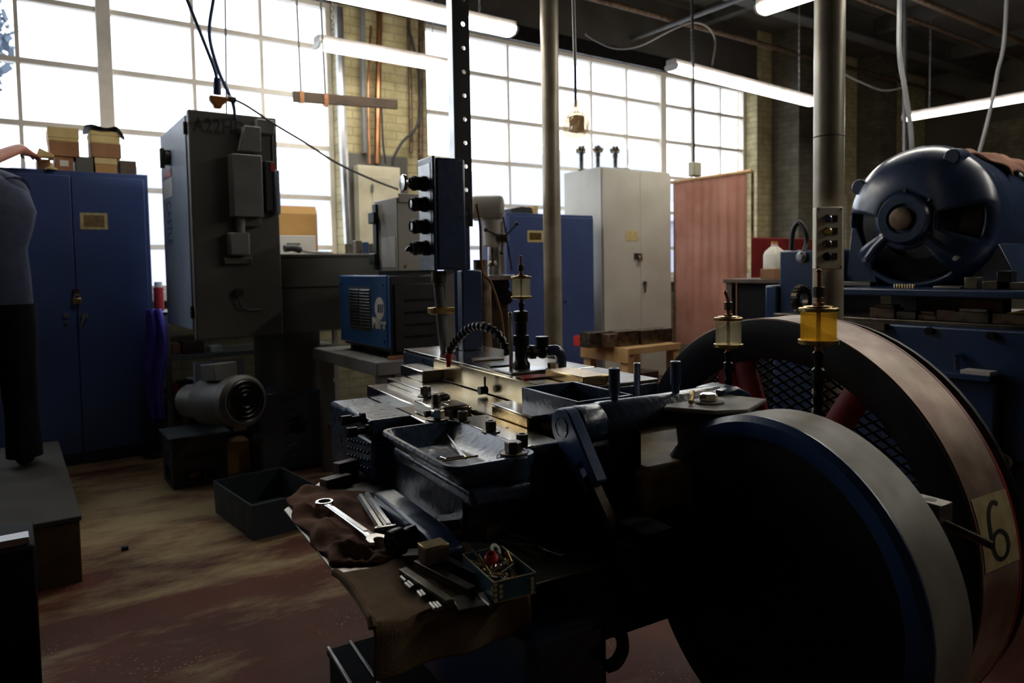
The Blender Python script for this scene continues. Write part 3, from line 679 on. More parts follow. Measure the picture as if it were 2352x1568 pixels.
build(MB().prism([(cb, 4.56), (c1+.025, 4.54), (c1+.03, 4.9), (cb, 4.9)], 0, .52), 'base', 'castblue', gm, bev=.02)
b = MB()
for i in range(6):
    z = .46-.07*i; build(MB().box(c0+.0, c0+.06, 4.525, 4.5395, z-.006, z+.006), 'vent_slot', 'greydk', gm)
a = at(688, 975, y=4.54); build(MB().lathe([(.055, 0), (.06, .02), (.03, .035), (0, .04)], (a.x, 4.56, a.z), (0, -1, 0)), 'hand_knob', 'blackm', gm)
# arm joining the head to the enclosure
build(MB().box(ex1-.02, hx0+.05, 4.6, 4.75, 1.30, 1.42), 'mounting_arm', 'blackm', gm, bev=.01)
# ---- electric motor on its plate
mc = at(566, 921, y=4.05); 
mo = thing('electric_motor', (mc.x-.1, 4.3, mc.z-.14), 'grey electric motor with a round fan cover, below the control enclosure', 'motor')
axv = Vector((-.34, 1, -.10)).normalized()*-1   # towards the fan cover
bk = mc-axv*.40
b = MB().lathe([(.115, 0), (.135, .03), (.135, .30), (.12, .31)], bk, axv, 28); build(b, 'stator', 'motorgrey', mo)
b = MB().lathe([(.14, .305), (.146, .315), (.146, .37), (.125, .395)], bk, axv, 28); build(b, 'fan_cover', 'motorgrey', mo)
b = MB()
for r in (.03, .055, .08, .105): b.lathe([(r, .395), (r+.006, .402), (r+.012, .395)], bk, axv, 28)
build(b, 'fan_grille', 'blackm', mo)
b = MB(); up = Vector((0, 0, 1)); sd = axv.cross(up).normalized(); uu = sd.cross(axv)
TT = Matrix(((sd.x, axv.x, uu.x, bk.x), (sd.y, axv.y, uu.y, bk.y), (sd.z, axv.z, uu.z, bk.z), (0, 0, 0, 1)))
build(MB(TT).box(-.05, .09, .12, .26, .125, .22), 'terminal_box', 'greydk', mo, bev=.004)
pa = at(443, 832, y=4.66); pb = at(556, 824, y=4.66)
build(MB().box(pa.x, pb.x, 4.62, 4.66, at(450, 928, y=4.64).z, pa.z), 'mounting_plate', 'bluegrey', mo, bev=.003)
build(MB().box(pa.x+.03, pa.x+.30, 4.985, 5.10, 0, mc.z+.02).box(pa.x+.05, pa.x+.14, 4.661, 4.99, mc.z-.09, mc.z+.02), 'support_leg', 'black', mo)
b = MB().cyl(bk-axv*.17+Vector((0, 0, 0)), bk, .1, n=24); build(b, 'flange', 'greydk', mo)

# ---- shelf rack behind
sr = thing('shelf_rack', (1.05, 5.7, 0), 'open metal shelf rack behind the electric motor, small boxes on its shelves', 'shelf rack')
sy0, sy1 = 5.45, 5.95
u0 = at(382, 850, y=sy0).x; sx1 = 2.1
for x in (u0, sx1):
    for y in (sy0, sy1-.04): build(MB().box(x, x+.035, y, y+.035, 0, 1.02), 'upright', 'grey', sr)
for py in (818, 908, 1000):
    z = at(400, py, y=sy0).z
    build(MB().box(u0+.036, sx1-.001, sy0-.005, sy1, z-.03, z), 'shelf', 'grey', sr)
def shelfbox(x0, y0, x1, zshelf, m, lab, nm='small_box', dep=.16):
    y = sy0+.04; a = at(x0, y0, y=y); c = at(x1, y0, y=y)
    tag(build(MB().box(a.x, c.x, y, y+dep, zshelf+.001, a.z), nm, m, bev=.003), lab, 'box', 'boxes on the shelf rack')
zA, zB, zC = [at(400, py, y=sy0).z for py in (818, 908, 1000)]
shelfbox(394, 790, 414, zA, 'cardbr', 'dim brown box at the left of the rack\'s top shelf')
shelfbox(420, 786, 470, zA, 'wooddk', 'dark wide box in the middle of the rack\'s top shelf')
shelfbox(484, 796, 512, zA, 'paper', 'pale small carton on the rack\'s top shelf')
shelfbox(394, 884, 411, zB, 'redpaint', 'small red box on the rack\'s middle shelf')
shelfbox(414, 880, 434, zB, 'wooddk', 'dark box beside the red box on the rack\'s middle shelf')
shelfbox(422, 962, 442, zC, 'cardbr', 'brown can-shaped box low on the rack, above the milk crate', dep=.1)
# violet cloth hanging at the rack's end and red can on the sill
vx = at(362, 850, y=5.4)
def vc(u, v):
    z = 1.05-.78*v; x = vx.x-.03+(.09+.05*math.sin(PI*min(1, v*1.3)))*(u-.35)+.012*math.sin(v*7)
    return Vector((x, 5.38+.022*math.sin(u*14+v*3), z))
b = MB().grid(vc, 16, 20)
o = build(b, 'hanging_apron', 'purple'); tag(o, 'violet cloth hanging between the blue cabinet and the shelf rack', 'cloth')
sm = o.modifiers.new('solid', 'SOLIDIFY'); sm.thickness = .012
a = at(365, 690, y=5.75)
b = MB().cyl((a.x, 5.75, 1.021), (a.x, 5.75, 1.19), .035); rc = thing('spray_can', (a.x, 5.75, 1.02), 'red can standing in the gap right of the blue cabinet', 'can')
build(b, 'can', 'ironred', rc); build(MB().cyl((a.x, 5.75, 1.19), (a.x, 5.75, 1.23), .028), 'cap', 'white', rc)
build(MB().box(u0, sx1+.03, sy0, sy1, 1.0, 1.02), 'top_shelf', 'grey', sr)

# ---- milk crate
kx0, kx1, ky0, ky1 = .755, 1.068, 4.60, 4.92
kr = thing('milk_crate', ((kx0+kx1)/2, (ky0+ky1)/2, 0), 'black plastic milk crate with a lattice window, on the floor under the motor', 'crate')
kz = .30
def cside(p, q, name='side'):
    p = Vector(p); q = Vector(q); d = (q-p); L = d.length; d.normalize(); n = Vector((-d.y, d.x, 0))
    T = Matrix(((d.x, n.x, 0, p.x), (d.y, n.y, 0, p.y), (0, 0, 1, 0), (0, 0, 0, 1)))
    b = MB(T); a0, a1 = L*.22, L*.78
    b.box(0, a0, 0, .012, 0, kz); b.box(a1, L, 0, .012, 0, kz); b.box(a0, a1, 0, .012, 0, .035); b.box(a0, a1, 0, .012, .105, .175); b.box(a0, a1, 0, .012, .20, kz)
    k = 5; w = (a1-a0)/k
    for i in range(k+1):
        for s_ in (-1, 1):
            x = a0+i*w; x2 = x+s_*w
            if a0-1e-6 <= x2 <= a1+1e-6:
                b.tube([(x, .006, .175), ((x+x2)/2, .006, .168), (x2, .006, .2)], .005, 6)
    b.box((a0+a1)/2-.03, (a0+a1)/2-.015, .001, .011, .035, .105)
    return build(b, name, 'rubber', kr)
cside((kx1, ky0+.012, 0), (kx0, ky0+.012, 0)); cside((kx0, ky1-.012, 0), (kx1, ky1-.012, 0)); cside((kx0+.012, ky0+.013, 0), (kx0+.012, ky1-.013, 0)); cside((kx1-.012, ky1-.013, 0), (kx1-.012, ky0+.013, 0))
build(MB().box(kx0+.014, kx1-.014, ky0+.014, ky1-.014, 0, .012), 'bottom', 'rubber', kr)
mt = build(MB().box(kx0-.02, kx1+.02, ky0-.03, ky1+.01, kz+.001, kz+.016), 'rubber_mat', 'green', bev=.003); tag(mt, 'dark flat mat lying on top of the milk crate', 'mat')
for i in range(9):
    x = kx0+.06+rnd.random()*.2; y = ky0+.06+rnd.random()*.18; z = .013+.052*(i//4)
    tag(build(MB().cyl((x-.03, y, z+.026), (x+.03, y+.015, z+.026), .025, n=12), 'wood_offcut', 'wood'), 'round wood offcut inside the milk crate', 'wood offcut', 'offcuts inside the milk crate')
# orange tub lit behind the crate
a = at(517, 1019, y=4.74); c = at(576, 1050, y=4.74)
tag(build(MB().box(a.x+.004, c.x-.004, 4.744, 4.9, 0, a.z-.012).box(a.x, c.x, 4.74, 4.905, a.z-.012, a.z), 'orange_tub', 'card', bev=.004), 'orange-brown low carton on the floor behind the milk crate', 'carton')

# ---- long drip pan on the floor
dp = thing('drip_pan', (1.05, 3.8, 0), 'long dark green drip pan on the floor in front of the grey machine', 'pan')
pN = at(581, 1244, z=0); pL = at(496, 1180, z=0)
ang = math.atan2((pN-pL).y, (pN-pL).x); Lp = .56; Wp = .38
dv = (pL-pN).normalized(); wv = Vector((dv.y, -dv.x, 0))
q0 = Vector((pN.x, pN.y, 0)); q1 = q0+dv*Lp; q2 = q1+wv*Wp; q3 = q0+wv*Wp
def inset(k, z): 
    c = (q0+q2)/2; return [Vector((c.x+(q.x-c.x)*k, c.y+(q.y-c.y)*k, z)) for q in (q0, q1, q2, q3)]
b = MB(); b.loft([inset(.97, 0), inset(1.0, .175), inset(.965, .175), inset(.94, .012), inset(.3, .012)], cap=False); b.add(inset(.97, 0), [(0, 1, 2, 3)]); b.add(inset(.3, .012), [(0, 1, 2, 3)])
build(b, 'pan', 'green', dp, weld=True)
for i in range(7):
    t = rnd.uniform(.06, .26); s_ = rnd.uniform(.25, .75); c = q0+dv*Lp*t+wv*Wp*s_
    tag(build(MB().box(-.03, .03, -.018, .018, .014, .04, Matrix.Translation(c)@Matrix.Rotation(rnd.uniform(0, 3), 4, 'Z')), 'scrap_offcut', rnd.choice(['blue', 'rust', 'steeldk'])), 'small scrap offcut lying in the near end of the drip pan', 'offcut', 'offcuts in the drip pan')
c = at(287, 1263, z=0)
tag(build(MB().box(c.x-.014, c.x+.014, c.y-.012, c.y+.012, 0, .02), 'black_block', 'rubber', bev=.002), 'tiny black block alone on the red floor', 'block')

# ---- boxes on the machine head and the lamp
a = at(628, 470, y=5.2); c = at(731, 578, y=5.2)
r = thing('cardboard_box', ((a.x+c.x)/2, 5.35, zt), 'open brown cardboard box on the grey machine, against the left window', 'box')
build(MB().box(a.x, c.x, 5.2, 5.5, zt+.001, a.z-.06), 'carton', 'card', r, bev=.003)
b = MB(); b.ext([(a.x, 5.2, a.z-.06), (c.x, 5.2, a.z-.06), (c.x, 5.235, a.z), (a.x, 5.235, a.z)], (0, .004, 0)); build(b, 'flap', 'card', r)
a = at(627, 540, y=5.02); c = at(726, 580, y=5.02)
r = thing('white_carton', ((a.x+c.x)/2, 5.1, zt), 'flat white carton in front of the open brown cardboard box', 'box')
build(MB().box(a.x, c.x, 5.02, 5.18, zt+.001, a.z), 'carton', 'paper', r, bev=.003)
a2 = at(658, 558, y=5.019); c2 = at(690, 562, y=5.019); build(MB().box(a2.x, c2.x, 5.0185, 5.0195, c2.z, a2.z), 'print', 'greydk', r)
a = at(660, 578, y=4.7); 
hl = thing('torch', (a.x+.1, 4.7, zt), 'black torch with a shiny bent neck lying on the grey machine', 'torch')
b = MB().tube(smoothpath([(a.x-.03, 4.66, zt+.04), (a.x+.03, 4.67, zt+.045), (a.x+.08, 4.69, zt+.032)]), [.012]*3+[.026]*6+[.024]*5+[.015]*3 if False else .024, 10); build(b, 'head', 'black', hl)
build(MB().tube(smoothpath([(a.x+.08, 4.69, zt+.03), (a.x+.15, 4.71, zt+.018), (a.x+.33, 4.76, zt+.012)]), .009, 8), 'neck', 'chrome', hl)
a = at(818, 552, y=4.9); c = at(858, 580, y=4.9)
for i, (dx, m, l) in enumerate(((0, 'steeldk', 'left'), (.055, 'blue', 'middle'), (.11, 'steeldk', 'right'))):
    tag(build(MB().box(a.x+dx, a.x+dx+.045, 4.9, 4.96, zt+.001, a.z-.01*i), 'steel_block', m, bev=.003), f'{l} of three small dark blocks on the grey machine beside the tall grey box', 'block')
# ================================================================== MIDDLE BACKGROUND
# ---- cables hanging over the enclosure, with an orange splitter
def cable(name, pts, r, m, label, cat='cable', group=None, n=6, seg=8):
    o = build(MB().tube(smoothpath(pts, seg), r, n), name, m); return tag(o, label, cat, group)
CY_ = 4.05
q = at(500, 232, y=CY_)
cable('power_cable', [at(325, -260, y=CY_), at(380, -125, y=CY_), at(430, 0, y=CY_), at(468, 95, y=CY_), at(493, 160, y=CY_), at(498, 186, y=CY_)], .0095, 'inkblue', 'dark blue cable hanging from the ceiling down to the orange splitter')
cable('power_cable', [at(540, -260, y=CY_+.05), at(510, -125, y=CY_+.05), at(490, 0, y=CY_+.05), at(481, 80, y=CY_+.05), at(501, 160, y=CY_+.05), at(527, 218, y=CY_+.05), at(537, 246, y=CY_+.05), Vector((at(540, 256, y=4.7).x, 4.7, ez1-.018))], .010, 'inkblue', 'second dark blue cable passing behind the orange splitter into the enclosure top')
sp = thing('cable_splitter', (q.x, CY_, q.z-.05), 'orange three-way cable splitter with a dark plug, above the A22HD enclosure', 'splitter')
a = at(499, 180, y=CY_); c = at(499, 217, y=CY_); build(MB().cyl((c.x, CY_, c.z+.001), (a.x, CY_, a.z), .021, .018, 14), 'plug', 'inkblue', sp)
a = at(480, 219, y=CY_); c = at(522, 234, y=CY_); e = at(500, 249, y=CY_)
b = MB(); b.ext([(a.x, CY_-.02, a.z), (c.x, CY_-.02, a.z), (c.x, CY_-.02, c.z), (e.x+.022, CY_-.02, e.z+.015), (e.x+.018, CY_-.02, e.z), (e.x-.018, CY_-.02, e.z), (e.x-.022, CY_-.02, e.z+.015), (a.x, CY_-.02, c.z)], (0, .04, 0))
build(b, 'splitter_body', 'orange', sp, bev=.006)
a = at(522, 226, y=CY_); c = at(541, 230, y=CY_); build(MB().cyl((a.x, CY_, a.z), (c.x, CY_, c.z), .017, n=12), 'side_plug', 'cable', sp)
pts = [at(541, 230, y=4.05), at(570, 245, y=4.05), at(635, 288, y=4.05), at(700, 327, y=4.03), at(770, 372, y=4.0), at(850, 410, y=3.95), at(915, 435, y=3.85)]
pts[1].z += .0
cable('extension_cord', pts, .0065, 'cable', 'grey cord drooping from the orange splitter to the cream box on the welder')
cable('hanging_rod', [Vector((at(517, 0, y=6.0).x, 6.0, CZ-.33)), at(517, 0, y=6.0), at(520, 262, y=6.0), at(521, 330, y=6.0)], .008, 'cable', 'thin straight rod hanging in front of the left window above the enclosure', 'rod', n=6)

# ---- board hung on rods in front of the pillar
by_ = 5.15
a = at(674, 208, y=by_); c = at(914, 250, y=by_); a2 = at(674, 233, y=by_); c2 = at(914, 229, y=by_)
wbx = thing('hanging_board', ((a.x+c.x)/2, by_, a.z), 'brown wooden board hung on rods in front of the brick pillar', 'board')
b = MB(); b.ext([(a.x, by_, a2.z), (c.x, by_, c.z), (c.x, by_, c2.z), (a.x, by_, a.z)], (0, .03, 0)); build(b, 'plank', 'wooddk', wbx, bev=.003)
for (x0, y0, x1, y1) in ((683, 0, 693, 212), (738, 0, 749, 220)):
    p = at(x0, y0, y=by_); q = at(x1, y1, y=by_)
    build(MB().tube([(p.x-.01, by_+.015, CZ-.33), p+Vector((0, .015, 0)), q+Vector((0, .015, 0))], .0075, 6), 'rod', 'cable', wbx)
    build(MB().box(q.x-.016, q.x+.016, by_-.006, by_+.036, q.z-.075, q.z+.01), 'strap', 'copper', wbx)

# ---- services on the pillar
def pipe(pxs, y, r, m, label, name='conduit'):
    pts = [at(px, py, y=y) for px, py in pxs]
    return tag(build(MB().tube(smoothpath(pts, 5), r, 8), name, m), label, 'pipe', None)
pipe([(778, 18), (783, 200), (792, 400), (800, 560)], 6.05, .040, 'brightedge', 'bright galvanised duct down the left corner of the brick pillar', 'duct')
pipe([(832, 20), (834, 200), (838, 352)], 6.05, .026, 'cable', 'grey conduit, leftmost of the pipes down the middle of the brick pillar')
pipe([(852, 60), (846, 200), (848, 376)], 6.03, .012, 'copper', 'thin brown conduit between two thicker pipes on the brick pillar')
pipe([(872, 20), (869, 180), (866, 376)], 6.04, .028, 'copper', 'thick copper-brown pipe down the middle of the brick pillar')
pipe([(938, 40), (942, 200), (944, 350)], 6.07, .018, 'rust', 'slim brown conduit towards the right of the brick pillar')
pipe([(967, 40), (966, 200), (966, 385)], 6.06, .026, 'rust', 'thick brown pipe along the right edge of the brick pillar')
pipe([(936, 60), (955, 130), (968, 230), (958, 290), (925, 325), (905, 360), (902, 380)], 6.0, .013, 'rubber', 'black hose curving down to the cream panel on the brick pillar', 'hose')
pipe([(876, 240), (880, 330), (886, 376)], 6.0, .009, 'rubber', 'thin black cable beside the thick copper-brown pipe on the brick pillar', 'cable')
a = at(795, 350, y=6.09); c = at(935, 362, y=6.09); d_ = at(860, 600, y=6.09)
tag(build(MB().box(a.x, c.x, 6.09, 6.119, d_.z, a.z-.0), 'backing_panel', 'greydk', bev=.002), 'dark grey backing board behind the cream electrical panel on the pillar', 'board')
a = at(822, 378, y=5.98); c = at(924, 600, y=5.98)
ep = thing('electrical_panel', ((a.x+c.x)/2, 6.03, c.z), 'cream electrical panel on the brick pillar', 'panel')
build(MB().box(a.x, c.x, 5.98, 6.088, c.z, a.z), 'case', 'cream', ep, bev=.004)
build(MB().box(a.x+.13, c.x-.09, 5.968, 5.9795, c.z+.03, a.z-.10), 'door', 'cream', ep, bev=.003)
build(MB().box(a.x+.115, a.x+.135, 5.958, 5.967, (a.z+c.z)/2+.2, (a.z+c.z)/2+.26), 'latch', 'cable', ep)

# ---- welder table
TZ = .80
g0 = at(862, 833, z=TZ); gl = at(719, 797, z=TZ); gr = at(1022, 808, z=TZ)
tx0 = (g0.x+gl.x)/2; ty0 = g0.y; ty1 = gl.y; tx1 = gr.x+.12
wt = thing('welding_table', ((tx0+tx1)/2, (ty0+ty1)/2, 0), 'grey steel table with square legs carrying the blue welder', 'table')
build(MB().box(tx0, tx1, ty0, ty1, TZ-.075, TZ), 'top', 'grey', wt, bev=.006)
for (x, y) in ((tx0+.03, ty0+.03), (tx1-.10, ty0+.03), (tx1-.10, ty1-.10), (tx0+.03, ty1-.10)):
    build(MB().box(x, x+.07, y, y+.07, 0, TZ-.0755), 'leg', 'grey', wt, bev=.004)
build(MB().box(tx0+.04, tx1-.06, ty0+.12, ty1-.14, .30, .32), 'lower_shelf', 'greydk', wt)
# ---- the welder
wc = at(888, 818, z=TZ+.02); wx0 = wc.x+.01; wy0 = wc.y+.02
wl = at(782, 790, x=wx0); wy1 = wl.y
wzt = at(888, 634, y=wy0).z; wx1 = at(1012, 700, y=wy0).x
we = thing('welder', ((wx0+wx1)/2, (wy0+wy1)/2, TZ), 'blue and black welding machine with a round white emblem on the grey table', 'welder')
wz0 = TZ+.035
build(MB().box(wx0+.03, wx1, wy0, wy1, wz0, wzt), 'case', 'black', we, bev=.006)
b = MB(); ch_ = .025
b.ext([(wx0+.0295, wy0-.004, wz0+.02), (wx0+.0295, wy1+.004, wz0+.02), (wx0+.0295, wy1+.004, wzt+.004), (wx0+.0295, wy0-.004, wzt+.004)], (-.025, 0, 0))
fp = build(b, 'front_panel', 'weldblue', we, bev=.008, seg=3)
X_ = wx0+.0045
def fpt(px, py): return at(px, py, x=X_)
v0 = fpt(803, 662); v1 = fpt(852, 756)
build(MB().box(X_-.0015, X_+.001, v1.y-.012, v0.y+.012, v1.z-.012, v0.z+.012), 'vent_frame', 'cable', fp)
nl = 13
for i in range(nl):
    z = v1.z+(v0.z-v1.z)*(i+.5)/nl; h2 = (v0.z-v1.z)/nl
    for (ya, yb) in ((v1.y, (v0.y+v1.y)/2-.008), ((v0.y+v1.y)/2+.008, v0.y)):
        b = MB(); b.ext([(X_-.0016, ya, z-h2*.42), (X_-.008, ya, z+h2*.05), (X_-.0016, ya, z+h2*.42)], (0, yb-ya, 0)); build(b, 'louver', 'black', fp)
e0 = fpt(872, 708); er = (fpt(872, 682).z-fpt(872, 733).z)/2
build(MB().lathe([(er, 0), (er, .0015)], (X_-.0002, e0.y, e0.z), (-1, 0, 0), 28), 'emblem', 'decal', fp)
for i in range(3):
    yy = e0.y+er*.42-i*er*.42; b = MB()
    b.ext([(X_-.0019, yy+.0, e0.z-er*.38), (X_-.0019, yy-er*.26, e0.z-er*.38), (X_-.0019, yy-er*.42, e0.z+er*.38), (X_-.0019, yy-er*.16, e0.z+er*.38)], (-.001, 0, 0)); build(b, 'emblem_bar', 'inkblue', fp)
ti = fpt(856, 752)
text('Miller', .088, (X_-.0008, ti.y-.0, ti.z), (0, -1, 0), (0, 0, 1), 'decal', 'lettering', fp, .001, .0028, .82)
for (dy, dz) in ((.03, .04), (-.03, .04), (.03, -.05), (-.03, -.05)):
    y = wy1-dy if dy > 0 else wy0-dy; z = wz0+dz+.02 if dz > 0 else wzt+dz
    build(MB().cyl((X_-.003, y, z), (X_, y, z), .007, n=10), 'screw', 'blackm', fp)
for (x, y) in ((wx0+.08, wy0+.05), (wx1-.1, wy0+.05), (wx0+.08, wy1-.06), (wx1-.1, wy1-.06)):
    build(MB().box(x-.03, x+.05, y-.02, y+.02, TZ+.0005, wz0-.0005), 'foot', 'rubber', we)
sp0 = at(903, 652, y=wy0); sp1 = at(1008, 800, y=wy0)
build(MB().box(sp0.x, sp1.x, wy0-.012, wy0-.0005, sp1.z, sp0.z), 'side_panel', 'black', we, bev=.004)
b = MB()
for i in range(4):
    z = sp1.z+(sp0.z-sp1.z)*(.2+.18*i); build(MB().box(sp0.x+.06, sp1.x-.03, wy0-.016, wy0-.0125, z, z+.012), 'side_slot', 'blackm', we)
tag(build(MB().box(wx0+.0, wx0+.10, wy0-.05, wy0-.01, TZ+.001, TZ+.018), 'wood_shim', 'cardbr'), 'small brown wood strip on the grey table under the welder\'s near corner', 'strip')
# ---- the cream box standing on it
bx0 = at(912, 500, y=wy0+.10).x; bz0 = wzt+.005
bt = at(912, 452, y=wy0+.10).z; bx1 = at(1000, 500, y=wy0+.10).x; byb = at(860, 500, x=bx0).y
cb = thing('wire_feeder', ((bx0+bx1)/2, wy0+.25, bz0), 'grey-cream steel box with black latches standing on the welder', 'steel box')
build(MB().box(bx0, bx1, wy0+.10, byb, bz0+.02, bt), 'case', 'greycab', cb, bev=.005)
a = at(915, 436, y=wy0+.092); c = at(1000, 468, y=wy0+.092)
build(MB().box(a.x, bx1+.001, wy0+.09, wy0+.0995, c.z, bt+.02), 'top_flap', 'greycab', cb, bev=.003)
build(MB().box(bx0-.014, bx0-.0005, byb-.05, byb, bz0+.03, bt-.02), 'hinge_edge', 'black', cb, bev=.003)
for py in (500, 595):
    z = at(868, py, x=bx0).z; build(MB().box(bx0-.035, bx0-.0145, byb-.07, byb+.02, z-.035, z+.035), 'latch', 'black', cb, bev=.006)
z = at(880, 520, x=bx0).z
build(MB().box(bx0-.002, bx0-.0003, wy0+.13, byb-.09, at(885, 622, x=bx0).z+.02, at(885, 545, x=bx0).z), 'access_panel', 'white', cb)
build(MB().box(bx0+.01, bx1-.01, wy0+.12, byb-.02, bz0-.004, bz0+.0195), 'base', 'black', cb)
a = at(985, 612, y=wy0+.1); 
build(MB().cyl((bx0+.05, wy0+.1, bz0+.05), (bx0+.05, wy0+.094, bz0+.05), .009), 'screw', 'brass', cb)

# ---- pole columns
for (px, d, lab) in ((1269, 4.5, 'slim painted steel column in the middle, in front of the second blue cabinet'), (1902, 2.85, 'thick painted steel column at the right that carries the push-button box')):
    p = at(px, 600, d=d); pr_ = .0555 if px < 1500 else .0575
    o = thing('support_column', (p.x, p.y, 0), lab, 'column')
    build(MB().cyl((p.x, p.y, .021), (p.x, p.y, CZ-.33), pr_, n=28), 'shaft', 'pole', o)
    build(MB().box(p.x-.11, p.x+.11, p.y-.11, p.y+.11, 0, .02), 'base_plate', 'greydk', o)
    build(MB().box(p.x-.1, p.x+.1, p.y-.1, p.y+.1, CZ-.329, CZ-.31), 'cap_plate', 'greydk', o)
    if px > 1500:
        z = at(1902, 319, d=d).z; build(MB().lathe([(.0578, 0), (.0590, .003), (.0578, .006)], (p.x, p.y, z), n=28), 'joint_band', 'greydk', o)
        PB = p.copy()
# push-button box strapped to the thick column
d = 2.74
a = at(1877, 478, d=d); c = at(1938, 618, d=d)
wd = .0613*1.64/1.64; X_r = RT; Xh = Vector((RT.x, RT.y, 0)).normalized(); Yn = Vector((-FW.x, -FW.y, 0)).normalized()
cen = at(1906, 547, d=d); hw = 33/FPX*d*.93; hh = 72/FPX*d; zc_ = cen.z
TT = Matrix(((Xh.x, -Yn.x, 0, cen.x), (Xh.y, -Yn.y, 0, cen.y), (0, 0, 1, zc_), (0, 0, 0, 1)))@Matrix.Rotation(math.radians(-4), 4, 'Z')
pbx = thing('button_station', (cen.x, cen.y, zc_-hh), 'cream four-button control box on the thick right-hand column', 'control box')
build(MB(TT).box(-hw, hw, 0, .045, -hh, hh), 'case', 'creambox', pbx, bev=.006)
build(MB(TT).box(-.03, .03, .046, .068, -hh*.6, hh*.6), 'bracket', 'greydk', pbx)
for i, (m, nm) in enumerate((('cabblue', 'blue_button'), ('yellowplastic', 'yellow_button'), ('rust', 'maroon_button'), ('blackm', 'black_button'))):
    z = hh*(.62-.40*i); b = MB(TT); b.lathe([(.0165, 0), (.0165, .006), (.0125, .008), (.0125, .0005)], (-.010, -.0002, z), (0, -1, 0), 20); rg = build(b, 'button_ring', 'chrome' if i < 3 else 'black', pbx)
    b = MB(TT); b.lathe([(.0120, .0008), (.0120, .010), (.010, .0125), (0, .013)], (-.010, -.0004, z), (0, -1, 0), 20); bt_ = build(b, 'button', m, pbx); bt_['label'] = nm.replace('_', ' ')
    build(MB(TT).box(.008, .028, -.0035, -.0003, z-.013, z+.013), 'legend_plate', 'steeldk', pbx)
for (x, z) in ((-hw+.009, hh-.01), (hw-.009, hh-.01), (-hw+.009, -hh+.01), (hw-.009, -hh+.01)): build(MB(TT).cyl((x, -.0015, z), (x, -.0002, z), .0035, n=8), 'screw', 'steeldk', pbx)

# ---- second blue cabinet
fy = 5.30; f0 = at(1166, 520, y=fy).x; f1 = at(1365, 520, y=fy).x; fz = at(1265, 491, y=fy).z
c2 = thing('storage_cabinet', ((f0+f1)/2, fy+.2, 0), 'blue steel cabinet behind the slim column, small yellow label on its door', 'cabinet')
build(MB().box(f0, f1, fy+.02, fy+.45, 0, fz), 'body', 'cabblue', c2, bev=.004)
fm = (f0+f1)/2+.06
dA = build(MB().box(f0+.01, fm-.002, fy, fy+.018, .08, fz-.03), 'door', 'cabblue', c2, bev=.003); dB = build(MB().box(fm+.002, f1-.012, fy, fy+.018, .08, fz-.03), 'door', 'cabblue', c2, bev=.003)
a = at(1211, 529, y=fy); c = at(1247, 556, y=fy); lb = build(MB().box(a.x, c.x, fy-.003, fy-.0002, c.z, a.z), 'label_plate', 'label', dA); build(MB().box(a.x+.02, c.x-.02, fy-.004, fy-.0031, c.z+.02, a.z-.02), 'print', 'brass', lb)
a = at(1297, 691, y=fy); build(MB().cyl((a.x, fy, a.z), (a.x, fy-.02, a.z), .012), 'knob', 'chrome', dB)
a = at(1174, 474, y=5.38); c = at(1222, 474, y=5.38)
b = MB(); b.ext([(a.x, 5.38, fz+.001), (c.x, 5.38, fz+.001), (c.x, 5.38, a.z+.0), (a.x+.12, 5.38, a.z+.005), (a.x, 5.38, a.z-.02)], (0, .2, 0)); tag(build(b, 'folded_mat', 'rubber', bev=.006), 'dark folded mat lying on the second blue cabinet', 'mat')
a = at(1224, 472, y=5.38); c = at(1236, 488, y=5.38); tag(build(MB().box(a.x, c.x, 5.38, 5.52, fz+.001, a.z), 'small_carton', 'cardlt', bev=.003), 'small pale carton beside the dark mat on the second blue cabinet', 'box')

# ---- tall grey cabinet
hy = 5.41; h0 = at(1384, 520, y=hy).x; h1 = at(1542, 520, y=hy).x; hz = at(1384, 382, y=hy).z
c3 = thing('storage_cabinet', ((h0+h1)/2, hy+.3, 0), 'tall grey two-door steel cabinet between the slim column and the red curtain', 'cabinet')
build(MB().box(h0, h1, hy+.02, 6.015, 0, hz), 'body', 'greycab', c3, bev=.004)
hm = at(1471, 500, y=hy).x
dA = build(MB().box(h0+.012, hm-.002, hy, hy+.018, .08, hz-.02), 'door', 'greycab', c3, bev=.003); dB = build(MB().box(hm+.002, h1-.008, hy, hy+.018, .08, hz-.02), 'door', 'greycab', c3, bev=.003)
a = at(1437, 529, y=hy); c = at(1465, 553, y=hy); build(MB().box(a.x, c.x, hy-.003, hy-.0002, c.z, a.z), 'label', 'label', dA)
a = at(1464, 588, y=hy); build(MB().box(a.x-.05, a.x+.06, hy-.012, hy-.0002, a.z-.03, a.z+.03), 'hasp', 'steeldk', dB)
pk = thing('padlock', (a.x+.02, hy-.03, a.z-.06), 'small steel padlock on the tall grey cabinet', 'padlock'); build(MB().box(a.x, a.x+.045, hy-.035, hy-.013, a.z-.055, a.z-.005), 'case', 'chrome', pk, bev=.004); build(MB().tube(arc((a.x+.022, hy-.024, a.z-.005), .015, 0, PI, 8, (1, 0, 0), (0, 0, 1)), .004), 'shackle', 'chrome', pk)
a = at(1479, 650, y=hy); build(MB().cyl((a.x, hy, a.z), (a.x, hy-.025, a.z), .022).tube([(a.x, hy-.028, a.z), (a.x-.01, hy-.03, a.z-.1)], .01), 'handle', 'steeldk', dB)
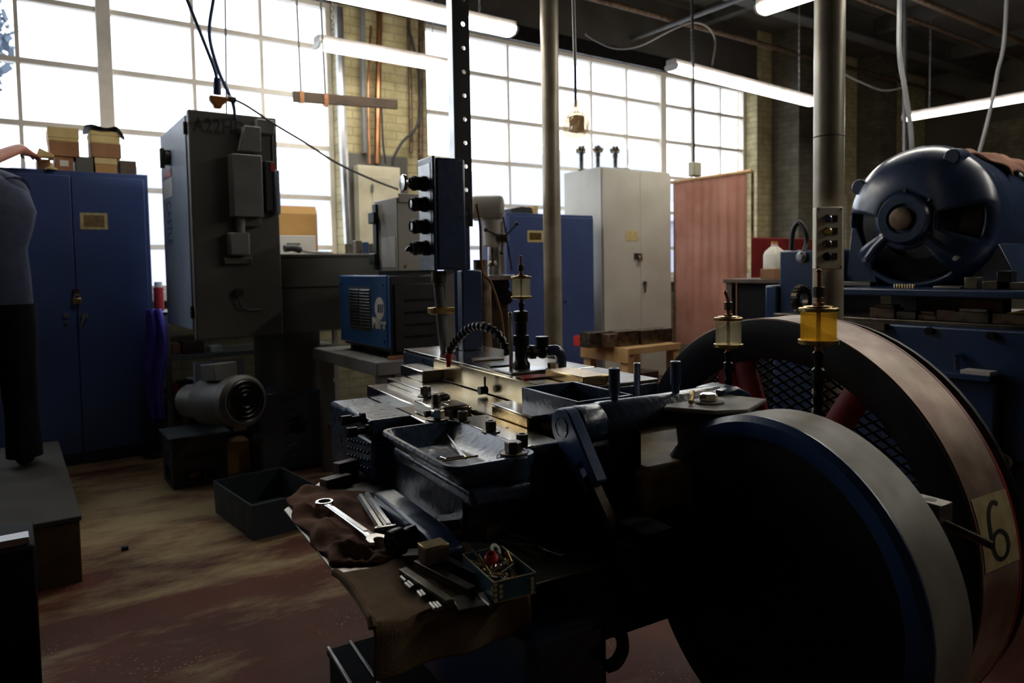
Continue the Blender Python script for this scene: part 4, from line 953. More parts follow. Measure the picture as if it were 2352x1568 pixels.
for i, (px, l) in enumerate(((1335, 'leftmost'), (1373, 'middle'), (1413, 'rightmost'))):
    y = 5.75; a = at(px, 348, y=y); bz = hz
    r = thing('tool_holder', (a.x, y, bz), f'{l} of three dark tool holders standing on the tall grey cabinet', 'tool holder', 'tool holders on the grey cabinet')
    build(MB().lathe([(.04, .001), (.04, .012), (.022, .02), (.022, .16), (.028, .17), (.028, a.z-bz)], (a.x, y, bz), n=14), 'shank', 'bluegrey' if False else 'steeldk', r)
    b = MB()
    for k in range(3):
        an = k*2.1+i; e = Vector((math.cos(an), math.sin(an), 0)); b.box(-.05, .05, -.012, .012, 0, .05, Matrix.Translation((a.x, y, a.z+.0))@Matrix.Rotation(an, 4, 'Z')@Matrix.Rotation(.35, 4, 'Y'))
    build(b, 'jaws', 'steeldk', r, bev=.004)
a = at(1400, 383, y=5.7); tag(build(MB().box(a.x-.02, a.x+.16, 5.55, 5.68, hz+.001, hz+.035), 'flat_block', 'bluegrey', bev=.003), 'flat grey block on the tall grey cabinet in front of the rightmost tool holder', 'block')

# ---- red welding curtain
ux = 6.25
a = at(1546, 420, x=ux); c = at(1722, 396, x=ux)
cu = thing('welding_curtain', (ux, (a.y+c.y)/2, .35), 'faded red welding curtain on a wooden rod, right of the tall grey cabinet', 'curtain')
build(MB().tube([(ux, a.y+.03, a.z+.01), (ux, c.y-.02, c.z+.012)], .02, 10), 'rod', 'wood', cu)
Lc = a.y-c.y
def cf(u, v):
    y = a.y-Lc*(u*.97+.012); zt_ = a.z+(c.z-a.z)*u
    z = zt_-v*(zt_-.38)
    k = 1-.55*v
    return Vector((ux+.022*math.sin(u*17+.9*math.sin(v*3))*(.4+.6*v)+.03*math.sin(u*9+1)*v+.012*math.sin(u*55)*(1-v), y+.02*math.sin(u*17+1.2)*v, z))
o = build(MB().grid(cf, 90, 30), 'curtain_cloth', 'white', cu)
def curtainmat():
    m = mat('red_curtain_cloth', (.36, .155, .105), .85, c2=(.44, .22, .155), scale=3, rvar=0)
    nt = m.node_tree; N = nt.nodes; L = nt.links; b = N['Principled BSDF']
    src = b.inputs['Base Color'].links[0].from_socket
    t = N.new('ShaderNodeBsdfTranslucent'); L.new(src, t.inputs[0]); mx = N.new('ShaderNodeMixShader'); mx.inputs[0].default_value = .62
    L.new(b.outputs[0], mx.inputs[1]); L.new(t.outputs[0], mx.inputs[2]); L.new(mx.outputs[0], N['Material Output'].inputs[0]); return m
o.data.materials[0] = curtainmat()
# a stand holding the rod
for (y, z) in ((a.y+.02, a.z), (c.y-.0, c.z)):
    build(MB().cyl((ux+.045, y, 0), (ux+.045, y, z+.02), .015, n=10), 'post', 'rust', cu); build(MB().box(ux-.1, ux+.19, y-.03, y+.03, 0, .02), 'foot', 'rust', cu)

# ---- wooden bench with steel blocks
BZ = .60
n1 = at(1330, 790, z=BZ); n2 = at(1452, 800, z=BZ); n3 = at(1549, 787, z=BZ)
wx_0 = (n1.x+n2.x)/2; wy_0 = n2.y; wy_1 = n1.y; wx_1 = n3.x
wb_ = thing('wooden_bench', ((wx_0+wx_1)/2, (wy_0+wy_1)/2, 0), 'small pine bench loaded with steel blocks, in front of the tall grey cabinet', 'bench')
build(MB().box(wx_0, wx_1, wy_0, wy_1, BZ-.02, BZ), 'top', 'wood', wb_, bev=.003)
build(MB().box(wx_0-.02, wx_0, wy_0-.02, wy_1+.02, BZ-.12, BZ+.005), 'apron_board', 'wood', wb_, bev=.002); build(MB().box(wx_0+.0005, wx_1, wy_0-.02, wy_0-.0005, BZ-.05, BZ+.005), 'apron_board', 'wood', wb_, bev=.002)
for (x, y) in ((wx_0, wy_0), (wx_1-.07, wy_0), (wx_0, wy_1-.09), (wx_1-.07, wy_1-.09)): build(MB().box(x+.001, x+.07, y+.001, y+.09, 0, BZ-.0205), 'leg', 'wood', wb_, bev=.003)
build(MB().box(wx_0+.01, wx_1-.01, wy_0+.02, wy_1-.02, .22, .24), 'shelf', 'wood', wb_)
bl = [(1340, 772, 1352, 790, 'redpaint', 'red block at the left end of the pine bench'), (1354, 760, 1400, 786, 'steeldk', 'dark steel block beside the red block on the pine bench'), (1400, 766, 1418, 790, 'rust', 'small rusty steel block in the middle of the pine bench'), (1420, 757, 1468, 790, 'steeldk', 'large dark steel block at the near corner of the pine bench'), (1474, 752, 1545, 782, 'steeldk', 'wide dark steel block at the right end of the pine bench')]
for i, (x0, y0, x1, y1, m, l) in enumerate(bl):
    yy = wy_0+.06+ (.30 if i == 0 else .18 if i == 1 else .08 if i < 4 else .06)
    p = at(x0, y1-8, y=yy); q = at(x1, y0, y=yy)
    tag(build(MB().box(p.x, q.x, yy, yy+.13, BZ+.001, max(q.z, BZ+.04)), 'steel_block', m, bev=.004), l, 'block', 'steel blocks on the pine bench')
tag(build(MB().box(wx_0+.1, wx_1-.15, wy_0+.1, wy_1-.15, .241, .36), 'steel_block', 'steeldk', bev=.004), 'dark steel block on the lower shelf of the pine bench', 'block')

# ---- drill press
dx = at(1131, 600, d=4.6); dd = 4.6
def dp_(px, py): return at(px, py, d=dd)
dpz = thing('drill_press', (dx.x+.1, dx.y+.1, 0), 'pale grey drill press behind the black post, with lever handles', 'drill press')
tzz = dp_(1135, 632).z
hd0 = dp_(1131, 450); hd1 = dp_(1131, 502)
hv = Vector((RT.x, RT.y, 0)).normalized(); fv = Vector((FW.x, FW.y, 0)).normalized()
TT = Matrix(((hv.x, fv.x, 0, dx.x), (hv.y, fv.y, 0, dx.y), (0, 0, 1, 0), (0, 0, 0, 1)))
s_ = dd/FPX
loops = [[(x*s_, y, z) for (x, y) in rrect(-48*k, 29*k+3, 0, 1, .01)] for k, z in ()]
b = MB(TT); pts = rrect(-50*s_, 29*s_, -.08, .24, .035)
zb_, zt_ = hd1.z, hd0.z
cen_ = (-10*s_, .08)
b.loft([[((x-cen_[0])*k+cen_[0], (y-cen_[1])*k+cen_[1], z) for x, y in pts] for k, z in ((.86, zb_), (1, zb_+.03), (1, zt_-.035), (.92, zt_-.01), (.75, zt_))]); build(b, 'head_cover', 'greycab', dpz)
b = MB(TT); b.cyl((0, .0, dp_(0, 585).z), (0, 0, zb_), 20*s_, n=20); b.box(-18*s_, 18*s_, 0, .18, dp_(0, 575).z, zb_-.001); build(b, 'spindle_housing', 'greycab', dpz, bev=.01)
build(MB(TT).cyl((0, 0, dp_(0, 618).z), (0, 0, dp_(0, 586).z), 4*s_).lathe([(11*s_, 0), (11*s_, .02), (7*s_, .035)], (0, 0, dp_(0, 630).z)), 'chuck', 'steeldk', dpz)
build(MB(TT).cyl((.02, .20, .0), (.02, .20, zb_-.01), 20*s_, n=24), 'column', 'chrome', dpz)
build(MB(TT).cyl((14*s_, -.03, dp_(0, 567).z), (34*s_, -.03, dp_(0, 567).z), 11*s_, n=16), 'feed_hub', 'steeldk', dpz)
for (px, py, ql) in ((1188, 535, 1), (1152, 600, 1), (1118, 548, 0)):
    p = Vector((27*s_, -.04, dp_(0, 566).z)); q = Vector(((px-1131)*s_, -.08, dp_(0, py).z))
    build(MB(TT).tube([p, q], .006, 8).sph(q, .014, n=10, m=6), 'feed_lever', 'rubber', dpz)
build(MB(TT).tube(smoothpath([(24*s_, 0, zb_+.02), (30*s_, 0, dp_(0, 540).z), (44*s_, .05, dp_(0, 640).z)]), .007, 6), 'drive_cable', 'rubber', dpz)
build(MB(TT).box(-32*s_, 50*s_, -.1, .22, tzz-.03, tzz), 'work_table', 'steel', dpz, bev=.004)
build(MB(TT).box(-40*s_, 60*s_, -.12, .32, 0, .05), 'foot', 'greydk', dpz, bev=.01)
# machine clutter under it
build(MB(TT).box(-38*s_, 36*s_, -.05, .3, .05, tzz-.031), 'stand', 'wooddk', dpz, bev=.01)
for (px, py, r_) in ((1148, 672, 22), (1160, 700, 18)):
    build(MB(TT).lathe([(r_*s_, 0), (r_*s_, .03), (r_*.5*s_, .04)], ((px-1131)*s_, -.052, dp_(0, py).z), (0, -1, 0), 20), 'pulley', 'blackm', dpz)

# ---- hanging plastic-wrapped outlet and the thin pendant box
px_d = 3.6
p = at(1324, 250, d=px_d); p0 = at(1317, 0, d=px_d)
pl = thing('hanging_outlet', (p.x, p.y, at(1324, 312, d=px_d).z), 'hanging cord outlet wrapped in a crinkled plastic bag, right of the slim column', 'hanging outlet')
build(MB().tube([(p0.x-.005, p0.y, CZ-.33), p0, at(1321, 150, d=px_d)], .0085, 8), 'cord', 'cablelt', pl)
build(MB().tube([at(1321, 150, d=px_d), at(1322, 245, d=px_d)], .007, 8), 'cord_end', 'inkblue', pl)
zb_ = at(1324, 312, d=px_d).z; zt_ = at(1324, 228, d=px_d).z
build(MB().box(p.x-.028, p.x+.028, p.y-.03, p.y+.03, zb_+.02, zb_+.10), 'outlet_box', 'wood', pl, bev=.006)
r2 = random.Random(3)
def bagp(u, v):
    a_ = u*2*PI; t = v; rr = [.008, .014, .010, .045, .056, .060, .058, .05, .0][min(8, int(t*8.001))]
    rr += .007*math.sin(a_*5+t*11)*(1 if t > .3 else .3)+.004*math.sin(a_*9+t*23)*(1 if t > .3 else 0)
    return Vector((p.x+rr*math.cos(a_), p.y+rr*math.sin(a_), zt_+(zb_-zt_)*min(1, t*1.06)))
build(MB().grid(bagp, 40, 24), 'plastic_bag', 'bag', pl)
pd = 5.2
p = at(1596, 385, d=pd); p0 = at(1590, 0, d=pd)
pl = thing('pendant_switch', (p.x, p.y, at(1596, 405, d=pd).z), 'thin black cable with a small beige switch box, hanging above the red curtain', 'switch')
build(MB().tube([(p0.x, p0.y, CZ-.33), p0, at(1593, 200, d=pd), at(1594, 372, d=pd)], .0085, 8), 'cord', 'rubber', pl)
build(MB().box(p.x-.042, p.x+.042, p.y-.03, p.y+.03, at(1596, 405, d=pd).z, at(1596, 373, d=pd).z), 'switch_box', 'cream', pl, bev=.008)
cable('lamp_cord', [at(1345, 78, y=4.6), at(1372, 95, y=4.6), at(1415, 111, y=4.6), at(1470, 105, y=4.6), at(1540, 70, y=4.6), at(1590, 52, y=4.6), at(1625, 62, y=4.6), at(1643, 95, y=4.6), at(1636, 150, y=4.45)], .009, 'cablelt', 'pale slack cord sagging from the ceiling to the strip light left of the thick column')
q_ = at(1908, 120, d=6.5)
cable('lamp_cord', [Vector((q_.x, q_.y, CZ-.001)), Vector((q_.x, q_.y, q_.z+.5)), q_, at(1935, 165, d=6.5), at(1980, 190, d=6.5), at(2030, 208, d=6.5), at(2080, 200, d=6.5)], .009, 'cablelt', 'pale slack cord just right of the thick column, below the ceiling')
# ================================================================== RIGHT BACKGROUND: the second press with its big motor
XM = 3.20
def xm(px, py): return at(px, py, x=XM)
m2 = thing('blue_press', (3.7, .8, 0), 'second blue press at the right edge, carrying the big motor on its deck', 'press')
cz = 1.02; yl = xm(2028, 760).y
build(MB().box(XM+.04, 4.3, -1.2, 2.25, 0, .93), 'body', 'blue', m2, bev=.02)
cv = build(MB().box(XM, XM+.0395, -1.2, yl, .50, cz), 'front_cover', 'blue', m2, bev=.012, seg=3)
for px, py in ((2137, 757), (2280, 768)): 
    p = xm(px, py); build(MB().cyl((XM, p.y, p.z-.005), (XM-.02, p.y, p.z-.005), .017, n=14), 'cover_knob', 'blackm', cv)
build(MB().box(XM+.041, 4.3, -1.2, 1.985, .931, 1.035).box(XM+.041, 3.42, 1.985, 2.24, .931, 1.035), 'shelf_deck', 'steeldk', m2, bev=.003)
dk = 1.175
ya = xm(1930, 655).y
build(MB().box(XM-.03, 4.3, -1.2, ya, dk-.032, dk), 'upper_deck', 'blue', m2, bev=.006)
for y in (ya-.12, .9, 0., -.9): build(MB().box(XM+.35, 4.2, y-.06, y+.06, 1.0355, dk-.0325), 'deck_support', 'black', m2)
# ledge and little door on the lower face
p0 = xm(2116, 832); p1 = xm(2300, 856)
build(MB().box(XM-.10, XM-.0005, p1.y, p0.y, p1.z-.03, p1.z-.005), 'ledge', 'blue', m2, bev=.004)
build(MB().box(XM-.05, XM-.0005, p1.y+.0, p0.y-.08, .45, p1.z-.031), 'door_block', 'blue', m2, bev=.01)
q = xm(2205, 815); build(MB().lathe([(.010, 0), (.010, .05), (.022, .055), (.022, .062)], (XM-.03, q.y, q.z-.055)), 'spring_plunger', 'blue', m2)
q = xm(2182, 880); q2 = xm(2168, 905); build(MB().tube([(XM-.07, q.y, q.z+.02), (XM-.075, q2.y, q2.z-.05)], .012, 8), 'handle', 'plate', m2)
qa = at(2265, 853, x=XM-.06); qb = at(2310, 838, x=XM-.06)
tag(build(MB().box(XM-.095, XM-.02, p1.y+.005, p1.y+.11, p1.z-.0045, p1.z+.010), 'notepad', 'paper'), 'pale paper pad lying on the ledge of the second blue press', 'paper')
# tall block at its left end, hose loop and clutter
xa = 3.45
b0 = at(1790, 576, x=xa); b1 = at(1880, 690, x=xa)
pbx2 = thing('pump_box', (xa+.2, b0.y-.1, .93), 'blue pump box with a black hose loop, just left of the thick right-hand column', 'pump box')
build(MB().box(xa, xa+.4, b1.y-.12, b0.y, .9305, b0.z), 'box', 'blue', pbx2, bev=.008)
c0 = at(1762, 655, x=xa); build(MB().box(xa-.02, xa+.38, b0.y+.001, c0.y, .93, c0.z), 'step_block', 'blue', pbx2, bev=.01)
h = [at(1818, 576, x=xa+.05), at(1822, 530, x=xa+.05), at(1836, 511, x=xa+.05), at(1850, 530, x=xa+.05), at(1853, 560, x=xa+.05), at(1842, 585, x=xa-.01)]
build(MB().tube(smoothpath(h), .013, 10), 'hose', 'rubber', pbx2)
q = at(1843, 590, x=xa); build(MB().lathe([(.03, 0), (.03, .012), (.016, .014), (.016, .03)], (xa, q.y, q.z), (-1, 0, 0)), 'hose_fitting', 'brightedge', pbx2)
q = at(1880, 634, x=xa-.1); build(MB().sph((xa-.02, q.y-.02, q.z), .05, (1, 1, .4), 14, 8), 'cap', 'bluegrey', pbx2)
q = at(1814, 700, x=XM); rg = thing('ring_gear', (XM+.1, q.y+.1, 1.036), 'dark toothed ring standing on the second blue press, left of the large amber oiler', 'gear')
b = MB(); 
Rg = .062
for k in range(18):
    a_ = 2*PI*k/18; b.box(Rg-.004, Rg+.01, -.008, .008, -.014, .014, Matrix.Translation((XM+.1, q.y, 1.036+Rg+.012))@Matrix.Rotation(PI/2, 4, 'X')@Matrix.Rotation(a_, 4, 'Z'))
b.lathe([(.035, -.015), (Rg, -.015), (Rg, .015), (.035, .015)], (XM+.1, q.y, 1.036+Rg+.012), (0, 1, 0), 28, closed=True); build(b, 'gear', 'steeldk', rg)
# plank / brown edge left of the cover
p0 = xm(1940, 727); p1 = xm(2040, 742)
tag(build(MB().box(XM-.03, XM+.04, p1.y+.0, p0.y+.15, p1.z+.0-.035, p1.z+.0), 'wooden_rail', 'wooddk', bev=.003), 'dark brown wooden rail at the front of the second blue press, behind the flywheel', 'rail')
# bars and blocks on the shelf
r4 = random.Random(11)
k = 0
for (py_, n_, xoff, lab) in (((0), 9, .06, 'near'),):
    y = ya-.1
    for i in range(11):
        L = r4.uniform(.10, .24); w_ = r4.uniform(.03, .06); hgt = r4.uniform(.012, .03); y -= L*.72
        x0 = XM+.05+r4.uniform(0, .04); z = 1.0362
        if i % 3 == 1: z += 0
        tag(build(MB().box(x0, x0+w_*2, y, y+L*.68, z, z+hgt*1.6), 'steel_bar', r4.choice(['steeldk', 'plate', 'rust']), bev=.002), 'flat steel bar lying on the shelf under the big motor\'s deck', 'bar', 'steel bars on the press shelf')
        if i % 2 == 0:
            z2 = z+hgt*1.6+.0005
            tag(build(MB().box(x0+.01, x0+w_*1.6, y+.01, y+L*.6, z2, z2+.014), 'steel_bar', r4.choice(['plate', 'steeldk', 'rust']), bev=.002), 'flat steel bar lying on the shelf under the big motor\'s deck', 'bar', 'steel bars on the press shelf')
# brown stack of blocks and paper on the shelf
p = xm(2185, 720)
tag(build(MB().box(XM+.0+.24, XM+.33, p.y-.1, p.y+.06, 1.0362, 1.125), 'wood_block', 'cardbr', bev=.003), 'brown stacked block among the steel bars on the press shelf', 'block')
p = xm(2335, 700)
tag(build(MB().ext([(XM+.05, p.y-.1, 1.09), (XM+.05, p.y+.05, 1.08), (XM+.16, p.y-.02, 1.10)], (0, 0, .003)), 'rag_paper', 'card'), 'crumpled tan paper at the right end of the press shelf', 'paper')
# bits on the deck
for i in range(8):
    p = at(2056+6*i, 651, x=XM+.02); tag(build(MB().lathe([(.006, 0), (.006, .014), (.004, .018)], (XM+.02, p.y, dk+.0005), n=10), 'pin', 'brass' if i % 2 else 'plate'), 'tiny bright pin in the row on the deck edge below the big motor', 'pin', 'pins on the deck edge')
for i, (px, w_, h_, m) in enumerate(((2175, .11, .012, 'plate'), (2230, .05, .05, 'steeldk'), (2285, .09, .035, 'steeldk'), (2305, .05, .075, 'blackm'), (2335, .10, .03, 'steeldk'))):
    p = at(px, 650, x=XM+.03); tag(build(MB().box(XM+.03, XM+.09, p.y-w_/2, p.y+w_/2, dk+.0005, dk+h_), 'steel_part', m, bev=.003), 'small steel part lying on the deck right of the big motor', 'part', 'steel parts on the deck')
# ---- the motor
mc = at(2125, 505, d=3.35); R_ = .332
mz = mc.z; mx_ = mc.x; my = mc.y
mt = thing('large_motor', (mx_+.3, my, dk), 'large round blue motor at the right with a bell-shaped end and dull hub', 'motor')
b = MB(); X_ax = (1, 0, 0)
b.lathe([(R_*.93, .03), (R_*.95, .10), (R_*.955, .30), (R_*.95, .62), (R_*.90, .70), (.05, .76)], (mx_, my, mz), X_ax, 56); build(b, 'stator', 'motorblue', mt)
build(MB().lathe([(R_*.90, -.012), (R_, -.008), (R_*1.012, .012), (R_*1.012, .03), (R_*.94, .04)], (mx_, my, mz), X_ax, 56), 'flange_ring', 'motorblue', mt)
# bell end with three openings; profile from ring to hub
prof = [(R_*.985, -.010), (R_*.955, -.055), (R_*.87, -.105), (R_*.74, -.143), (R_*.58, -.165), (R_*.42, -.172), (.105, -.172)]
NA = 72; P0 = Vector((mx_, my, mz))
def bp(r, h, a): return P0+Vector((h, -math.cos(a)*r, math.sin(a)*r))   # a=0 points to -Y (right in the photo), PI/2 up
b = MB(); vs = []
for r, h in prof: vs += [bp(r, h, 2*PI*i/NA) for i in range(NA)]
fs = []
def opened(k, a):
    d_ = math.degrees(a) % 360
    if k == 0: return False
    if 338 <= d_ or d_ < 8: return k in (2, 3, 4)
    if 172 <= d_ <= 210: return k in (1, 2, 3, 4)
    if 232 <= d_ <= 305: return k in (2, 3, 4)
    return False
for k in range(len(prof)-1):
    for i in range(NA):
        a = 2*PI*(i+.5)/NA
        if not opened(k, a): fs.append((k*NA+i, k*NA+(i+1) % NA, (k+1)*NA+(i+1) % NA, (k+1)*NA+i))
b.add(vs, fs)
o = build(b, 'bell_end', 'motorblue', mt); sm = o.modifiers.new('solid', 'SOLIDIFY'); sm.thickness = .016; sm.offset = 1
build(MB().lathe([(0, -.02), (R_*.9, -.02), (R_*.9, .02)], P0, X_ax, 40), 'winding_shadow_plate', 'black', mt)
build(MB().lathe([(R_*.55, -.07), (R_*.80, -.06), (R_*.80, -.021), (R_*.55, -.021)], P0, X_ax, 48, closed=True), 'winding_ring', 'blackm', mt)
b = MB(); b.lathe([(.115, -.165), (.118, -.205), (.105, -.225), (.068, -.225), (.066, -.205), (0, -.204)], P0, X_ax, 36); hb = build(b, 'hub', 'motorblue', mt)
build(MB().lathe([(.05, -.2045), (.05, -.232), (.044, -.236), (0, -.236)], P0, X_ax, 28), 'shaft_end', 'rust', mt)
for a_ in (35, 90, 145, 215, 325): 
    q = bp(.118, -.190, math.radians(a_)); build(MB().cyl(q, q+(q-P0-Vector((q.x-P0.x, 0, 0))).normalized()*.016, .009, n=6), 'hub_bolt', 'steeldk', mt)
for a_ in (222, 318):   # the two lower spokes stand proud as ribs
    a1 = math.radians(a_); build(MB().tube([bp(.12, -.185, a1), bp(R_*.55, -.18, a1), bp(R_*.80, -.14, a1)], .019, 8), 'spoke_rib', 'motorblue', mt)
    q = bp(R_*.82, -.135, a1); build(MB().cyl(q+Vector((-.03, 0, 0)), q+Vector((.02, 0, 0)), .012, n=6), 'rib_bolt', 'plate', mt)
for a_ in (58, 146):
    a1 = math.radians(a_); q = bp(R_*.93, -.075, a1); build(MB().cyl(q+Vector((-.05, 0, 0)), q+Vector((.04, 0, 0)), .036, .044, n=16), 'lug', 'motorblue', mt, bev=.006)
for s_ in (-1, 1):
    build(MB().box(mx_+.02, mx_+.66, my+s_*R_*.62-.05, my+s_*R_*.62+.10*s_+.05*0, dk+.03, mz-R_*.55), 'motor_foot', 'motorblue', mt, bev=.01) if False else None
build(MB().ext([(mx_-.06, my+R_*.55, dk+.001), (mx_-.06, my+R_*1.05, dk+.001), (mx_-.06, my+R_*1.05, dk+.07), (mx_-.06, my+R_*.98, mz-.02), (mx_-.06, my+R_*.90, mz-.02)], (.6, 0, 0)), 'motor_foot', 'motorblue', mt, bev=.006)
build(MB().ext([(mx_-.03, my-R_*.55, dk+.001), (mx_-.03, my-R_*1.15, dk+.001), (mx_-.03, my-R_*1.15, dk+.05), (mx_-.03, my-R_*.95, mz-.12), (mx_-.03, my-R_*.80, mz-.12)], (.6, 0, 0)), 'motor_foot', 'motorblue', mt, bev=.006)
p = at(1960, 633, x=mx_-.1); build(MB().box(mx_-.11, mx_-.061, my+R_*.60, my+R_*1.06, dk+.001, dk+.022), 'foot_plate', 'plate', mt, bev=.003)
# rag over the motor
def ragf(u, v):
    x = mx_+.20+.40*u+.02*math.sin(v*9); a = math.radians(92-58*v+6*math.sin(u*7))
    r = R_*.955+.014+.012*math.sin(u*16+v*6)*math.sin(v*11+1)
    q = bp(r, 0, a); q.x = x; return q
o = build(MB().grid(ragf, 36, 30), 'shop_rag', 'ragpink'); tag(o, 'faded pinkish rag draped over the back of the large blue motor', 'rag'); sm = o.modifiers.new('solid', 'SOLIDIFY'); sm.thickness = .008; sm.offset = 1
# hoses and wires hanging at the right
cable('hanging_cable', [Vector((at(2066, 0, d=4.6).x, at(2066, 0, d=4.6).y, CZ-.33)), at(2066, 0, d=4.6), at(2066, 120, d=4.6), at(2078, 200, d=4.6), at(2090, 280, d=4.6), at(2095, 345, d=4.6)], .0155, 'cable', 'thick grey cable hanging down behind the left of the big blue motor')
cable('hanging_cable', [Vector((at(2310, 40, d=4.6).x, at(2310, 40, d=4.6).y, CZ-.33)), at(2310, 40, d=4.6), at(2290, 170, d=4.6), at(2275, 250, d=4.6), at(2252, 340, d=4.6), at(2240, 380, d=4.6)], .012, 'cable', 'grey cable hanging slantwise above the right end of the big blue motor')
cable('hanging_rod', [Vector((at(2078, 0, d=7).x, at(2078, 0, d=7).y, CZ-.33)), at(2078, 180, d=7), at(2078, 350, d=7)], .02, 'cable', 'straight grey conduit hanging behind the thick cable and the big blue motor', 'conduit')
# jug, red bin and brown carton on a low stand behind
st = thing('side_stand', (4.4, 3.0, 0), 'dark stand with clutter behind the second blue press, right of the red curtain', 'stand')
xs_ = 4.35
p = at(1768, 640, x=xs_); sz = p.z
build(MB().box(xs_-.1, xs_+.5, p.y-.25, p.y+.32, sz-.03, sz), 'top', 'wooddk', st, bev=.004)
for dx_ in (-.08, .42):
    for dy_ in (-.23, .26): build(MB().box(xs_+dx_, xs_+dx_+.05, p.y+dy_, p.y+dy_+.05, 0, sz-.0305), 'leg', 'wooddk', st)
build(MB().box(xs_-.05, xs_+.40, p.y-.17, p.y+.24, .06, sz-.0305), 'cupboard', 'matteblack', st, bev=.004)
p = at(1768, 617, x=xs_); j0 = at(1752, 590, x=xs_); j1 = at(1786, 590, x=xs_); jt = at(1768, 560, x=xs_).z
tag(build(MB().box(xs_-.03, xs_+.12, j1.y, j0.y, sz+.001, p.z-.001), 'carton', 'cardbr', bev=.003), 'brown carton under the translucent plastic jug', 'carton')
jw = abs(j0.y-j1.y)/2; jc = Vector((xs_+.05, (j0.y+j1.y)/2, p.z))
jg = thing('plastic_jug', jc, 'translucent plastic jug standing on a brown carton, right of the red curtain', 'jug')
pts = rrect(-jw, jw, -jw, jw, jw*.35, 4); hh_ = (jt-p.z)
b = MB(); b.loft([[(jc.x+x*k, jc.y+y*k, jc.z+hh_*h) for x, y in pts] for k, h in ((1, .002), (1, .55), (.85, .7), (.45, .86), (.3, .9), (.3, 1))]); build(b, 'bottle', 'jug', jg)
build(MB().cyl((jc.x, jc.y, jt), (jc.x, jc.y, jt+.018), jw*.36), 'cap', 'orange', jg)
p = at(1740, 560, x=4.9); 
rb = thing('red_bin', (5.0, p.y, 0), 'red steel bin with a sloping lid behind the plastic jug', 'bin')
b = MB(); q0 = at(1724, 545, x=4.9); q1 = at(1805, 560, x=4.9)
b.ext([(4.9, q0.y, .0), (4.9, q0.y, q0.z), (4.9, q0.y-.3, q0.z-.02), (4.9, q1.y, q0.z-.2), (4.9, q1.y, 0)], (.4, 0, 0)); build(b, 'body', 'binred', rb, bev=.01)
# ================================================================== THE PRESS IN FRONT  (machine coordinates u, v, z through TM)
def mb(): return MB(TM)
pr = thing('header_press', (.95, 1.45, 0), 'oily blue forming press in the foreground with steel ways, cast tray and cross shaft', 'press', T=TM)
# ---- frame
ubr = muv(1402, 1480, 1.02)[0]; build(mb().box(.62, ubr, 1.02, 1.75, 0, .66), 'base', 'blue', pr, bev=.02, seg=3)
build(mb().box(.88, 1.25, 1.95, 2.3, 0, .6995), 'rear_leg', 'blue', pr, bev=.02)
b = mb(); ub0 = muv(1088, 1110, 1.214)[0]; ub1 = muv(1226, 1100, 1.214)[0]; zb0 = muv(1088, 1173, 1.214)[1]; b.ext([(ub0, 1.214, zb0), (ub1, 1.214, zb0), (ub1, 1.214, .868), (ub0-.01, 1.214, .868)], (0, .42, 0)); build(b, 'bed_block', 'castblue', pr, bev=.012, seg=3)
b = mb(); b.box(.66, 1.0295, 1.35, 2.36, .661, .86); build(b, 'bed', 'castblue', pr, bev=.01)
# low ramped casting at the left of the bed block
b = mb(); b.ext([(.545, 1.23, .735), (.545, 1.60, .735), (.545, 1.60, .775), (.545, 1.30, .775), (.545, 1.23, .760)], (.054, 0, 0)); build(b, 'ramp_block', 'blue', pr, bev=.006)
# flat way surfaces
build(mb().box(.725, .862, 1.622, 1.93, .8605, .90), 'way_plate', 'steel', pr, bev=.003)
build(mb().box(.864, 1.0, 1.60, 2.36, .8605, .918), 'way_plate', 'steel', pr, bev=.003)
build(mb().box(.79, .8635, 1.935, 2.36, .8605, .90), 'way_plate', 'steel', pr, bev=.003)
# tall slide bar with its bright, amber-stained side
fr_ = mu(1025, 822, .985); nr_ = mu(1228, 890, .985)
build(mb().box(1.004, 1.03, 1.56, fr_[1]+.02, .9185, .985), 'slide_bar', 'barsteel', pr, bev=.003)
build(mb().box(1.0305, 1.34, 1.50, 2.63, .70, .975), 'slide_bed', 'castblue', pr, bev=.006)
build(mb().box(1.0305, 1.33, 1.78, 2.62, .9755, .985), 'top_plate', 'steel', pr, bev=.002)
build(mb().box(1.0305, 1.34, 1.50, 1.775, .9755, .983), 'cover_strip', 'plate', pr, bev=.002)
build(mb().box(.93, 1.003, 2.20, 2.40, .9185, .955), 'end_plate', 'steel', pr, bev=.003)
build(mb().cyl((.99, 1.86, .935), (.965, 1.86, .935), .012).cyl((.985, 1.86, .93), (.985, 1.86, .975), .003, n=6), 'stop_pin', 'blackm', pr)
# clamp plate with the three socket screws
build(mb().box(.766, .856, 1.262, 1.618, .8685, .9), 'clamp_plate_base', 'steeldk', pr)
cp = build(mb().box(.766, .858, 1.268, 1.616, .9005, .920), 'clamp_plate', 'steel', pr, bev=.003)
def capscrew(px, py, zt, par, name='socket_screw', r=.0125, h=.026):
    u, v = mu(px, py, zt+h); b = mb()
    b.lathe([(r*.85, .0035), (r, .0045), (r, h-.001), (r*.93, h), (r*.55, h), (r*.5, h-.012), (0, h-.012)], (u, v, zt), n=20)
    o = build(b, name, 'steeldk', par); build(mb().lathe([(.001, .0003), (r*1.75, .0003), (r*1.75, .003), (.001, .0034)], (u, v, zt), n=24), 'washer', 'steel', o); return o
for px, py in ((1063, 943), (1127, 966), (1199, 996)): capscrew(px, py, .920, cp)
for px, py in ((1045, 962), (1093, 973), (1120, 958), (1165, 982), (1222, 1005)):
    u, v = mu(px, py, .9203); build(mb().cyl((u, v, .9195), (u, v, .9204), .004, n=12), 'screw_hole', 'black', cp)
build(mb().box(.859, .935, 1.24, 1.50, .8685, .905), 'inner_rail', 'steeldk', pr)
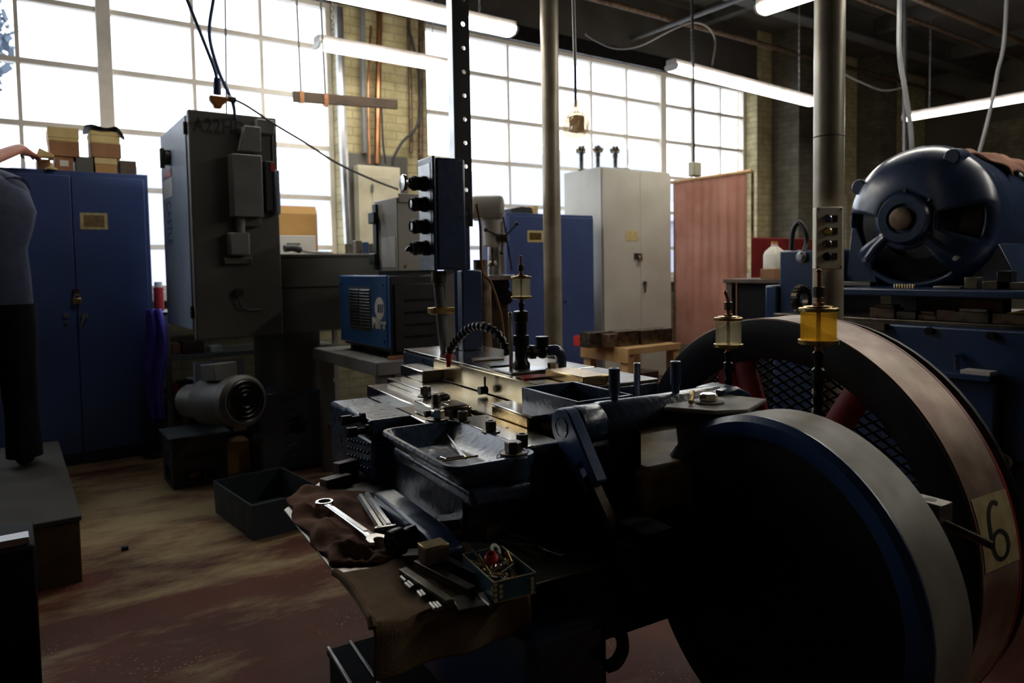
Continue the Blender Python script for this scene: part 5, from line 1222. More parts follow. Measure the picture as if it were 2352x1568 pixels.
b = mb(); b.box(.864, .905, 1.42, 1.598, .9005, .945); build(b, 'stained_block', 'brassplate', pr, bev=.004)
build(mb().box(.862, .93, 1.40, 1.6, .9455, .951), 'stained_block_top', 'steel', pr, bev=.002)
build(mb().box(.93, 1.02, 1.2, 1.498, .7, .93), 'inner_block', 'blackm', pr)
# ---- cast tray
def rr(x0, x1, y0, y1, r, z, n=6): return [Vector((x, y, z)) for x, y in rrect(x0, x1, y0, y1, r, n)]
T0, T1_, T2, T3 = .560, .764, 1.205, 1.60
b = mb()
outer = rr(T0, T1_, T2, T3, .035, .922)
b.loft([rr(T0+.05, T1_-.005, T2+.03, T3-.05, .03, .868), rr(T0+.02, T1_-.001, T2+.006, T3-.02, .035, .895), rr(T0, T1_, T2, T3, .035, .915), rr(T0+.002, T1_-.002, T2+.002, T3-.002, .034, .922),
        rr(T0+.010, T1_-.008, T2+.012, T3-.010, .030, .922), rr(T0+.014, T1_-.014, T2+.022, T3-.016, .028, .912), rr(T0+.024, T1_-.045, T2+.045, T3-.035, .022, .886), rr(T0+.034, T1_-.06, T2+.06, T3-.045, .018, .881)])
tray = build(b, 'cast_tray', 'castblue', pr)
u, v = mu(950, 1008, .8815); build(mb().cyl((u, v, .8805), (u, v, .8818), .012, n=20), 'drain_hole', 'black', tray)
build(mb().lathe([(.034, 0), (.034, .042), (.03, .046), (0, .046)], (.716, 1.235, .876), n=24), 'bolt_boss', 'castblue', pr)
build(mb().lathe([(.032, 0), (.032, .042), (.028, .046), (0, .046)], (.722, 1.617, .876), n=24), 'bolt_boss', 'castblue', pr)
def hexbolt(u, v, z, r, h, par, wr=None, m='steel', wm='steeldk'):
    o = build(mb().lathe([(r*.9, .0), (r, .001), (r, h-.002), (r*.86, h), (0, h)], (u, v, z+.0045), n=6), 'hex_bolt', m, par)
    if wr: build(mb().lathe([(.001, 0), (wr, 0), (wr, .0035), (wr*.93, .0042), (.001, .0042)], (u, v, z+.0001), n=28), 'washer', wm, o)
    return o
hexbolt(.716, 1.235, .922, .0175, .021, pr, .029, 'steeldk'); hexbolt(.722, 1.617, .922, .017, .021, pr, .028, 'steel')
# ---- left gear case with two studs
g0_, g1_, g2_, g3_ = .609, .742, 1.80, 2.03
b = mb(); b.box(g0_, g1_, g2_, g3_, .845, .90); build(b, 'gear_case_lid', 'castblue', pr, bev=.008, seg=3)
b = mb(); pts = [(g0_+.004, g2_+.004, .8445), (g0_+.004, g2_+.004, .735), (g0_+.004, g3_-.05, .73), (g0_+.004, g3_+.01, .755), (g0_+.004, g3_+.03, .79), (g0_+.004, g3_+.02, .825), (g0_+.004, g3_-.01, .8445)]
b.ext(pts, (g1_-g0_-.008, 0, 0)); gc = build(b, 'gear_case', 'blue', pr, bev=.01, seg=3)
for i in range(5):
    for k in range(7):
        vv = g2_+.03+.028*k; zz = .83-.022*i-.010*k*.35
        if zz > .742 and vv < g3_+.01: build(mb().sph((g0_+.003, vv, zz), .0052, n=8, m=5), 'rivet', 'castblue', gc)
for (px, py) in ((795, 958), (808, 985)):
    v_, z_ = muu(px+40, py+2, g0_)
    b = mb(); b.cyl((g0_+.003, v_, z_), (g0_-.062, v_, z_), .009).lathe([(.0135, .0), (.0135, .028)], (g0_-.034, v_, z_), (-1, 0, 0), 16).lathe([(.017, 0), (.017, .012)], (g0_+.003, v_, z_), (-1, 0, 0), 6); build(b, 'stud', 'blackm', gc)
u, v = mu(893, 923, .9003); build(mb().cyl((u, v, .8995), (u, v, .9006), .006, n=12), 'oil_hole', 'black', pr)
# ---- tool clamp stack on the far way plate
ck = build(mb().box(.748, .80, 1.70, 1.835, .9005, .935), 'tool_clamp', 'steel', pr, bev=.004)
build(mb().box(.760, .835, 1.665, 1.699, .9005, .940), 'tool_clamp_jaw', 'steeldk', ck, bev=.006); build(mb().box(.805, .86, 1.70, 1.80, .9005, .930), 'tool_clamp_jaw', 'steel', ck, bev=.005)
build(mb().lathe([(.035, 0), (.035, .012), (.022, .02)], (.80, 1.86, .9005), n=20), 'tool_clamp_base', 'steel', ck)
build(mb().box(.79, .86, 1.83, 1.875, .921, .941), 'clamp_strap', 'blackm', ck, bev=.008)
hexbolt(.795, 1.86, .936, .015, .026, ck, .024); hexbolt(.775, 1.745, .932, .013, .026, ck, .022, 'steeldk')
build(mb().cyl((.755, 1.655, .917), (.755, 1.667, .917), .010, n=6).cyl((.82, 1.652, .915), (.82, 1.667, .915), .012, n=6), 'jaw_screw', 'steeldk', ck) if False else None
build(mb().cyl((.748, 1.73, .915), (.735, 1.73, .915), .009, n=6), 'jaw_screw', 'steeldk', ck); build(mb().cyl((.80, 1.665, .918), (.80, 1.648, .918), .011, n=6), 'jaw_screw', 'steeldk', ck)
# ---- open blue trough
q0 = .905; q1 = 1.062; q2 = 1.275; q3 = 1.515; b = mb(); t = .007; za, zb2 = .932, 1.0
b.box(q0, q1, q2, q3, za, za+.008); tr_ = build(b, 'trough_floor', 'castblue', pr)
for bx_ in ((q0, q0+t, q2, q3), (q1-t, q1, q2, q3), (q0+t, q1-t, q3-t, q3), (q0+t, q1-t, q2, q2+t)): build(mb().box(bx_[0], bx_[1], bx_[2], bx_[3], za+.0085, zb2), 'trough_wall', 'castblue', tr_, bev=.002)
build(mb().tube([(q0+.04, q2+.02, za+.025), (q0+.06, q3-.02, za+.03)], .006, 8).tube([(q0+.09, q2+.02, za+.022), (q0+.10, q3-.02, za+.026)], .005, 8), 'trough_rods', 'steeldk', tr_)
# ---- cross shaft with lever
sv, sz_, srad = 1.246, .957, .042
cs = build(mb().lathe([(srad*.9, 0), (srad, .003), (srad, .058), (srad*.97, .06), (srad*.97, .064), (srad*1.04, .068), (srad*1.02, .25), (srad*1.08, .42), (srad*.9, .46)], (.873, sv, sz_), (1, 0, 0), 32), 'cross_shaft', 'castblue', pr)
v1, z1_ = muu(1383, 1118, .873)
dz = Vector((0, v1-sv, z1_-sz_)); L_ = dz.length; dz.normalize(); sd = Vector((0, -dz.z, dz.y))
b = mb(); c_ = Vector((.842, sv, sz_)); w0, w1_ = srad*.98, .030
pts = [c_+sd*w0*math.cos(a)-dz*w0*math.sin(a) for a in [PI*i/12 for i in range(13)]]
pts += [c_+dz*L_-sd*w1_, c_+dz*(L_)-sd*.010, c_+dz*(L_-.055)-sd*.010, c_+dz*(L_-.055)+sd*.010, c_+dz*L_+sd*.010, c_+dz*L_+sd*w1_]
b.ext(pts, (.030, 0, 0)); lv = build(b, 'lever', 'guardblue', cs, bev=.004)
build(mb().lathe([(.0225, 0), (.0225, .002), (.020, .002), (.020, .0008), (0, .0008)], (.8418, sv, sz_), (-1, 0, 0), 28), 'lever_pin', 'castblue', lv)
build(mb().ext([c_+dz*(L_-.03)-sd*.0095+Vector((.004, 0, 0)), c_+dz*(L_-.03)+sd*.0095+Vector((.004, 0, 0)), c_+dz*(L_+.16)+sd*.0095+Vector((.004, 0, 0)), c_+dz*(L_+.16)-sd*.0095+Vector((.004, 0, 0))], (.02, 0, 0)), 'fork_link', 'steeldk', lv)
build(mb().box(.842, .866, v1-.03, v1+.03, z1_-.085, z1_-.005), 'fork_block', 'blackm', lv, bev=.004) if False else None
for px, ytop, r_ in ((1411, 845, .0125), (1552, 829, .0125)):
    u_ = muv(px, 885, sv)[0]; zt_ = muv(px, ytop, sv)[1]
    build(mb().lathe([(r_*.72, 0), (r_*.72, sz_*0+.02+srad*.9), (r_, .024+srad*.9), (r_, zt_-sz_-.001), (r_*.9, zt_-sz_), (r_*.6, zt_-sz_), (0, zt_-sz_-.006)], (u_, sv, sz_), n=20), 'oil_cup_post', 'blue', cs)
u_, v_ = 1.105, 1.40; zt_ = muv(1463, 833, v_)[1]; u_ = muv(1463, 850, v_)[0]
build(mb().lathe([(.0085, 0), (.0085, zt_-.9-.001), (.007, zt_-.9)], (u_, v_, .9), n=18), 'guide_pin', 'chrome', pr)
# curved bracket at the right end of the shaft
ua, _ = muv(1650, 885, sv); b = mb()
loops = []
for (u_, z_, w_, h_) in ((1.27, .985, .045, .022), (1.325, .99, .045, .024), (1.36, .975, .045, .024), (1.385, .935, .045, .022), (1.40, .88, .045, .022)):
    loops.append((u_, z_, w_, h_))
P_ = [Vector((u_, sv, z_)) for u_, z_, _, _ in loops]; LL = []
for i, (u_, z_, w_, h_) in enumerate(loops):
    t_ = (P_[min(i+1, 4)]-P_[max(i-1, 0)]).normalized(); n_ = Vector((-t_.z, 0, t_.x))
    LL.append([P_[i]+n_*h_*.5+Vector((0, -w_, 0)), P_[i]+n_*h_*.5+Vector((0, w_, 0)), P_[i]-n_*h_*.5+Vector((0, w_, 0)), P_[i]-n_*h_*.5+Vector((0, -w_, 0))])
b.loft(LL); build(b, 'end_bracket', 'castblue', pr, bev=.006)
# web joining the shaft to the guard and the flat bracket with its nut
b = mb(); b.loft([[(1.13, 1.22, .97), (1.30, 1.22, .97), (1.30, 1.22, .84), (1.15, 1.22, .80)], [(1.135, 1.05, .974), (1.26, 1.05, .974), (1.26, 1.05, .86), (1.15, 1.05, .86)]]); build(b, 'web', 'castblue', pr, bev=.012)
b = mb(); b.prism([(1.075, 1.185), (1.10, 1.205), (1.30, 1.205), (1.33, 1.12), (1.20, 1.06), (1.13, 1.09)], .9755, .985); fb = build(b, 'flat_bracket', 'guardgrey', pr, bev=.003)
hexbolt(1.19, 1.165, .985, .021, .016, fb, .034, 'steel', 'guardgrey')
build(mb().tube([(1.135, 1.165, .991), (1.17, 1.195, 1.006)], .006, 8), 'split_pin', 'brass', fb)
# far side frame that carries the oilers and the flywheel bearing
build(mb().box(1.24, 1.52, 1.00, 1.95, .45, .80), 'rear_frame', 'blue', pr, bev=.03, seg=3)
build(mb().box(1.30, 1.50, .95, 1.28, 0, .4495), 'frame_leg', 'black', pr, bev=.01)
build(mb().box(1.0, 1.5, 1.16, 1.49, .70, .86), 'bridge', 'amber', pr, bev=.02)
build(mb().box(ubr-.02, 1.26, 1.16, 1.95, .52, .72), 'mid_frame', 'black', pr)
# rods / rails seen through the fork
build(mb().cyl((.80, 1.32, .80), (1.2, 1.02, .80), .012).cyl((.80, 1.28, .775), (1.2, .99, .775), .010), 'feed_rods', 'steel', pr) if False else None
build(mb().box(.86, .93, 1.0, 1.32, .775, .80), 'feed_rail', 'matteblack', pr, bev=.002); build(mb().box(.84, .93, 1.0, 1.34, .70, .7745), 'feed_box', 'matteblack', pr, bev=.004)
# ---- guarded gear (near wheel)
GU, GV, GZ, GR, GW, GRI = 1.12, .955, .659, .336, .118, .292
gd = thing('gear_guard', (GU, GV, GZ-GR), 'round blue gear guard with a grey rim and black disc at the lower right', 'guard', T=TM)
b = mb(); b.lathe([(GRI, 0), (GRI+.006, -.004), (GR-.012, -.004), (GR, .006), (GR, .010), (GRI+.008, .012), (GRI, .012)], (GU, GV, GZ), (1, 0, 0), 96, closed=True); build(b, 'front_rim', 'guardblue', gd)
b = mb(); b.lathe([(GR, .0105), (GR, GW), (GR-.012, GW), (GR-.012, .0125)], (GU, GV, GZ), (1, 0, 0), 96, closed=True); build(b, 'rim_band', 'guardgrey', gd)
b = mb(); b.lathe([(GRI, .0125), (GRI-.002, .030), (GRI-.016, .036), (GRI-.02, .046), (.17, .05), (.15, .052), (.13, .040), (.05, .040), (.045, .03), (0, .03)], (GU, GV, GZ), (1, 0, 0), 96); build(b, 'disc', 'black', gd)
b = mb(); b.lathe([(GRI-.012, .028), (GRI-.006, .024), (GRI-.002, .030), (GRI-.006, .034)], (GU, GV, GZ), (1, 0, 0), 96, closed=True); build(b, 'disc_bead', 'blackm', gd)
b = mb(); b.lathe([(.118, .036), (.128, .026), (.138, .034), (.138, .05), (.118, .05)], (GU, GV, GZ), (1, 0, 0), 64, closed=True); build(b, 'hub_ring', 'blackm', gd)
u_, v_ = GU-.005, GV+.262; v_, z_ = muu(1546, 1083, GU-.004); build(mb().lathe([(.013, 0), (.013, .01), (.009, .01), (.009, .003), (0, .003)], (GU-.004, v_, z_), (-1, 0, 0), 20), 'oil_cap', 'blackm', gd)
# gear teeth emerging at the lower left
gt = build(mb().lathe([(.2, .055), (.288, .055), (.288, .095), (.2, .095)], (GU, GV+.03, GZ-.05), (1, 0, 0), 80, closed=True), 'gear_ring', 'blackm', gd)
b = mb()
for k in range(56):
    a_ = 2*PI*k/56; T_ = Matrix.Translation((GU+.075, GV+.03, GZ-.05))@Matrix.Rotation(a_, 4, 'X')
    b.box(-.02, .02, -.0075, .0075, .286, .303, T_)
o = build(b, 'gear_teeth', 'blackm', gd); o['kind'] = 'stuff'
# shaft boss left of the disc
v_, z_ = muu(1490, 1278, .97)
b = mb(); b.lathe([(0, -.055), (.045, -.05), (.062, -.03), (.066, .0), (.066, .06), (.085, .065), (.088, .10), (.07, .12)], (.97, v_, z_), (1, 0, 0), 36); build(b, 'shaft_boss', 'blackm', pr)
# ---- flywheel
FU, FV, FZ, FR, FWD = 1.60, 1.335, .592, .553, .165
fw = thing('flywheel', (FU+FWD/2, FV, FZ-FR), 'big flywheel with a worn tan rim, red spokes and a cream number 6 sticker', 'flywheel', T=TM)
b = mb(); b.lathe([(FR, .002), (FR, FWD-.002), (FR-.004, FWD), (FR-.055, FWD), (FR-.060, FWD-.01), (FR-.060, .012), (FR-.055, 0), (FR-.004, 0)], (FU, FV, FZ), (1, 0, 0), 128, closed=True)
rim = build(b, 'rim', 'treadred', fw)
b = mb(); b.lathe([(FR-.003, -.0015), (FR-.004, -.004), (FR-.055, -.004), (FR-.065, .002), (FR-.11, .02), (FR-.115, .028), (FR-.061, .028), (FR-.056, -.0005)], (FU, FV, FZ), (1, 0, 0), 128, closed=True); build(b, 'rim_face', 'black', fw)
b = mb(); b.lathe([(FR+.0005, FWD-.012), (FR+.002, FWD-.006), (FR-.001, FWD+.001), (FR-.006, FWD-.006)], (FU, FV, FZ), (1, 0, 0), 128, closed=True); build(b, 'rim_edge', 'ironred', fw)
b = mb(); b.lathe([(0, -.02), (.085, -.02), (.10, 0), (.10, FWD), (.06, FWD+.02), (0, FWD+.02)], (FU, FV, FZ), (1, 0, 0), 40); build(b, 'hub', 'black', fw)
# spokes: aim them at the two seen through the guard gap
def wang(px, py): 
    v, z = muu(px, py, FU+.05); return math.atan2(z-FZ, v-FV)
aA = wang(1722, 880); aB = wang(1945, 945)
step = 2*PI/6
angs = [aA, aB]+[aB-step*k for k in range(1, 5)]
for a_ in angs:
    d_ = Vector((0, math.cos(a_), math.sin(a_))); s2 = Vector((0, -math.sin(a_), math.cos(a_))); c_ = Vector((FU+.05, FV, FZ)); b = mb()
    LL = []
    for r_, w_, t_ in ((.095, .048, .030), (.25, .040, .024), (FR-.058, .036, .022)):
        LL.append([c_+d_*r_+s2*w_*math.cos(x)+Vector((t_*math.sin(x), 0, 0)) for x in [2*PI*i/16 for i in range(16)]])
    b.loft(LL); build(b, 'spoke', 'ironred', fw)
# sticker with the 6 on the rim
def tread(a_, f, off): return Vector((FU+FWD*f, FV+math.cos(a_)*(FR+off), FZ+math.sin(a_)*(FR+off)))
def tang(px, py, f):
    best = None
    for i in range(0, 2300):
        a_ = i*.0016; q = TM @ tread(a_, f, 0); dv = q-Vector((0, 0, EYE)); dd_ = dv.dot(FW); x = CX+FPX*dv.dot(RT)/dd_; y = CY+FPX*dv.dot(DN)/dd_
        nrm = TM.to_3x3() @ Vector((0, math.cos(a_), math.sin(a_)))
        if nrm.dot(dv) > 0: continue
        e_ = (x-px)**2+(y-py)**2
        if best is None or e_ < best[0]: best = (e_, a_)
    return best[1]
s0 = tang(2252, 1140, .45); s1 = tang(2304, 1300, .5)
mid = (s0+s1)/2; half = abs(s0-s1)/2
b = mb(); b.grid(lambda x, y: tread(mid+half*(2*y-1), .06+.86*x, .0012), 4, 14); stk = build(b, 'number_sticker', 'label', fw)
b = mb(); six = []
for i in range(40):     # a 6 drawn as a closed loop plus a tail, x across the rim, y along it
    t_ = i/39*2*PI; six.append((.50+.22*math.cos(t_+PI), 1-.30-.19*math.sin(t_+PI)))
tail = [(.28, .68), (.275, .52), (.30, .34), (.38, .20), (.52, .12), (.66, .16)]
def stroke(pts, w_):
    for i in range(len(pts)-1):
        (x0, y0), (x1, y1) = pts[i], pts[i+1]; l_ = math.hypot(x1-x0, y1-y0) or 1; nx, ny = -(y1-y0)/l_*w_, (x1-x0)/l_*w_
        q = [(x0+nx, y0+ny*.6), (x1+nx, y1+ny*.6), (x1-nx, y1-ny*.6), (x0-nx, y0-ny*.6)]
        b.add([tread(mid+half*(2*y-1), .06+.86*x, .0020) for x, y in q], [(0, 1, 2, 3)])
stroke(six, .05); stroke([(p_.x, p_.y) for p_ in smoothpath([(x, y, 0) for x, y in tail], 5)], .05)
build(b, 'number_six', 'ink', stk)
# ---- wire mesh guard behind the flywheel
mg = thing('mesh_guard', (FU+FWD+.05, FV, FZ-FR*.9), 'dark expanded-metal mesh guard behind the flywheel spokes', 'guard', T=TM)
MU_ = FU+FWD+.05; RM = FR-.02
def chord(dirang, off):
    d_ = (math.cos(dirang), math.sin(dirang)); n_ = (-d_[1], d_[0]); h_ = math.sqrt(max(0, RM*RM-off*off))
    return [(MU_, FV+n_[0]*off-d_[0]*h_, FZ+n_[1]*off-d_[1]*h_), (MU_, FV+n_[0]*off+d_[0]*h_, FZ+n_[1]*off+d_[1]*h_)]
b = mb(); off = -RM+.02
while off < RM:
    for da in (math.radians(28), math.radians(-28)):
        q = chord(da, off)
        if abs(off) < RM-.01: b.tube(q, .0042, 4)
    off += .025
build(b, 'wire_mesh', 'matteblack', mg)
build(mb().lathe([(RM-.012, -.006), (RM+.012, -.006), (RM+.012, .006), (RM-.012, .006)], (MU_, FV, FZ), (1, 0, 0), 72, closed=True), 'guard_hoop', 'blackm', mg)
build(mb().box(MU_-.01, MU_+.01, FV-.03, FV+.03, 0, FZ-RM+.02), 'guard_foot', 'blackm', mg)
# ---- oilers
def oiler(px, ytop_g, ybot_g, wpx, u_, lab, glassm, tipbend, name='drip_oiler', base_y=945, knob=True, group=None, wick=True):
    d_ = TMI.to_3x3() @ (RT*((px-CX)/FPX)+DN*(((ytop_g+ybot_g)/2-CY)/FPX)+FW)
    t_ = u_/d_.x; v_ = d_.y*t_; zt_ = muv(px, ytop_g, v_)[1]; zb_ = muv(px, ybot_g, v_)[1]; R0 = wpx/2/FPX*t_
    zbase = muv(px, base_y, v_)[1]; H_ = zt_-zb_
    r = thing(name, (u_, v_, zbase), lab, 'oiler', T=TM)
    gl_ = build(mb().lathe([(R0*.9, 0), (R0*.93, .001), (R0*.93, H_-.001), (R0*.89, H_-.001), (R0*.89, .002)], (u_, v_, zb_), n=36, closed=True), 'glass_cup', glassm, r)
    build(mb().lathe([(R0*.90, -R0*.28), (R0*1.05, -R0*.24), (R0*1.06, -.0005), (R0*.97, .0), (0, .0)], (u_, v_, zb_), n=36), 'base_cap', 'brass', r)
    build(mb().lathe([(R0*.97, .0005), (R0*1.04, .002), (R0*1.04, R0*.20), (R0*.98, R0*.24), (R0*.80, R0*.24), (R0*.76, R0*.32), (R0*.35, R0*.34), (R0*.3, R0*.36), (0, R0*.36)], (u_, v_, zt_), n=36), 'lid', 'brass', r)
    build(mb().cyl((u_, v_, zb_+.001), (u_, v_, zt_-.0005), R0*.13, n=12), 'centre_tube', 'brass', r)
    z_ = zt_+R0*.36
    b = mb(); b.hexa((u_, v_, z_), (u_, v_, z_+R0*.14), R0*.32).cyl((u_, v_, z_+R0*.14), (u_, v_, z_+R0*.42), R0*.16); build(b, 'lid_nut', 'copper', r)
    b = mb(); b.lathe([(R0*.27, R0*.42), (R0*.31, R0*.46), (R0*.31, R0*.98), (R0*.26, R0*1.02), (0, R0*1.02)], (u_, v_, z_), n=14); build(b, 'knurled_knob', 'steeldk', r, sharp=15)
    q = Vector((u_, v_, z_+R0*1.02))
    if tipbend: b = mb().tube([q, q+Vector((-R0*.06, .0, R0*.22)), q+Vector((-R0*.26, 0, R0*.62))], R0*.12, 10).sph(q+Vector((-R0*.3, 0, R0*.72)), R0*.15, n=12, m=8)
    else: b = mb().cyl(q, q+Vector((0, 0, R0*.85)), R0*.12, n=12).sph(q+Vector((0, 0, R0*.86)), R0*.16, (1, 1, .7), 12, 8)
    build(b, 'toggle', 'copper', r)
    # dripping stem below
    zs_ = zb_-R0*.28; b = mb(); prof = [(R0*.22, 0)]; z2 = zs_; 
    hgt = zs_-zbase; n_ = 9
    prof = []
    for i in range(n_+1):
        f = i/n_; rr_ = R0*(.20, .30, .24, .36, .36, .26, .30, .24, .27, .24)[i]
        prof += [(rr_, f*hgt), (rr_*.93, f*hgt+hgt/n_*.7)] if i < n_ else [(rr_, hgt)]
    prof = [(a_, hgt-b_) for a_, b_ in prof][::-1]
    b.lathe(prof, (u_, v_, zbase), n=16); build(b, 'stem', 'blackm', r)
    b = mb(); b.cyl((u_, v_, zs_-R0*.8), (u_, v_, zs_-.0005), R0*.21, n=14); build(b, 'sight_tube', 'copper', r)
    return r
oiler(1673, 736, 789, 62, 1.41, 'small amber glass drip oiler with a bent tip, in front of the flywheel', 'oilclear', True, base_y=905)
oiler(1880, 716, 779, 84, 1.43, 'large amber glass drip oiler with an upright tip, in front of the flywheel', 'oil', False, base_y=965)
# lubricator on the bed: oiler on a tall oily stack with side fittings
lu, lv_ = mu(1198, 850, .986)
lb = oiler(1197, 640, 680, 46, lu, 'clear glass oiler on a tall oily stem standing on the steel bed', 'oilclear', False, base_y=775)
def lz(py): return muv(1198, py, lv_)[1]
b = mb(); b.lathe([(.026, 0), (.026, .02), (.019, .03), (.019, lz(795)-.986), (.024, lz(795)-.984), (.024, lz(770)-.986), (.018, lz(768)-.986), (.018, lz(740)-.986), (.022, lz(738)-.986), (.022, lz(715)-.986), (.016, lz(713)-.986)], (lu, lv_, .986), n=18); build(b, 'stack', 'blackm', lb)
c_ = Vector((lu, lv_, lz(810)))
build(mb().cyl(c_, c_+Vector((.062, 0, 0)), .016).cyl(c_+Vector((.03, 0, 0)), c_+Vector((.045, 0, 0)), .023, n=6).sph(c_+Vector((.075, 0, 0)), .024, n=14, m=8).cyl(c_+Vector((.075, 0, .0)), c_+Vector((.075, 0, .045)), .02), 'tee_fitting', 'blackm', lb)
build(mb().tube(smoothpath([c_+Vector((.09, -.01, 0)), c_+Vector((.115, -.02, -.0)), c_+Vector((.13, -.02, -.02)), c_+Vector((.13, -.02, -.055))]), .017, 12), 'elbow', 'castblue', lb)
build(mb().tube([(lu-.042, lv_-.01, .987), (lu-.042, lv_-.01, lz(720))], .006, 8).sph((lu-.042, lv_-.01, lz(720)), .008, n=8, m=6), 'tie_rod', 'steel', lb)
build(mb().box(lu-.07, lu+.06, lv_-.06, lv_+.05, .9855, .992), 'foot_plate', 'brightedge', lb, bev=.002)
# rags / gaskets lying round it and the steel block
for i, (px, py, w_, m, l) in enumerate(((1115, 825, .06, 'rust', 'brown stained gasket on the steel bed left of the tall oiler stem'), (1150, 838, .05, 'blackm', 'black oily gasket on the steel bed just left of the tall oiler stem'), (1225, 866, .045, 'ironred', 'dark red gasket on the steel bed right of the tall oiler stem'))):
    u, v = mu(px, py, .986); tag(build(mb().prism([(u-w_, v-w_*.5), (u+w_*.8, v-w_*.7), (u+w_, v+w_*.4), (u-w_*.6, v+w_*.6)], .9855, .9895), 'gasket', m), l, 'gasket')
A_, B_, C_ = mu(1277, 853, 1.008), mu(1396, 870, 1.008), mu(1358, 880, 1.008)
tag(build(mb().box(1.088, 1.175, 1.505, 1.69, .9838, 1.008), 'steel_block', 'brassplate', bev=.003), 'amber-stained flat steel block on the bed beside the blue trough', 'block')
u, v = mu(1270, 850, .99); nt_ = thing('bolt', (u, v, .984), 'hex bolt with a big nut on the bed at the left of the amber-stained block', 'bolt', T=TM)
build(mb().hexa((u, v, .984), (u, v, .996), .022), 'nut', 'steeldk', nt_); build(mb().hexa((u, v, .9965), (u, v, 1.012), .016), 'head', 'steel', nt_)
u, v = mu(1329, 884, .99); tag(build(mb().box(u-.012, u+.012, v-.006, v+.006, .9838, .9985).box(u-.016, u-.012, v-.008, v+.008, .9838, 1.0), 'spring_clip', 'blackm', bev=.002), 'tiny black clip in front of the amber-stained block', 'clip')
# coolant hose of black segments with a red nozzle
ch_u, ch_v = mu(1170, 830, .99)
pv = fr_[1]-.02
hp = [Vector((lu-.03, lv_+.06, 1.0)), Vector((0, 0, 0))]
def at_v(px, py, v): u, z = muv(px, py, v); return Vector((u, v, z))
hp = [at_v(1168, 815, lv_+.02), at_v(1157, 790, lv_+.03), at_v(1140, 765, lv_+.06), at_v(1112, 750, lv_+.11), at_v(1082, 752, lv_+.18), at_v(1058, 772, lv_+.24), at_v(1040, 795, lv_+.29), at_v(1031, 812, lv_+.31)]
ps = smoothpath(hp, 6); ck_ = thing('coolant_hose', hp[0], 'black segmented coolant hose arching over the steel bed to a red nozzle', 'hose', T=TM)
ds = [0]
for i in range(1, len(ps)): ds.append(ds[-1]+(ps[i]-ps[i-1]).length)
def along(s_):
    for i in range(1, len(ps)):
        if ds[i] >= s_: f = (s_-ds[i-1])/(ds[i]-ds[i-1]); return ps[i-1].lerp(ps[i], f), (ps[i]-ps[i-1]).normalized()
    return ps[-1], (ps[-1]-ps[-2]).normalized()
n_ = 17; sl = ds[-1]/n_
for i in range(n_):
    q, t_ = along(i*sl+1e-6)
    build(mb().lathe([(.0085, 0), (.0145, .002), (.0135, sl*.55), (.0090, sl*.62), (.0085, sl*.98)], q, t_, 14), 'hose_segment', 'black', ck_)
q, t_ = along(ds[-1]-1e-6); e_ = at_v(1031, 842, lv_+.31)
build(mb().cyl(q, q.lerp(e_, .35), .015, .014, 12).cyl(q.lerp(e_, .35), e_, .010, .008, 12), 'nozzle', 'redpaint', ck_)
# ---- control post with the push-button box
PD = 2.73
p = at(1068, 600, d=PD); pu = TMI @ p; PU, PV = pu.x, pu.y
cpst = thing('control_post', (PU, PV, .985), 'black perforated steel post on a blue column behind the press, carrying the blue push-button box', 'post', T=TM)
hw_ = 21/FPX*PD
b = mb(); zlo = at(1068, 520, d=PD).z; zhi = 3.2
b.box(PU-hw_, PU+hw_, PV-.004, PV, zlo, zhi); 
bk_ = mb().box(PU-hw_, PU-hw_+.004, PV+.0005, PV+.045, zlo, zhi)
face = mb(); 
def hstrip(x0, x1):      # front flange with punched round holes
    hs = []; z = zlo+.05
    while z < zhi-.05: hs.append(z); z += .0885
    return hs
holes = hstrip(0, 1)
b = mb(); NH = 10; rh = .0085; xh = PU+.010
zprev = zlo
for z in holes:
    a0, a1 = z-.02, z+.02
    b.box(PU-hw_, PU+hw_, PV-.004, PV, zprev, a0)
    ring = [(xh+rh*math.cos(2*PI*i/16), z+rh*math.sin(2*PI*i/16)) for i in range(16)]
    def sq(i):
        c, s__ = math.cos(2*PI*i/16), math.sin(2*PI*i/16); m_ = max(abs(c), abs(s__)); c, s__ = c/m_, s__/m_
        return (xh+(PU+hw_-xh)*c if c > 0 else xh+(xh-(PU-hw_))*c, z+.02*s__)
    outer_ = [sq(i) for i in range(16)]
    vs = [(x, y, zz) for y in (PV-.004, PV) for (x, zz) in outer_+ring]
    fs = []
    for i in range(16):
        j = (i+1) % 16; fs += [(i, j, 16+j, 16+i), (32+i, 48+i, 48+j, 32+j), (16+i, 16+j, 48+j, 48+i), (i, 32+i, 32+j, j)]
    b.add(vs, fs); zprev = a1
b.box(PU-hw_, PU+hw_, PV-.004, PV, zprev, zhi)
build(b, 'perforated_flange', 'black', cpst); build(bk_, 'side_flange', 'brightedge', cpst)  # side flange of the black post made bright to imitate backlight
zb_ = .90
b = mb(); b.box(PU-hw_-.006, PU+hw_+.014, PV+.0465, PV+.11, .9855, zlo+.10); build(b, 'column', 'blue', cpst, bev=.006)
b = mb(); b.box(PU-hw_-.004, PU+hw_+.012, PV-.05, PV-.0045, .9855, at(1068, 620, d=PD).z); build(b, 'lower_column', 'blue', cpst, bev=.006)
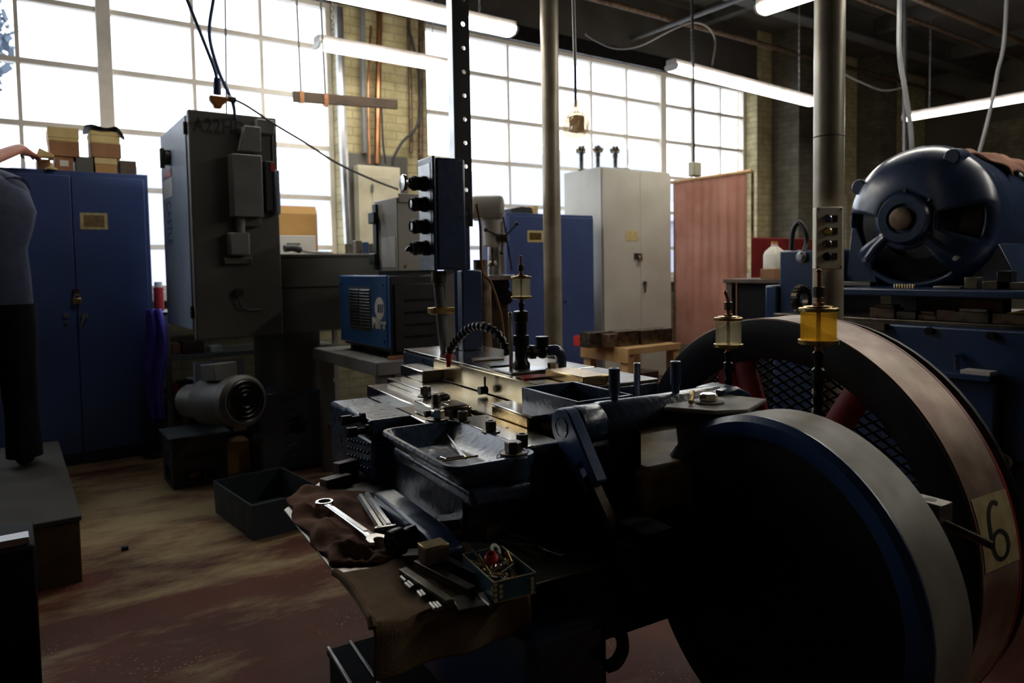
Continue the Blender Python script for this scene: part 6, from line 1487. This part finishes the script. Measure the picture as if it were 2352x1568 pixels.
# box
bd = 2.50
e0 = TMI @ at(995, 480, d=bd); e1 = TMI @ at(1064, 480, d=bd); zt_ = at(1000, 360, d=bd).z; zbm = at(1000, 620, d=bd).z
BU0 = e0.x; BV0 = e0.y; BU1 = BU0+(1064-995)/FPX*bd/.82
BV1 = BV0+.13
cbx = thing('push_button_box', ((BU0+BU1)/2, (BV0+BV1)/2, zbm), 'dark blue push-button box with four black buttons on the perforated post', 'control box', T=TM)
build(mb().box(BU0+.012, BU1, BV0, BV1, zbm, zt_), 'case', 'blue', cbx, bev=.010, seg=3)
build(mb().box(BU0, BU0+.0115, BV0-.003, BV1+.003, zbm-.004, zt_+.004), 'cover', 'castblue', cbx, bev=.004)
build(mb().box(BU0-.0015, BU0-.0002, BV0+.02, BV1-.008, zbm+.07, zt_-.02), 'legend_strip', 'brightedge', cbx)
vb = (BV0+BV1)/2+.0
for i, (py, kind) in enumerate(((418, 'mushroom'), (466, 'flush'), (518, 'flush'), (568, 'selector'))):
    z_ = at(985, py, d=bd).z; q = Vector((BU0-.0017, vb, z_)); b = mb()
    b.lathe([(.0275, 0), (.0275, .010), (.024, .014), (.024, .034), (.0265, .036), (.0265, .046), (.021, .048), (.0205, .058), (.017, .058), (.017, .050), (0, .050)], q, (-1, 0, 0), 28)
    sw = build(b, 'button_body', 'rubber', cbx)
    if kind == 'mushroom': build(mb().lathe([(.012, .0505), (.012, .068), (.028, .074), (.030, .082), (.027, .087), (0, .089)], q, (-1, 0, 0), 28), 'mushroom_head', 'chrome', sw)
    elif kind == 'flush': build(mb().lathe([(.0165, .0505), (.0165, .055), (0, .056)], q, (-1, 0, 0), 24), 'button_face', 'chrome', sw)
    else: build(mb().ext([q+Vector((-.0505, 0, .012)), q+Vector((-.0505, 0, -.012)), q+Vector((-.082, 0, -.012)), q+Vector((-.070, 0, .004))], (0, .012, 0)), 'selector_lever', 'black', sw, bev=.003)
# conduit below the box
cu0 = Vector((BU0+.045, vb, zbm)); z5 = at(1020, 690, d=bd).z
cdt = build(mb().lathe([(.022, 0), (.022, .015), (.028, .017), (.028, .055), (.024, .057)], cu0-Vector((0, 0, .06)), n=18), 'cable_gland', 'steeldk', cbx)
build(mb().tube(smoothpath([cu0-Vector((0, 0, .06)), cu0+Vector((.004, 0, -.12)), cu0+Vector((.012, 0, -.22)), cu0+Vector((.03, .02, -.30)), cu0+Vector((.05, .05, -.36))]), .020, 12), 'conduit', 'cable', cbx)
zc2 = at(1020, 716, d=bd).z
build(mb().box(cu0.x-.04, cu0.x+.045, vb-.032, vb-.02, zc2-.012, zc2+.012).box(cu0.x-.04, cu0.x+.045, vb-.0195, vb+.02, zc2-.011, zc2+.011), 'conduit_clamp', 'brass', cbx, bev=.003)
build(mb().box(BU0+.062, BU0+.10, BV0+.05, BV0+.055, zbm-.30, zbm-.001), 'mount_strap', 'brightedge', cbx)
build(mb().box(BU1-.02, BU1+.03, BV1+.0005, PV-.005, zbm+.05, zbm+.12) if BV1 < PV-.01 else mb().box(BU1-.02, BU1-.01, BV1, BV1+.002, zbm+.05, zbm+.1), 'mount_arm', 'blue', cbx)
cable('air_line', [TM @ q for q in (Vector((PU+hw_+.004, PV-.03, at(1080, 470, d=PD).z)), Vector((PU+hw_+.018, PV-.03, at(1090, 520, d=PD).z)), Vector((PU+hw_+.022, PV-.03, at(1092, 620, d=PD).z)), at_v(1128, 650, PV-.05), at_v(1150, 720, PV-.06), at_v(1160, 800, PV-.06))], .005, 'cardbr', 'thin tan hose running down beside the blue column of the control post', 'hose')
u_, z_ = muv(1105, 700, PV+.25)
tag(build(mb().lathe([(.045, 0), (.045, 1.22), (.03, 1.27), (.03, 1.33)], (u_, PV+.25, 0), n=20), 'air_cylinder', 'rust'), 'dark brown cylinder standing behind the blue column of the control post', 'cylinder')

# ================================================================== BENCH SHEET AND EVERYTHING ON IT
TZ_ = .7215
def tu(px, py, z=TZ_): return mu(px, py, z)
tb = thing('bench_sheet', (.6, 1.4, TZ_-.02), 'thin steel bench sheet with bright edges at the left of the press', 'bench top', T=TM)
build(mb().prism([(.371, 1.085), (.371, 1.752), (.525, 1.955), (.80, 1.955), (.96, 1.085)], .7175, TZ_), 'sheet', 'plate', tb, bev=.001, seg=1)
build(mb().box(.46, .60, 1.11, 1.70, .661, .717), 'bench_bracket', 'black', tb)
def at_t(px, py, z=TZ_): return Vector((*mu(px, py, z), z))
def rotbox(c, ang, L, W, H, z, b=None):
    b = b or mb(); return b.box(-L/2, L/2, -W/2, W/2, 0, H, Matrix.Translation((c.x, c.y, z))@Matrix.Rotation(ang, 4, 'Z'))
# ---- brown shop rag, folded
import mathutils
r5 = random.Random(5)
outline = [(690, 1122), (745, 1132), (800, 1140), (880, 1140), (985, 1190), (960, 1225), (905, 1275), (880, 1290), (800, 1302), (745, 1290), (718, 1255), (690, 1215), (652, 1172), (660, 1140)]
ol = [Vector((*tu(x, y), 0)) for x, y in outline]
# warped quad: left edge, right edge as curves
Lp = [tu(690, 1122), tu(662, 1150), tu(668, 1185), tu(700, 1228), tu(730, 1268), tu(762, 1300)]
Rp = [tu(905, 1142), tu(985, 1192), tu(975, 1222), tu(935, 1255), tu(905, 1282), tu(880, 1298)]
def lerp2(P, t):
    t *= len(P)-1; i = min(int(t), len(P)-2); f = t-i; return Vector((P[i][0]*(1-f)+P[i+1][0]*f, P[i][1]*(1-f)+P[i+1][1]*f))
def ragz(a, b_):
    w = math.sin(PI*min(1, max(0, a)))**.35*math.sin(PI*min(1, max(0, b_)))**.25
    f = (math.sin(b_*21+2.2*math.sin(a*4.1)+a*2.5)*.5+.5)**1.6*.030*(1-.55*a)+(math.sin(b_*37+a*5+1.5*math.sin(a*7))*.5+.5)*.011+.003*math.sin(a*31+b_*9)
    flat = 1-.85*math.exp(-((a-.75)/.28)**2-((b_-.30)/.25)**2)
    return .0035+w*f*flat
wr0 = Vector(mu(745, 1150, .75)); wr1 = Vector(mu(868, 1236, .75))
def ragf2(a, b_):
    l, r_ = lerp2(Lp, b_), lerp2(Rp, b_); q = l.lerp(r_, a)
    q.x += .006*math.sin(b_*23)*(1-a)
    w_ = wr1-wr0; t_ = max(-.12, min(1.15, (q-wr0).dot(w_)/w_.length_squared)); dist = (q-wr0-w_*t_).length
    z_ = ragz(a, b_); cap = .0165+max(0, dist-.026)*1.2
    return Vector((q.x, q.y, TZ_+.001+min(z_, cap)))
o = build(mb().grid(ragf2, 60, 90), 'shop_rag', 'rag'); tag(o, 'rumpled brown shop rag under the wrench at the left of the bench sheet', 'rag')
sm = o.modifiers.new('solid', 'SOLIDIFY'); sm.thickness = .0022; sm.offset = -1
RZ = TZ_+.019
# ---- combination wrench
def wrench(p0, p1, z, ringr, label, name='combination_wrench', m='chrome', openw=None, T=None):
    """ring end p0, jaw end p1, lying flat; local X along the handle"""
    d_ = (p1-p0); L = d_.length; d_.normalize(); n_ = Vector((-d_.y, d_.x, 0))
    MT = Matrix(((d_.x, n_.x, 0, p0.x), (d_.y, n_.y, 0, p0.y), (0, 0, 1, z), (0, 0, 0, 1)))
    if T is None: MT = TM @ MT
    else: MT = T
    r = bpy.data.objects.new(name, None); COL.objects.link(r); r.location = MT @ Vector((L/2, 0, 0)); tag(r, label, 'wrench')
    R = ringr; h = R*.42
    b = MB(MT); n = 48; prof = []
    inner = [(R*.70*(1+.06*(1 if k % 4 < 2 else -1))) for k in range(n)]
    vs = []
    for zz, rr_ in ((0, R*.95), (h*.15, R), (h*.85, R), (h, R*.95)): vs += [(rr_*math.cos(2*PI*k/n), rr_*math.sin(2*PI*k/n), zz+.002) for k in range(n)]
    vs += [(inner[k]*math.cos(2*PI*k/n), inner[k]*math.sin(2*PI*k/n), h+.002) for k in range(n)]+[(inner[k]*math.cos(2*PI*k/n), inner[k]*math.sin(2*PI*k/n), .002) for k in range(n)]
    fs = []
    for j in range(6):
        for k in range(n): fs.append((j*n+k, j*n+(k+1) % n, ((j+1) % 6)*n+(k+1) % n, ((j+1) % 6)*n+k))
    b.add(vs, fs); build(b, 'ring_end', m, r)
    w0, w1, hh = R*.36, R*.46, R*.30
    b = MB(MT); LL = []
    for x, w_, h_ in ((R*.92, w0*1.4, hh), (R*1.5, w0, hh), (L*.45, w0*1.02, hh), (L-R*2.2, w1, hh), (L-R*1.1, w1*1.35, hh)):
        LL.append([(x, -w_, .003+h_*.25), (x, -w_*.7, .003), (x, w_*.7, .003), (x, w_, .003+h_*.25), (x, w_, .003+h_*.75), (x, w_*.7, .003+h_), (x, -w_*.7, .003+h_), (x, -w_, .003+h_*.75)])
    b.loft(LL); hd_ = build(b, 'handle', m, r)
    b = MB(MT); x0, x1 = R*2.2, L-R*2.6; w_ = w0*.62
    b.prism(rrect(x0, x1, -w_, w_, w_*.9, 5), hh+.0025, hh+.0045); build(b, 'raised_panel', m, hd_, bev=.0006)
    text('ALLOY  FORGED', w_*1.25, MT @ Vector((x0+w_, -w_*.45, hh+.0047)), (MT.to_3x3() @ Vector((1, 0, 0))), (MT.to_3x3() @ Vector((0, 1, 0))), 'steeldk', 'stamping', hd_, .0002) if False else None
    b = MB(MT); q = L-R*.2
    pts = [(L-R*1.5, -w1*1.15), (L-R*.7, -R*.95), (L+R*.55, -R*1.02), (L+R*.75, -R*.62), (L+R*.02, -R*.42), (L-R*.35, -R*.20), (L-R*.42, R*.12), (L-R*.2, R*.38), (L+R*.62, R*.55), (L+R*.55, R*.98), (L-R*.55, R*1.0), (L-R*1.5, w1*1.15)]
    b.prism(pts, .003, .003+h*.85); build(b, 'open_jaw', m, r, bev=.0015)
    return r
p0 = at_t(745, 1150, RZ+.010); p1 = at_t(868, 1236, RZ+.010)
wrench(p0, p1, RZ-.001, 20.5/FPX*1.72, 'large bright combination wrench lying on the brown rag')
# ---- hex keys
def hexkey(pa, pb, short, lab, w=.0078):
    z = RZ+.004; a = at_t(*pa, z); b_ = at_t(*pb, z); d_ = (b_-a).normalized(); n_ = Vector((d_.y, -d_.x, 0))
    a.z = b_.z = z
    path = [a, b_-d_*.014]+[b_-d_*.014+d_*.014*math.sin(t)+n_*short*0+n_*.014*(1-math.cos(t)) for t in (.4, .8, 1.2, PI/2)]+[b_+n_*(.014+short)]
    tag(build(mb().tube(path, w, 6), 'hex_key', 'chrome', sharp=20), lab, 'hex key')
hexkey((828, 1140), (876, 1216), -.045, 'long hex key on the brown rag, nearer the wrench, its bent end by the jaw')
a = at_t(843, 1136, RZ+.005); b_ = at_t(893, 1207, RZ+.005); a.z = b_.z = RZ+.005
tag(build(mb().tube([a, b_], .0085, 6), 'square_bar', 'chrome', sharp=20), 'straight bright bar on the brown rag beside the long hex key', 'bar')
a = at_t(915, 1150, RZ); b_ = at_t(985, 1197, RZ); a.z = b_.z = TZ_+.014
tag(build(mb().cyl(a, b_, .0075, n=18), 'steel_rod', 'plate'), 'round steel rod on the bench sheet below the blue ramp casting', 'rod')
# ---- small wooden blocks at the back edge of the sheet
for i, (px, py, w_, z_, l) in enumerate(((772, 1116, .036, .026, 'low dark wooden block at the back of the bench sheet, beside the gear case'), (796, 1098, .03, .048, 'taller dark wooden block behind the low one on the bench sheet'))):
    c = at_t(px, py); tag(build(rotbox(c, .3, w_*2.2, w_, z_, TZ_+.001), 'wood_block', 'wooddk', bev=.002), l, 'block')
# ---- black round-headed tool
ax0 = at_t(893, 1248, TZ_+.03); ax1 = at_t(1010, 1212, TZ_+.03); ax0.z = ax1.z = TZ_+.0285
d_ = (ax1-ax0).normalized()
kt = thing('black_plunger', (ax0+ax1)/2-Vector((0, 0, .028)), 'black round-ended die plunger lying at the right of the brown rag', 'tool', T=TM)
build(mb().lathe([(0, .0), (.010, .0), (.010, .006), (.014, .006), (.024, .003), (.0275, .010), (.0275, .030), (.022, .034), (.0215, .040), (.0235, .044), (.0235, .105), (0, .106)], ax0, d_, 32), 'plunger_body', 'blackm', kt)
# ---- grey chamfered steel block
c = at_t(1040, 1225)
b = mb(); q = [at_t(1003, 1235), at_t(1075, 1232), at_t(1078, 1205), at_t(1000, 1205)]
cc = at_t(1038, 1222); cc.z = 0
T_ = Matrix.Translation((cc.x, cc.y, TZ_+.001))@Matrix.Rotation(-.25, 4, 'Z'); b = MB(TM @ T_)
b.ext([(-.030, -.030, 0), (-.030, -.030, .012), (-.030, -.012, .030), (-.030, .030, .030), (-.030, .030, 0)], (.060, 0, 0)); tag(build(b, 'steel_block', 'plate', bev=.002), 'grey steel block with a sloping face behind the brass-topped block', 'block')
# ---- brown die box (two halves) and calipers
T_ = Matrix.Translation((*tu(1150, 1212), TZ_+.001))@Matrix.Rotation(.12, 4, 'Z')
db = thing('die_box', TM @ T_ @ Vector((0, 0, 0)), 'flat reddish-brown die box in two halves, in front of the blue bed block', 'die box')
for dx_ in (-.036, .036):
    build(MB(TM @ T_).box(dx_-.035, dx_+.035, -.045, .045, 0, .026), 'half', 'wooddk', db, bev=.002); build(MB(TM @ T_).cyl((dx_, 0, .0255), (dx_, 0, .0266), .006), 'dowel_hole', 'black', db)
build(MB(TM @ T_).box(-.0368, .0368, -.047, .047, .026, .0275), 'lid_strip', 'rust', db) if False else None
def bar2(pa, pb, w_, h_, z0, m, name, lab, cat, grp=None, bev=.0012):
    a = at_t(*pa, z0); b_ = at_t(*pb, z0); c = (a+b_)/2; d_ = b_-a
    return tag(build(rotbox(c, math.atan2(d_.y, d_.x), d_.length, w_, h_, z0), name, m, bev=bev), lab, cat, grp)
pl_ = thing('pliers', TM @ at_t(1235, 1250), 'dark pliers with pointed tips lying right of the teal tin', 'pliers')
a0, a1, a2 = at_t(1160, 1230, TZ_+.012), at_t(1235, 1250, TZ_+.012), at_t(1290, 1268, TZ_+.012)
for q in (a0, a1, a2): q.z = TZ_+.010
n_ = Vector((-(a2-a0).y, (a2-a0).x, 0)).normalized()
for s_ in (-1, 1):
    build(mb().tube(smoothpath([a0+n_*s_*.016, a0.lerp(a1, .5)+n_*s_*.018, a1+n_*s_*.004, a2-n_*s_*.003*-1]), [.006]*17+[.0055]*7+[.003] if False else .0055, 8), 'handle', 'steeldk', pl_)
build(mb().cyl(a1-Vector((0, 0, .008)), a1+Vector((0, 0, .008)), .011, n=16), 'pivot', 'steeldk', pl_)
bar2((1150, 1238), (1255, 1280), .022, .008, TZ_+.001, 'wooddk', 'steel_rule', 'dark brown flat rule in front of the pliers', 'rule')
bar2((1252, 1262), (1292, 1277), .010, .004, TZ_+.022, 'steel', 'caliper_jaw', 'thin bright blade lying over the pliers tips', 'blade')
# ---- canvas cloth under the blocks, hanging over the near edge
near_v = 1.085
c0 = tu(785, 1325); 
cl0, cl1 = .366, .645
def clothf(a, b_):
    u = cl0+(cl1-cl0)*a; s_ = b_*1.0
    top = 1.305-near_v+.02*a
    tot = top+.085; d_ = s_*tot
    u += .008*math.sin(b_*5+a*3)
    if d_ < top: v = 1.305+.02*a-d_; z = TZ_+.004+.0022*math.sin(a*19+d_*30)+.004*math.exp(-((a)/.05)**2)*(1+math.sin(d_*40)*.3)
    else:
        e = d_-top; v = near_v-.010*min(1, e/.012)-.006*math.sin(a*14); z = TZ_+.004-e
    return Vector((u, v, z))
o = build(mb().grid(clothf, 48, 60), 'canvas_cloth', 'cloth'); tag(o, 'oil-stained brown canvas cloth hanging over the near edge of the bench sheet', 'cloth')
sm = o.modifiers.new('solid', 'SOLIDIFY'); sm.thickness = .0025; sm.offset = -1
b = mb(); pth = [clothf(0.005, t/30)+Vector((-.002, 0, .003)) for t in range(0, 23)]; b.tube(pth, .0075, 8)
hem = build(b, 'rolled_hem', 'cloth', o)
CZ_ = TZ_+.0078
# blocks on the cloth
bar2((925, 1262), (1005, 1265), .030, .024, CZ_, 'steeldk', 'parallel_block', 'dark steel parallel block left of the brass-topped block', 'block', 'parallel blocks on the canvas')
bar2((935, 1290), (1065, 1288), .034, .020, CZ_, 'steeldk', 'parallel_block', 'long dark parallel block under the brass-topped block on the canvas', 'block', 'parallel blocks on the canvas')
T_ = Matrix.Translation((*mu(996, 1287, CZ_+.021), CZ_+.021))@Matrix.Rotation(.05, 4, 'Z'); b = MB(TM @ T_)
r = thing('brass_block', TM @ T_ @ Vector((0, 0, 0)), 'square steel block with an amber top standing on the parallel block', 'block')
build(MB(TM @ T_).box(-.024, .024, -.018, .018, 0, .030), 'block_body', 'rust', r, bev=.0015); build(MB(TM @ T_).box(-.0243, .0243, -.0183, .0183, .0302, .034), 'stained_top', 'brassplate', r, bev=.001)
bar2((925, 1320), (1035, 1395), .016, .014, CZ_, 'steeldk', 'long_parallel', 'leftmost long dark steel parallel on the canvas cloth', 'bar')
bar2((960, 1305), (1085, 1372), .018, .018, CZ_, 'steeldk', 'long_parallel', 'middle long dark steel parallel on the canvas cloth', 'bar')
bar2((1010, 1298), (1115, 1350), .016, .022, CZ_, 'blackm', 'long_parallel', 'rightmost long dark steel parallel on the canvas cloth, beside the tin', 'bar')
bar2((1045, 1390), (1120, 1378), .05, .004, CZ_, 'steeldk', 'shim_plate', 'thin dark shim plate at the ends of the long parallels', 'plate')
pins = [(929, 1323, 940, 1333), (939, 1338, 952, 1349), (945, 1334, 958, 1345), (968, 1357, 978, 1369), (975, 1355, 985, 1366), (996, 1384, 1008, 1397), (1004, 1383, 1016, 1396), (1011, 1382, 1022, 1393)]
for (x0, y0, x1, y1) in pins:
    a = at_t(x0, y0, CZ_+.004); b_ = at_t(x1, y1, CZ_+.004); a.z = b_.z = CZ_+.0040
    a += Vector((-.006, 0, 0)); b_ += Vector((-.006, 0, 0))
    tag(build(mb().cyl(a, b_, .0036, n=12), 'dowel_pin', 'plate'), 'short bright dowel pin on the canvas left of the long parallels', 'pin', 'dowel pins on the canvas')
a = at_t(1090, 1362, CZ_+.003); b_ = at_t(1125, 1392, CZ_+.003); a.z = b_.z = CZ_+.004
tag(build(mb().cyl(a, b_, .003, n=10), 'thin_rod', 'plate'), 'thin steel rod in front of the left corner of the teal tin', 'rod')
# ---- teal tin full of bits
tA = at_t(1135, 1383); tB = at_t(1230, 1358)
z0 = TZ_+.0078
c_nl = at_t(1135, 1386, z0); c_nr = at_t(1231, 1362, z0)
ex = (c_nr-c_nl); Wt = ex.length; ex.normalize(); ey_ = Vector((-ex.y, ex.x, 0)); Lt = .135; Ht = .037
Tt = TM @ Matrix(((ex.x, ey_.x, 0, c_nl.x), (ex.y, ey_.y, 0, c_nl.y), (0, 0, 1, z0), (0, 0, 0, 1)))
tin = thing('tin_box', Tt @ Vector((Wt/2, Lt/2, 0)), 'open teal tin box with cream floral corners, full of small metal bits', 'tin')
build(MB(Tt).box(0, Wt, 0, Lt, 0, .0015), 'bottom', 'tin', tin)
for bx_ in ((0, Wt, 0, .0014), (0, Wt, Lt-.0014, Lt), (0, .0014, .0015, Lt-.0015), (Wt-.0014, Wt, .0015, Lt-.0015)): build(MB(Tt).box(*bx_, .0016, Ht), 'side', 'tin', tin)
build(MB(Tt).tube([(0, 0, Ht), (Wt, 0, Ht), (Wt, Lt, Ht), (0, Lt, Ht), (0, 0, Ht)], .0012, 6), 'rolled_edge', 'tincream', tin)
build(MB(Tt).tube([(0, -.0004, .001), (Wt, -.0004, .001)], .0011, 6), 'foot_edge', 'brass', tin)
for side, x0 in ((-1, .008), (1, Wt-.007)):
    for k in range(4 if side > 0 else 7):
        cx_ = x0+(0 if side > 0 else .0052*(1 if k % 2 else -1)); cz_ = .005+.0075*k*(1 if side > 0 else .6)
        b = MB(Tt); b.lathe([(.0009, 0), (.0033, 0), (.0037, .0004), (.0009, .0004)], (cx_, -.0002, cz_), (0, -1, 0), 14, closed=True); build(b, 'floral_print', 'tincream', tin)
    for k in range(3):
        b = MB(Tt); b.lathe([(.0009, 0), (.0033, 0), (.0037, .0004), (.0009, .0004)], (-.0002, .006+.003*(k % 2), .006+.009*k), (-1, 0, 0), 14, closed=True); build(b, 'floral_print', 'tincream', tin) if side < 0 else None
def tp(x, y, z): return Tt @ Vector((x*Wt, y*Lt, z))
r6 = random.Random(21)
for i in range(34):
    x, y = r6.uniform(.12, .88), r6.uniform(.1, .9); z = .012+.020*r6.random(); a_ = r6.uniform(0, PI); L_ = r6.uniform(.012, .024); tl = r6.uniform(-.25, .45)
    d_ = Vector((math.cos(a_), math.sin(a_), tl)).normalized()*L_; c = Vector((x*Wt, y*Lt, z))
    lim = lambda q: Vector((min(max(q.x, .008), Wt-.008), min(max(q.y, .008), Lt-.008), max(q.z, .007)))
    kind = i % 3
    if kind == 0: b = MB(Tt).cyl(lim(c-d_), lim(c+d_), r6.uniform(.0022, .004), n=10); nm, ct = 'small_pin', 'pin'
    elif kind == 1: p_, q_ = lim(c-d_), lim(c+d_); b = MB(Tt).cyl(p_, q_, .003, n=10).hexa(q_, q_+(q_-p_).normalized()*.005, .006); nm, ct = 'small_bolt', 'bolt'
    else: b = MB(Tt).lathe([(.004, -.002), (.008, -.002), (.008, .002), (.004, .002)], lim(c), Vector((d_.x, d_.y, abs(d_.z)+.01)), 18, closed=True); nm, ct = 'small_collar', 'collar'
    tag(build(b, nm, r6.choice(['steel', 'brass', 'steeldk', 'chrome'])), f'{ct} among the metal bits inside the teal tin', ct, f'{ct}s inside the teal tin')
# the bits that stick out of the tin
q = tp(.42, .60, .040); rcap = thing('plastic_stopper', q, 'red plastic stopper lying on the metal bits in the teal tin', 'stopper')
qv = TMI @ q
b = MB(); b.lathe([(.0105, 0), (.0125, .002), (.0125, .006), (.009, .010), (.009, .016), (.007, .019), (.0045, .019), (.0045, .006), (0, .006)], q, (-.4, -.45, .8), 20); build(b, 'cap_body', 'redpaint', rcap)
q = tp(.66, .78, .045); tag(build(MB().lathe([(.0065, -.0015), (.0125, -.0015), (.0125, .0015), (.0065, .0015)], q, (.25, -.65, .45), 28, closed=True), 'white_ring', 'paper'), 'white flat ring standing among the metal bits in the teal tin', 'ring')
def stick(a, b_, r_, m, lab, nm='rod'): tag(build(MB().cyl(tp(*a), tp(*b_), r_, n=12), nm, m), lab, nm.split('_')[-1])
stick((.22, .25, .02), (.10, .62, .052), .0034, 'brass', 'brass tube sticking up at the left in the teal tin', 'brass_tube')
stick((.35, .28, .02), (.12, .98, .055), .0022, 'steel', 'thin steel rod sticking out at the back of the teal tin', 'steel_rod')
stick((.80, .30, .015), (.62, .72, .046), .0036, 'steel', 'steel tube leaning right of the red cap in the teal tin', 'steel_tube')
stick((.88, .40, .012), (.80, .62, .048), .0042, 'brass', 'brass tube at the right side of the teal tin', 'brass_tube')
# needle file and wires lying in the cast tray
FZ_ = .8845
a = Vector((*mu(1024, 1008, FZ_), FZ_)); b_ = Vector((*mu(1066, 1052, FZ_), FZ_)); a.z = .899; b_.z = .8875
nf = thing('needle_file', TM @ ((a+b_)/2), 'slim steel needle file lying across the cast tray', 'file')
build(mb().loft([[a+Vector((x, 0, z)) for x, z in ((-.0015, 0), (.0015, 0), (0, .003))], [b_+Vector((x, 0, z)) for x, z in ((-.006, 0), (.006, 0), (0, .006))]]), 'blade', 'chrome', nf)
d_ = (b_-a).normalized(); build(mb().cyl(b_+Vector((0, 0, .003)), b_+d_*.018+Vector((0, 0, .003)), .003, n=10), 'tang', 'brass', nf)
for i, (x0, y0, x1, y1, m, l) in enumerate(((988, 1060, 1062, 1050, 'plate', 'longer wire near the front edge of the cast tray'), (1000, 1064, 1098, 1049, 'brass', 'brass wire along the front edge of the cast tray'), (1012, 1052, 1025, 1057, 'chrome', 'short bright pin in the cast tray left of the file'))):
    a = Vector((*mu(x0, y0, .886), .8885)); b_ = Vector((*mu(x1, y1, .886), .8885)); a.y = max(a.y, 1.268); b_.y = max(b_.y, 1.268)
    tag(build(mb().cyl(a, b_, .0021, n=8), 'wire', m), l, 'wire')
a = Vector((*mu(995, 1058, .886), .8885)); a.y = max(a.y, 1.268); tag(build(mb().hexa(a, a+Vector((.012, .002, 0)), .005), 'set_screw', 'blackm'), 'black set screw at the left end of the wires in the cast tray', 'screw')
# ---- black tool tray on the floor stand, bottom centre
bz = .46
k0 = mu(758, 1490, bz); k1 = mu(855, 1466, bz)
bt_ = thing('tool_tray', TM @ Vector((k0[0]+.2, k0[1]-.1, 0)), 'black two-rail tool tray on a stand, below the hanging canvas cloth', 'tray')
ub, vb_ = k0[0], k0[1]
build(mb().box(ub, ub+.155, vb_-.55, vb_+.01, 0, bz-.021), 'stand', 'matteblack', bt_, bev=.004)
build(mb().box(ub-.004, ub+.4-.241, vb_-.56, vb_+.014, bz-.02, bz-.006), 'tray_floor', 'matteblack', bt_, bev=.003)
build(mb().box(ub-.004, ub+.003, vb_-.56, vb_+.014, bz-.0055, bz), 'rail', 'plate', bt_, bev=.001); build(mb().box(ub+.046, ub+.053, vb_-.56, vb_+.014, bz-.0055, bz), 'rail', 'plate', bt_, bev=.001)
for i, (px, py, px2, py2, m, l) in enumerate(((1025, 1515, 1042, 1568, 'blackm', 'dark curved bar at the bottom edge, right of the black tool tray'), (1085, 1530, 1125, 1580, 'steeldk', 'flat dark file at the bottom edge below the teal tin'), (1130, 1530, 1170, 1578, 'steel', 'narrow bright file at the bottom edge below the teal tin'))):
    a = Vector((*mu(px, py, .40), .40)); b_ = Vector((*mu(px2, py2, .40), .40))
    if i == 0:
        stn = thing('blade_stand', TM @ Vector((a.x+.05, a.y-.1, 0)), 'black low stand at the bottom edge carrying the flat blades', 'stand'); build(mb().box(.47, .66, .62, 1.0, 0, .39), 'block', 'matteblack', stn, bev=.006)
    c = (a+b_)/2; d_ = b_-a
    c.x = max(c.x, .47)
    tag(build(rotbox(c, math.atan2(d_.y, d_.x), d_.length*1.2, (.016, .03, .012)[i], .006, .3915), ('curved_bar', 'flat_file', 'narrow_file')[i], m, bev=.001), l, 'blade')
# ---- looped hose by the base
h = [Vector((*mu(1405, 1440, .22), .22)), at_v(1420, 1470, 1.0), at_v(1418, 1500, 1.0), at_v(1400, 1525, 1.0)]
pp = [at_v(1400, 1445, 1.0), at_v(1425, 1455, 1.0), at_v(1430, 1490, 1.0), at_v(1415, 1520, 1.0), at_v(1395, 1530, 1.0)]
tag(build(mb().tube(smoothpath(pp), .012, 10), 'base_hose', 'rubber'), 'black looped hose at the foot of the press, left of the black disc', 'hose')
# ---- threaded rod and eye block between the guard and the flywheel
eu = 1.36
def at_u(px, py, u): v, z = muu(px, py, u); return Vector((u, v, z))
a = at_u(2160, 1197, eu); b_ = at_u(2278, 1252, eu+.0)
tr2 = thing('threaded_rod', TM @ a, 'dark threaded rod with a square eye block, between the gear guard and the flywheel', 'rod')
d_ = (b_-a).normalized(); L_ = (b_-a).length; pr_ = []
n_ = 26
for i in range(n_+1): pr_ += [(.0066, L_*i/n_), (.0082, L_*(i+.5)/n_)]
build(mb().lathe(pr_, a, d_, 14), 'thread', 'steeldk', tr2, sharp=80)
c = at_u(2137, 1147, eu); sC = 21/FPX*1.45
build(MB(TM @ Matrix.Translation(c)).box(-.022, .022, -.03, .03, -.038, .0), 'eye_block', 'plate', tr2, bev=.002)
build(mb().cyl((c.x, c.y, c.z-.0005), (c.x, c.y, c.z+.0006), .011, n=20), 'eye_hole', 'black', tr2)
build(mb().sph(a+Vector((0, .008, .014)), .014, n=12, m=8).cyl(a+Vector((0, .008, .014)), (c.x, c.y-.015, c.z-.03), .009), 'ball_joint', 'plate', tr2)
build(mb().box(GU+GW+.002, eu+.024, c.y+.0, c.y+.02, c.z-.07, c.z-.0385), 'rod_support', 'blackm', tr2)
# ---- wrench hung on the second press
xw = XM-.012
q0 = at(2303, 1060, x=xw); q1 = at(2276, 1250, x=xw)
d_ = (q1-q0); L_ = d_.length; d_.normalize(); n_ = Vector((-1, 0, 0)); s_ = n_.cross(d_)
T2 = Matrix(((d_.x, s_.x, n_.x, q0.x+.008), (d_.y, s_.y, n_.y, q0.y), (d_.z, s_.z, n_.z, q0.z), (0, 0, 0, 1)))
wrench(Vector((0, 0, 0)), Vector((L_, 0, 0)), 0, 17.5/FPX*(q0.length), 'combination wrench hung upright on the second blue press, above the number sticker', T=T2, m='chrome')
build(MB().cyl((XM+.001, q0.y, q0.z+.012), (XM-.05, q0.y, q0.z+.016), .006), 'wrench_hook', 'steeldk', m2)
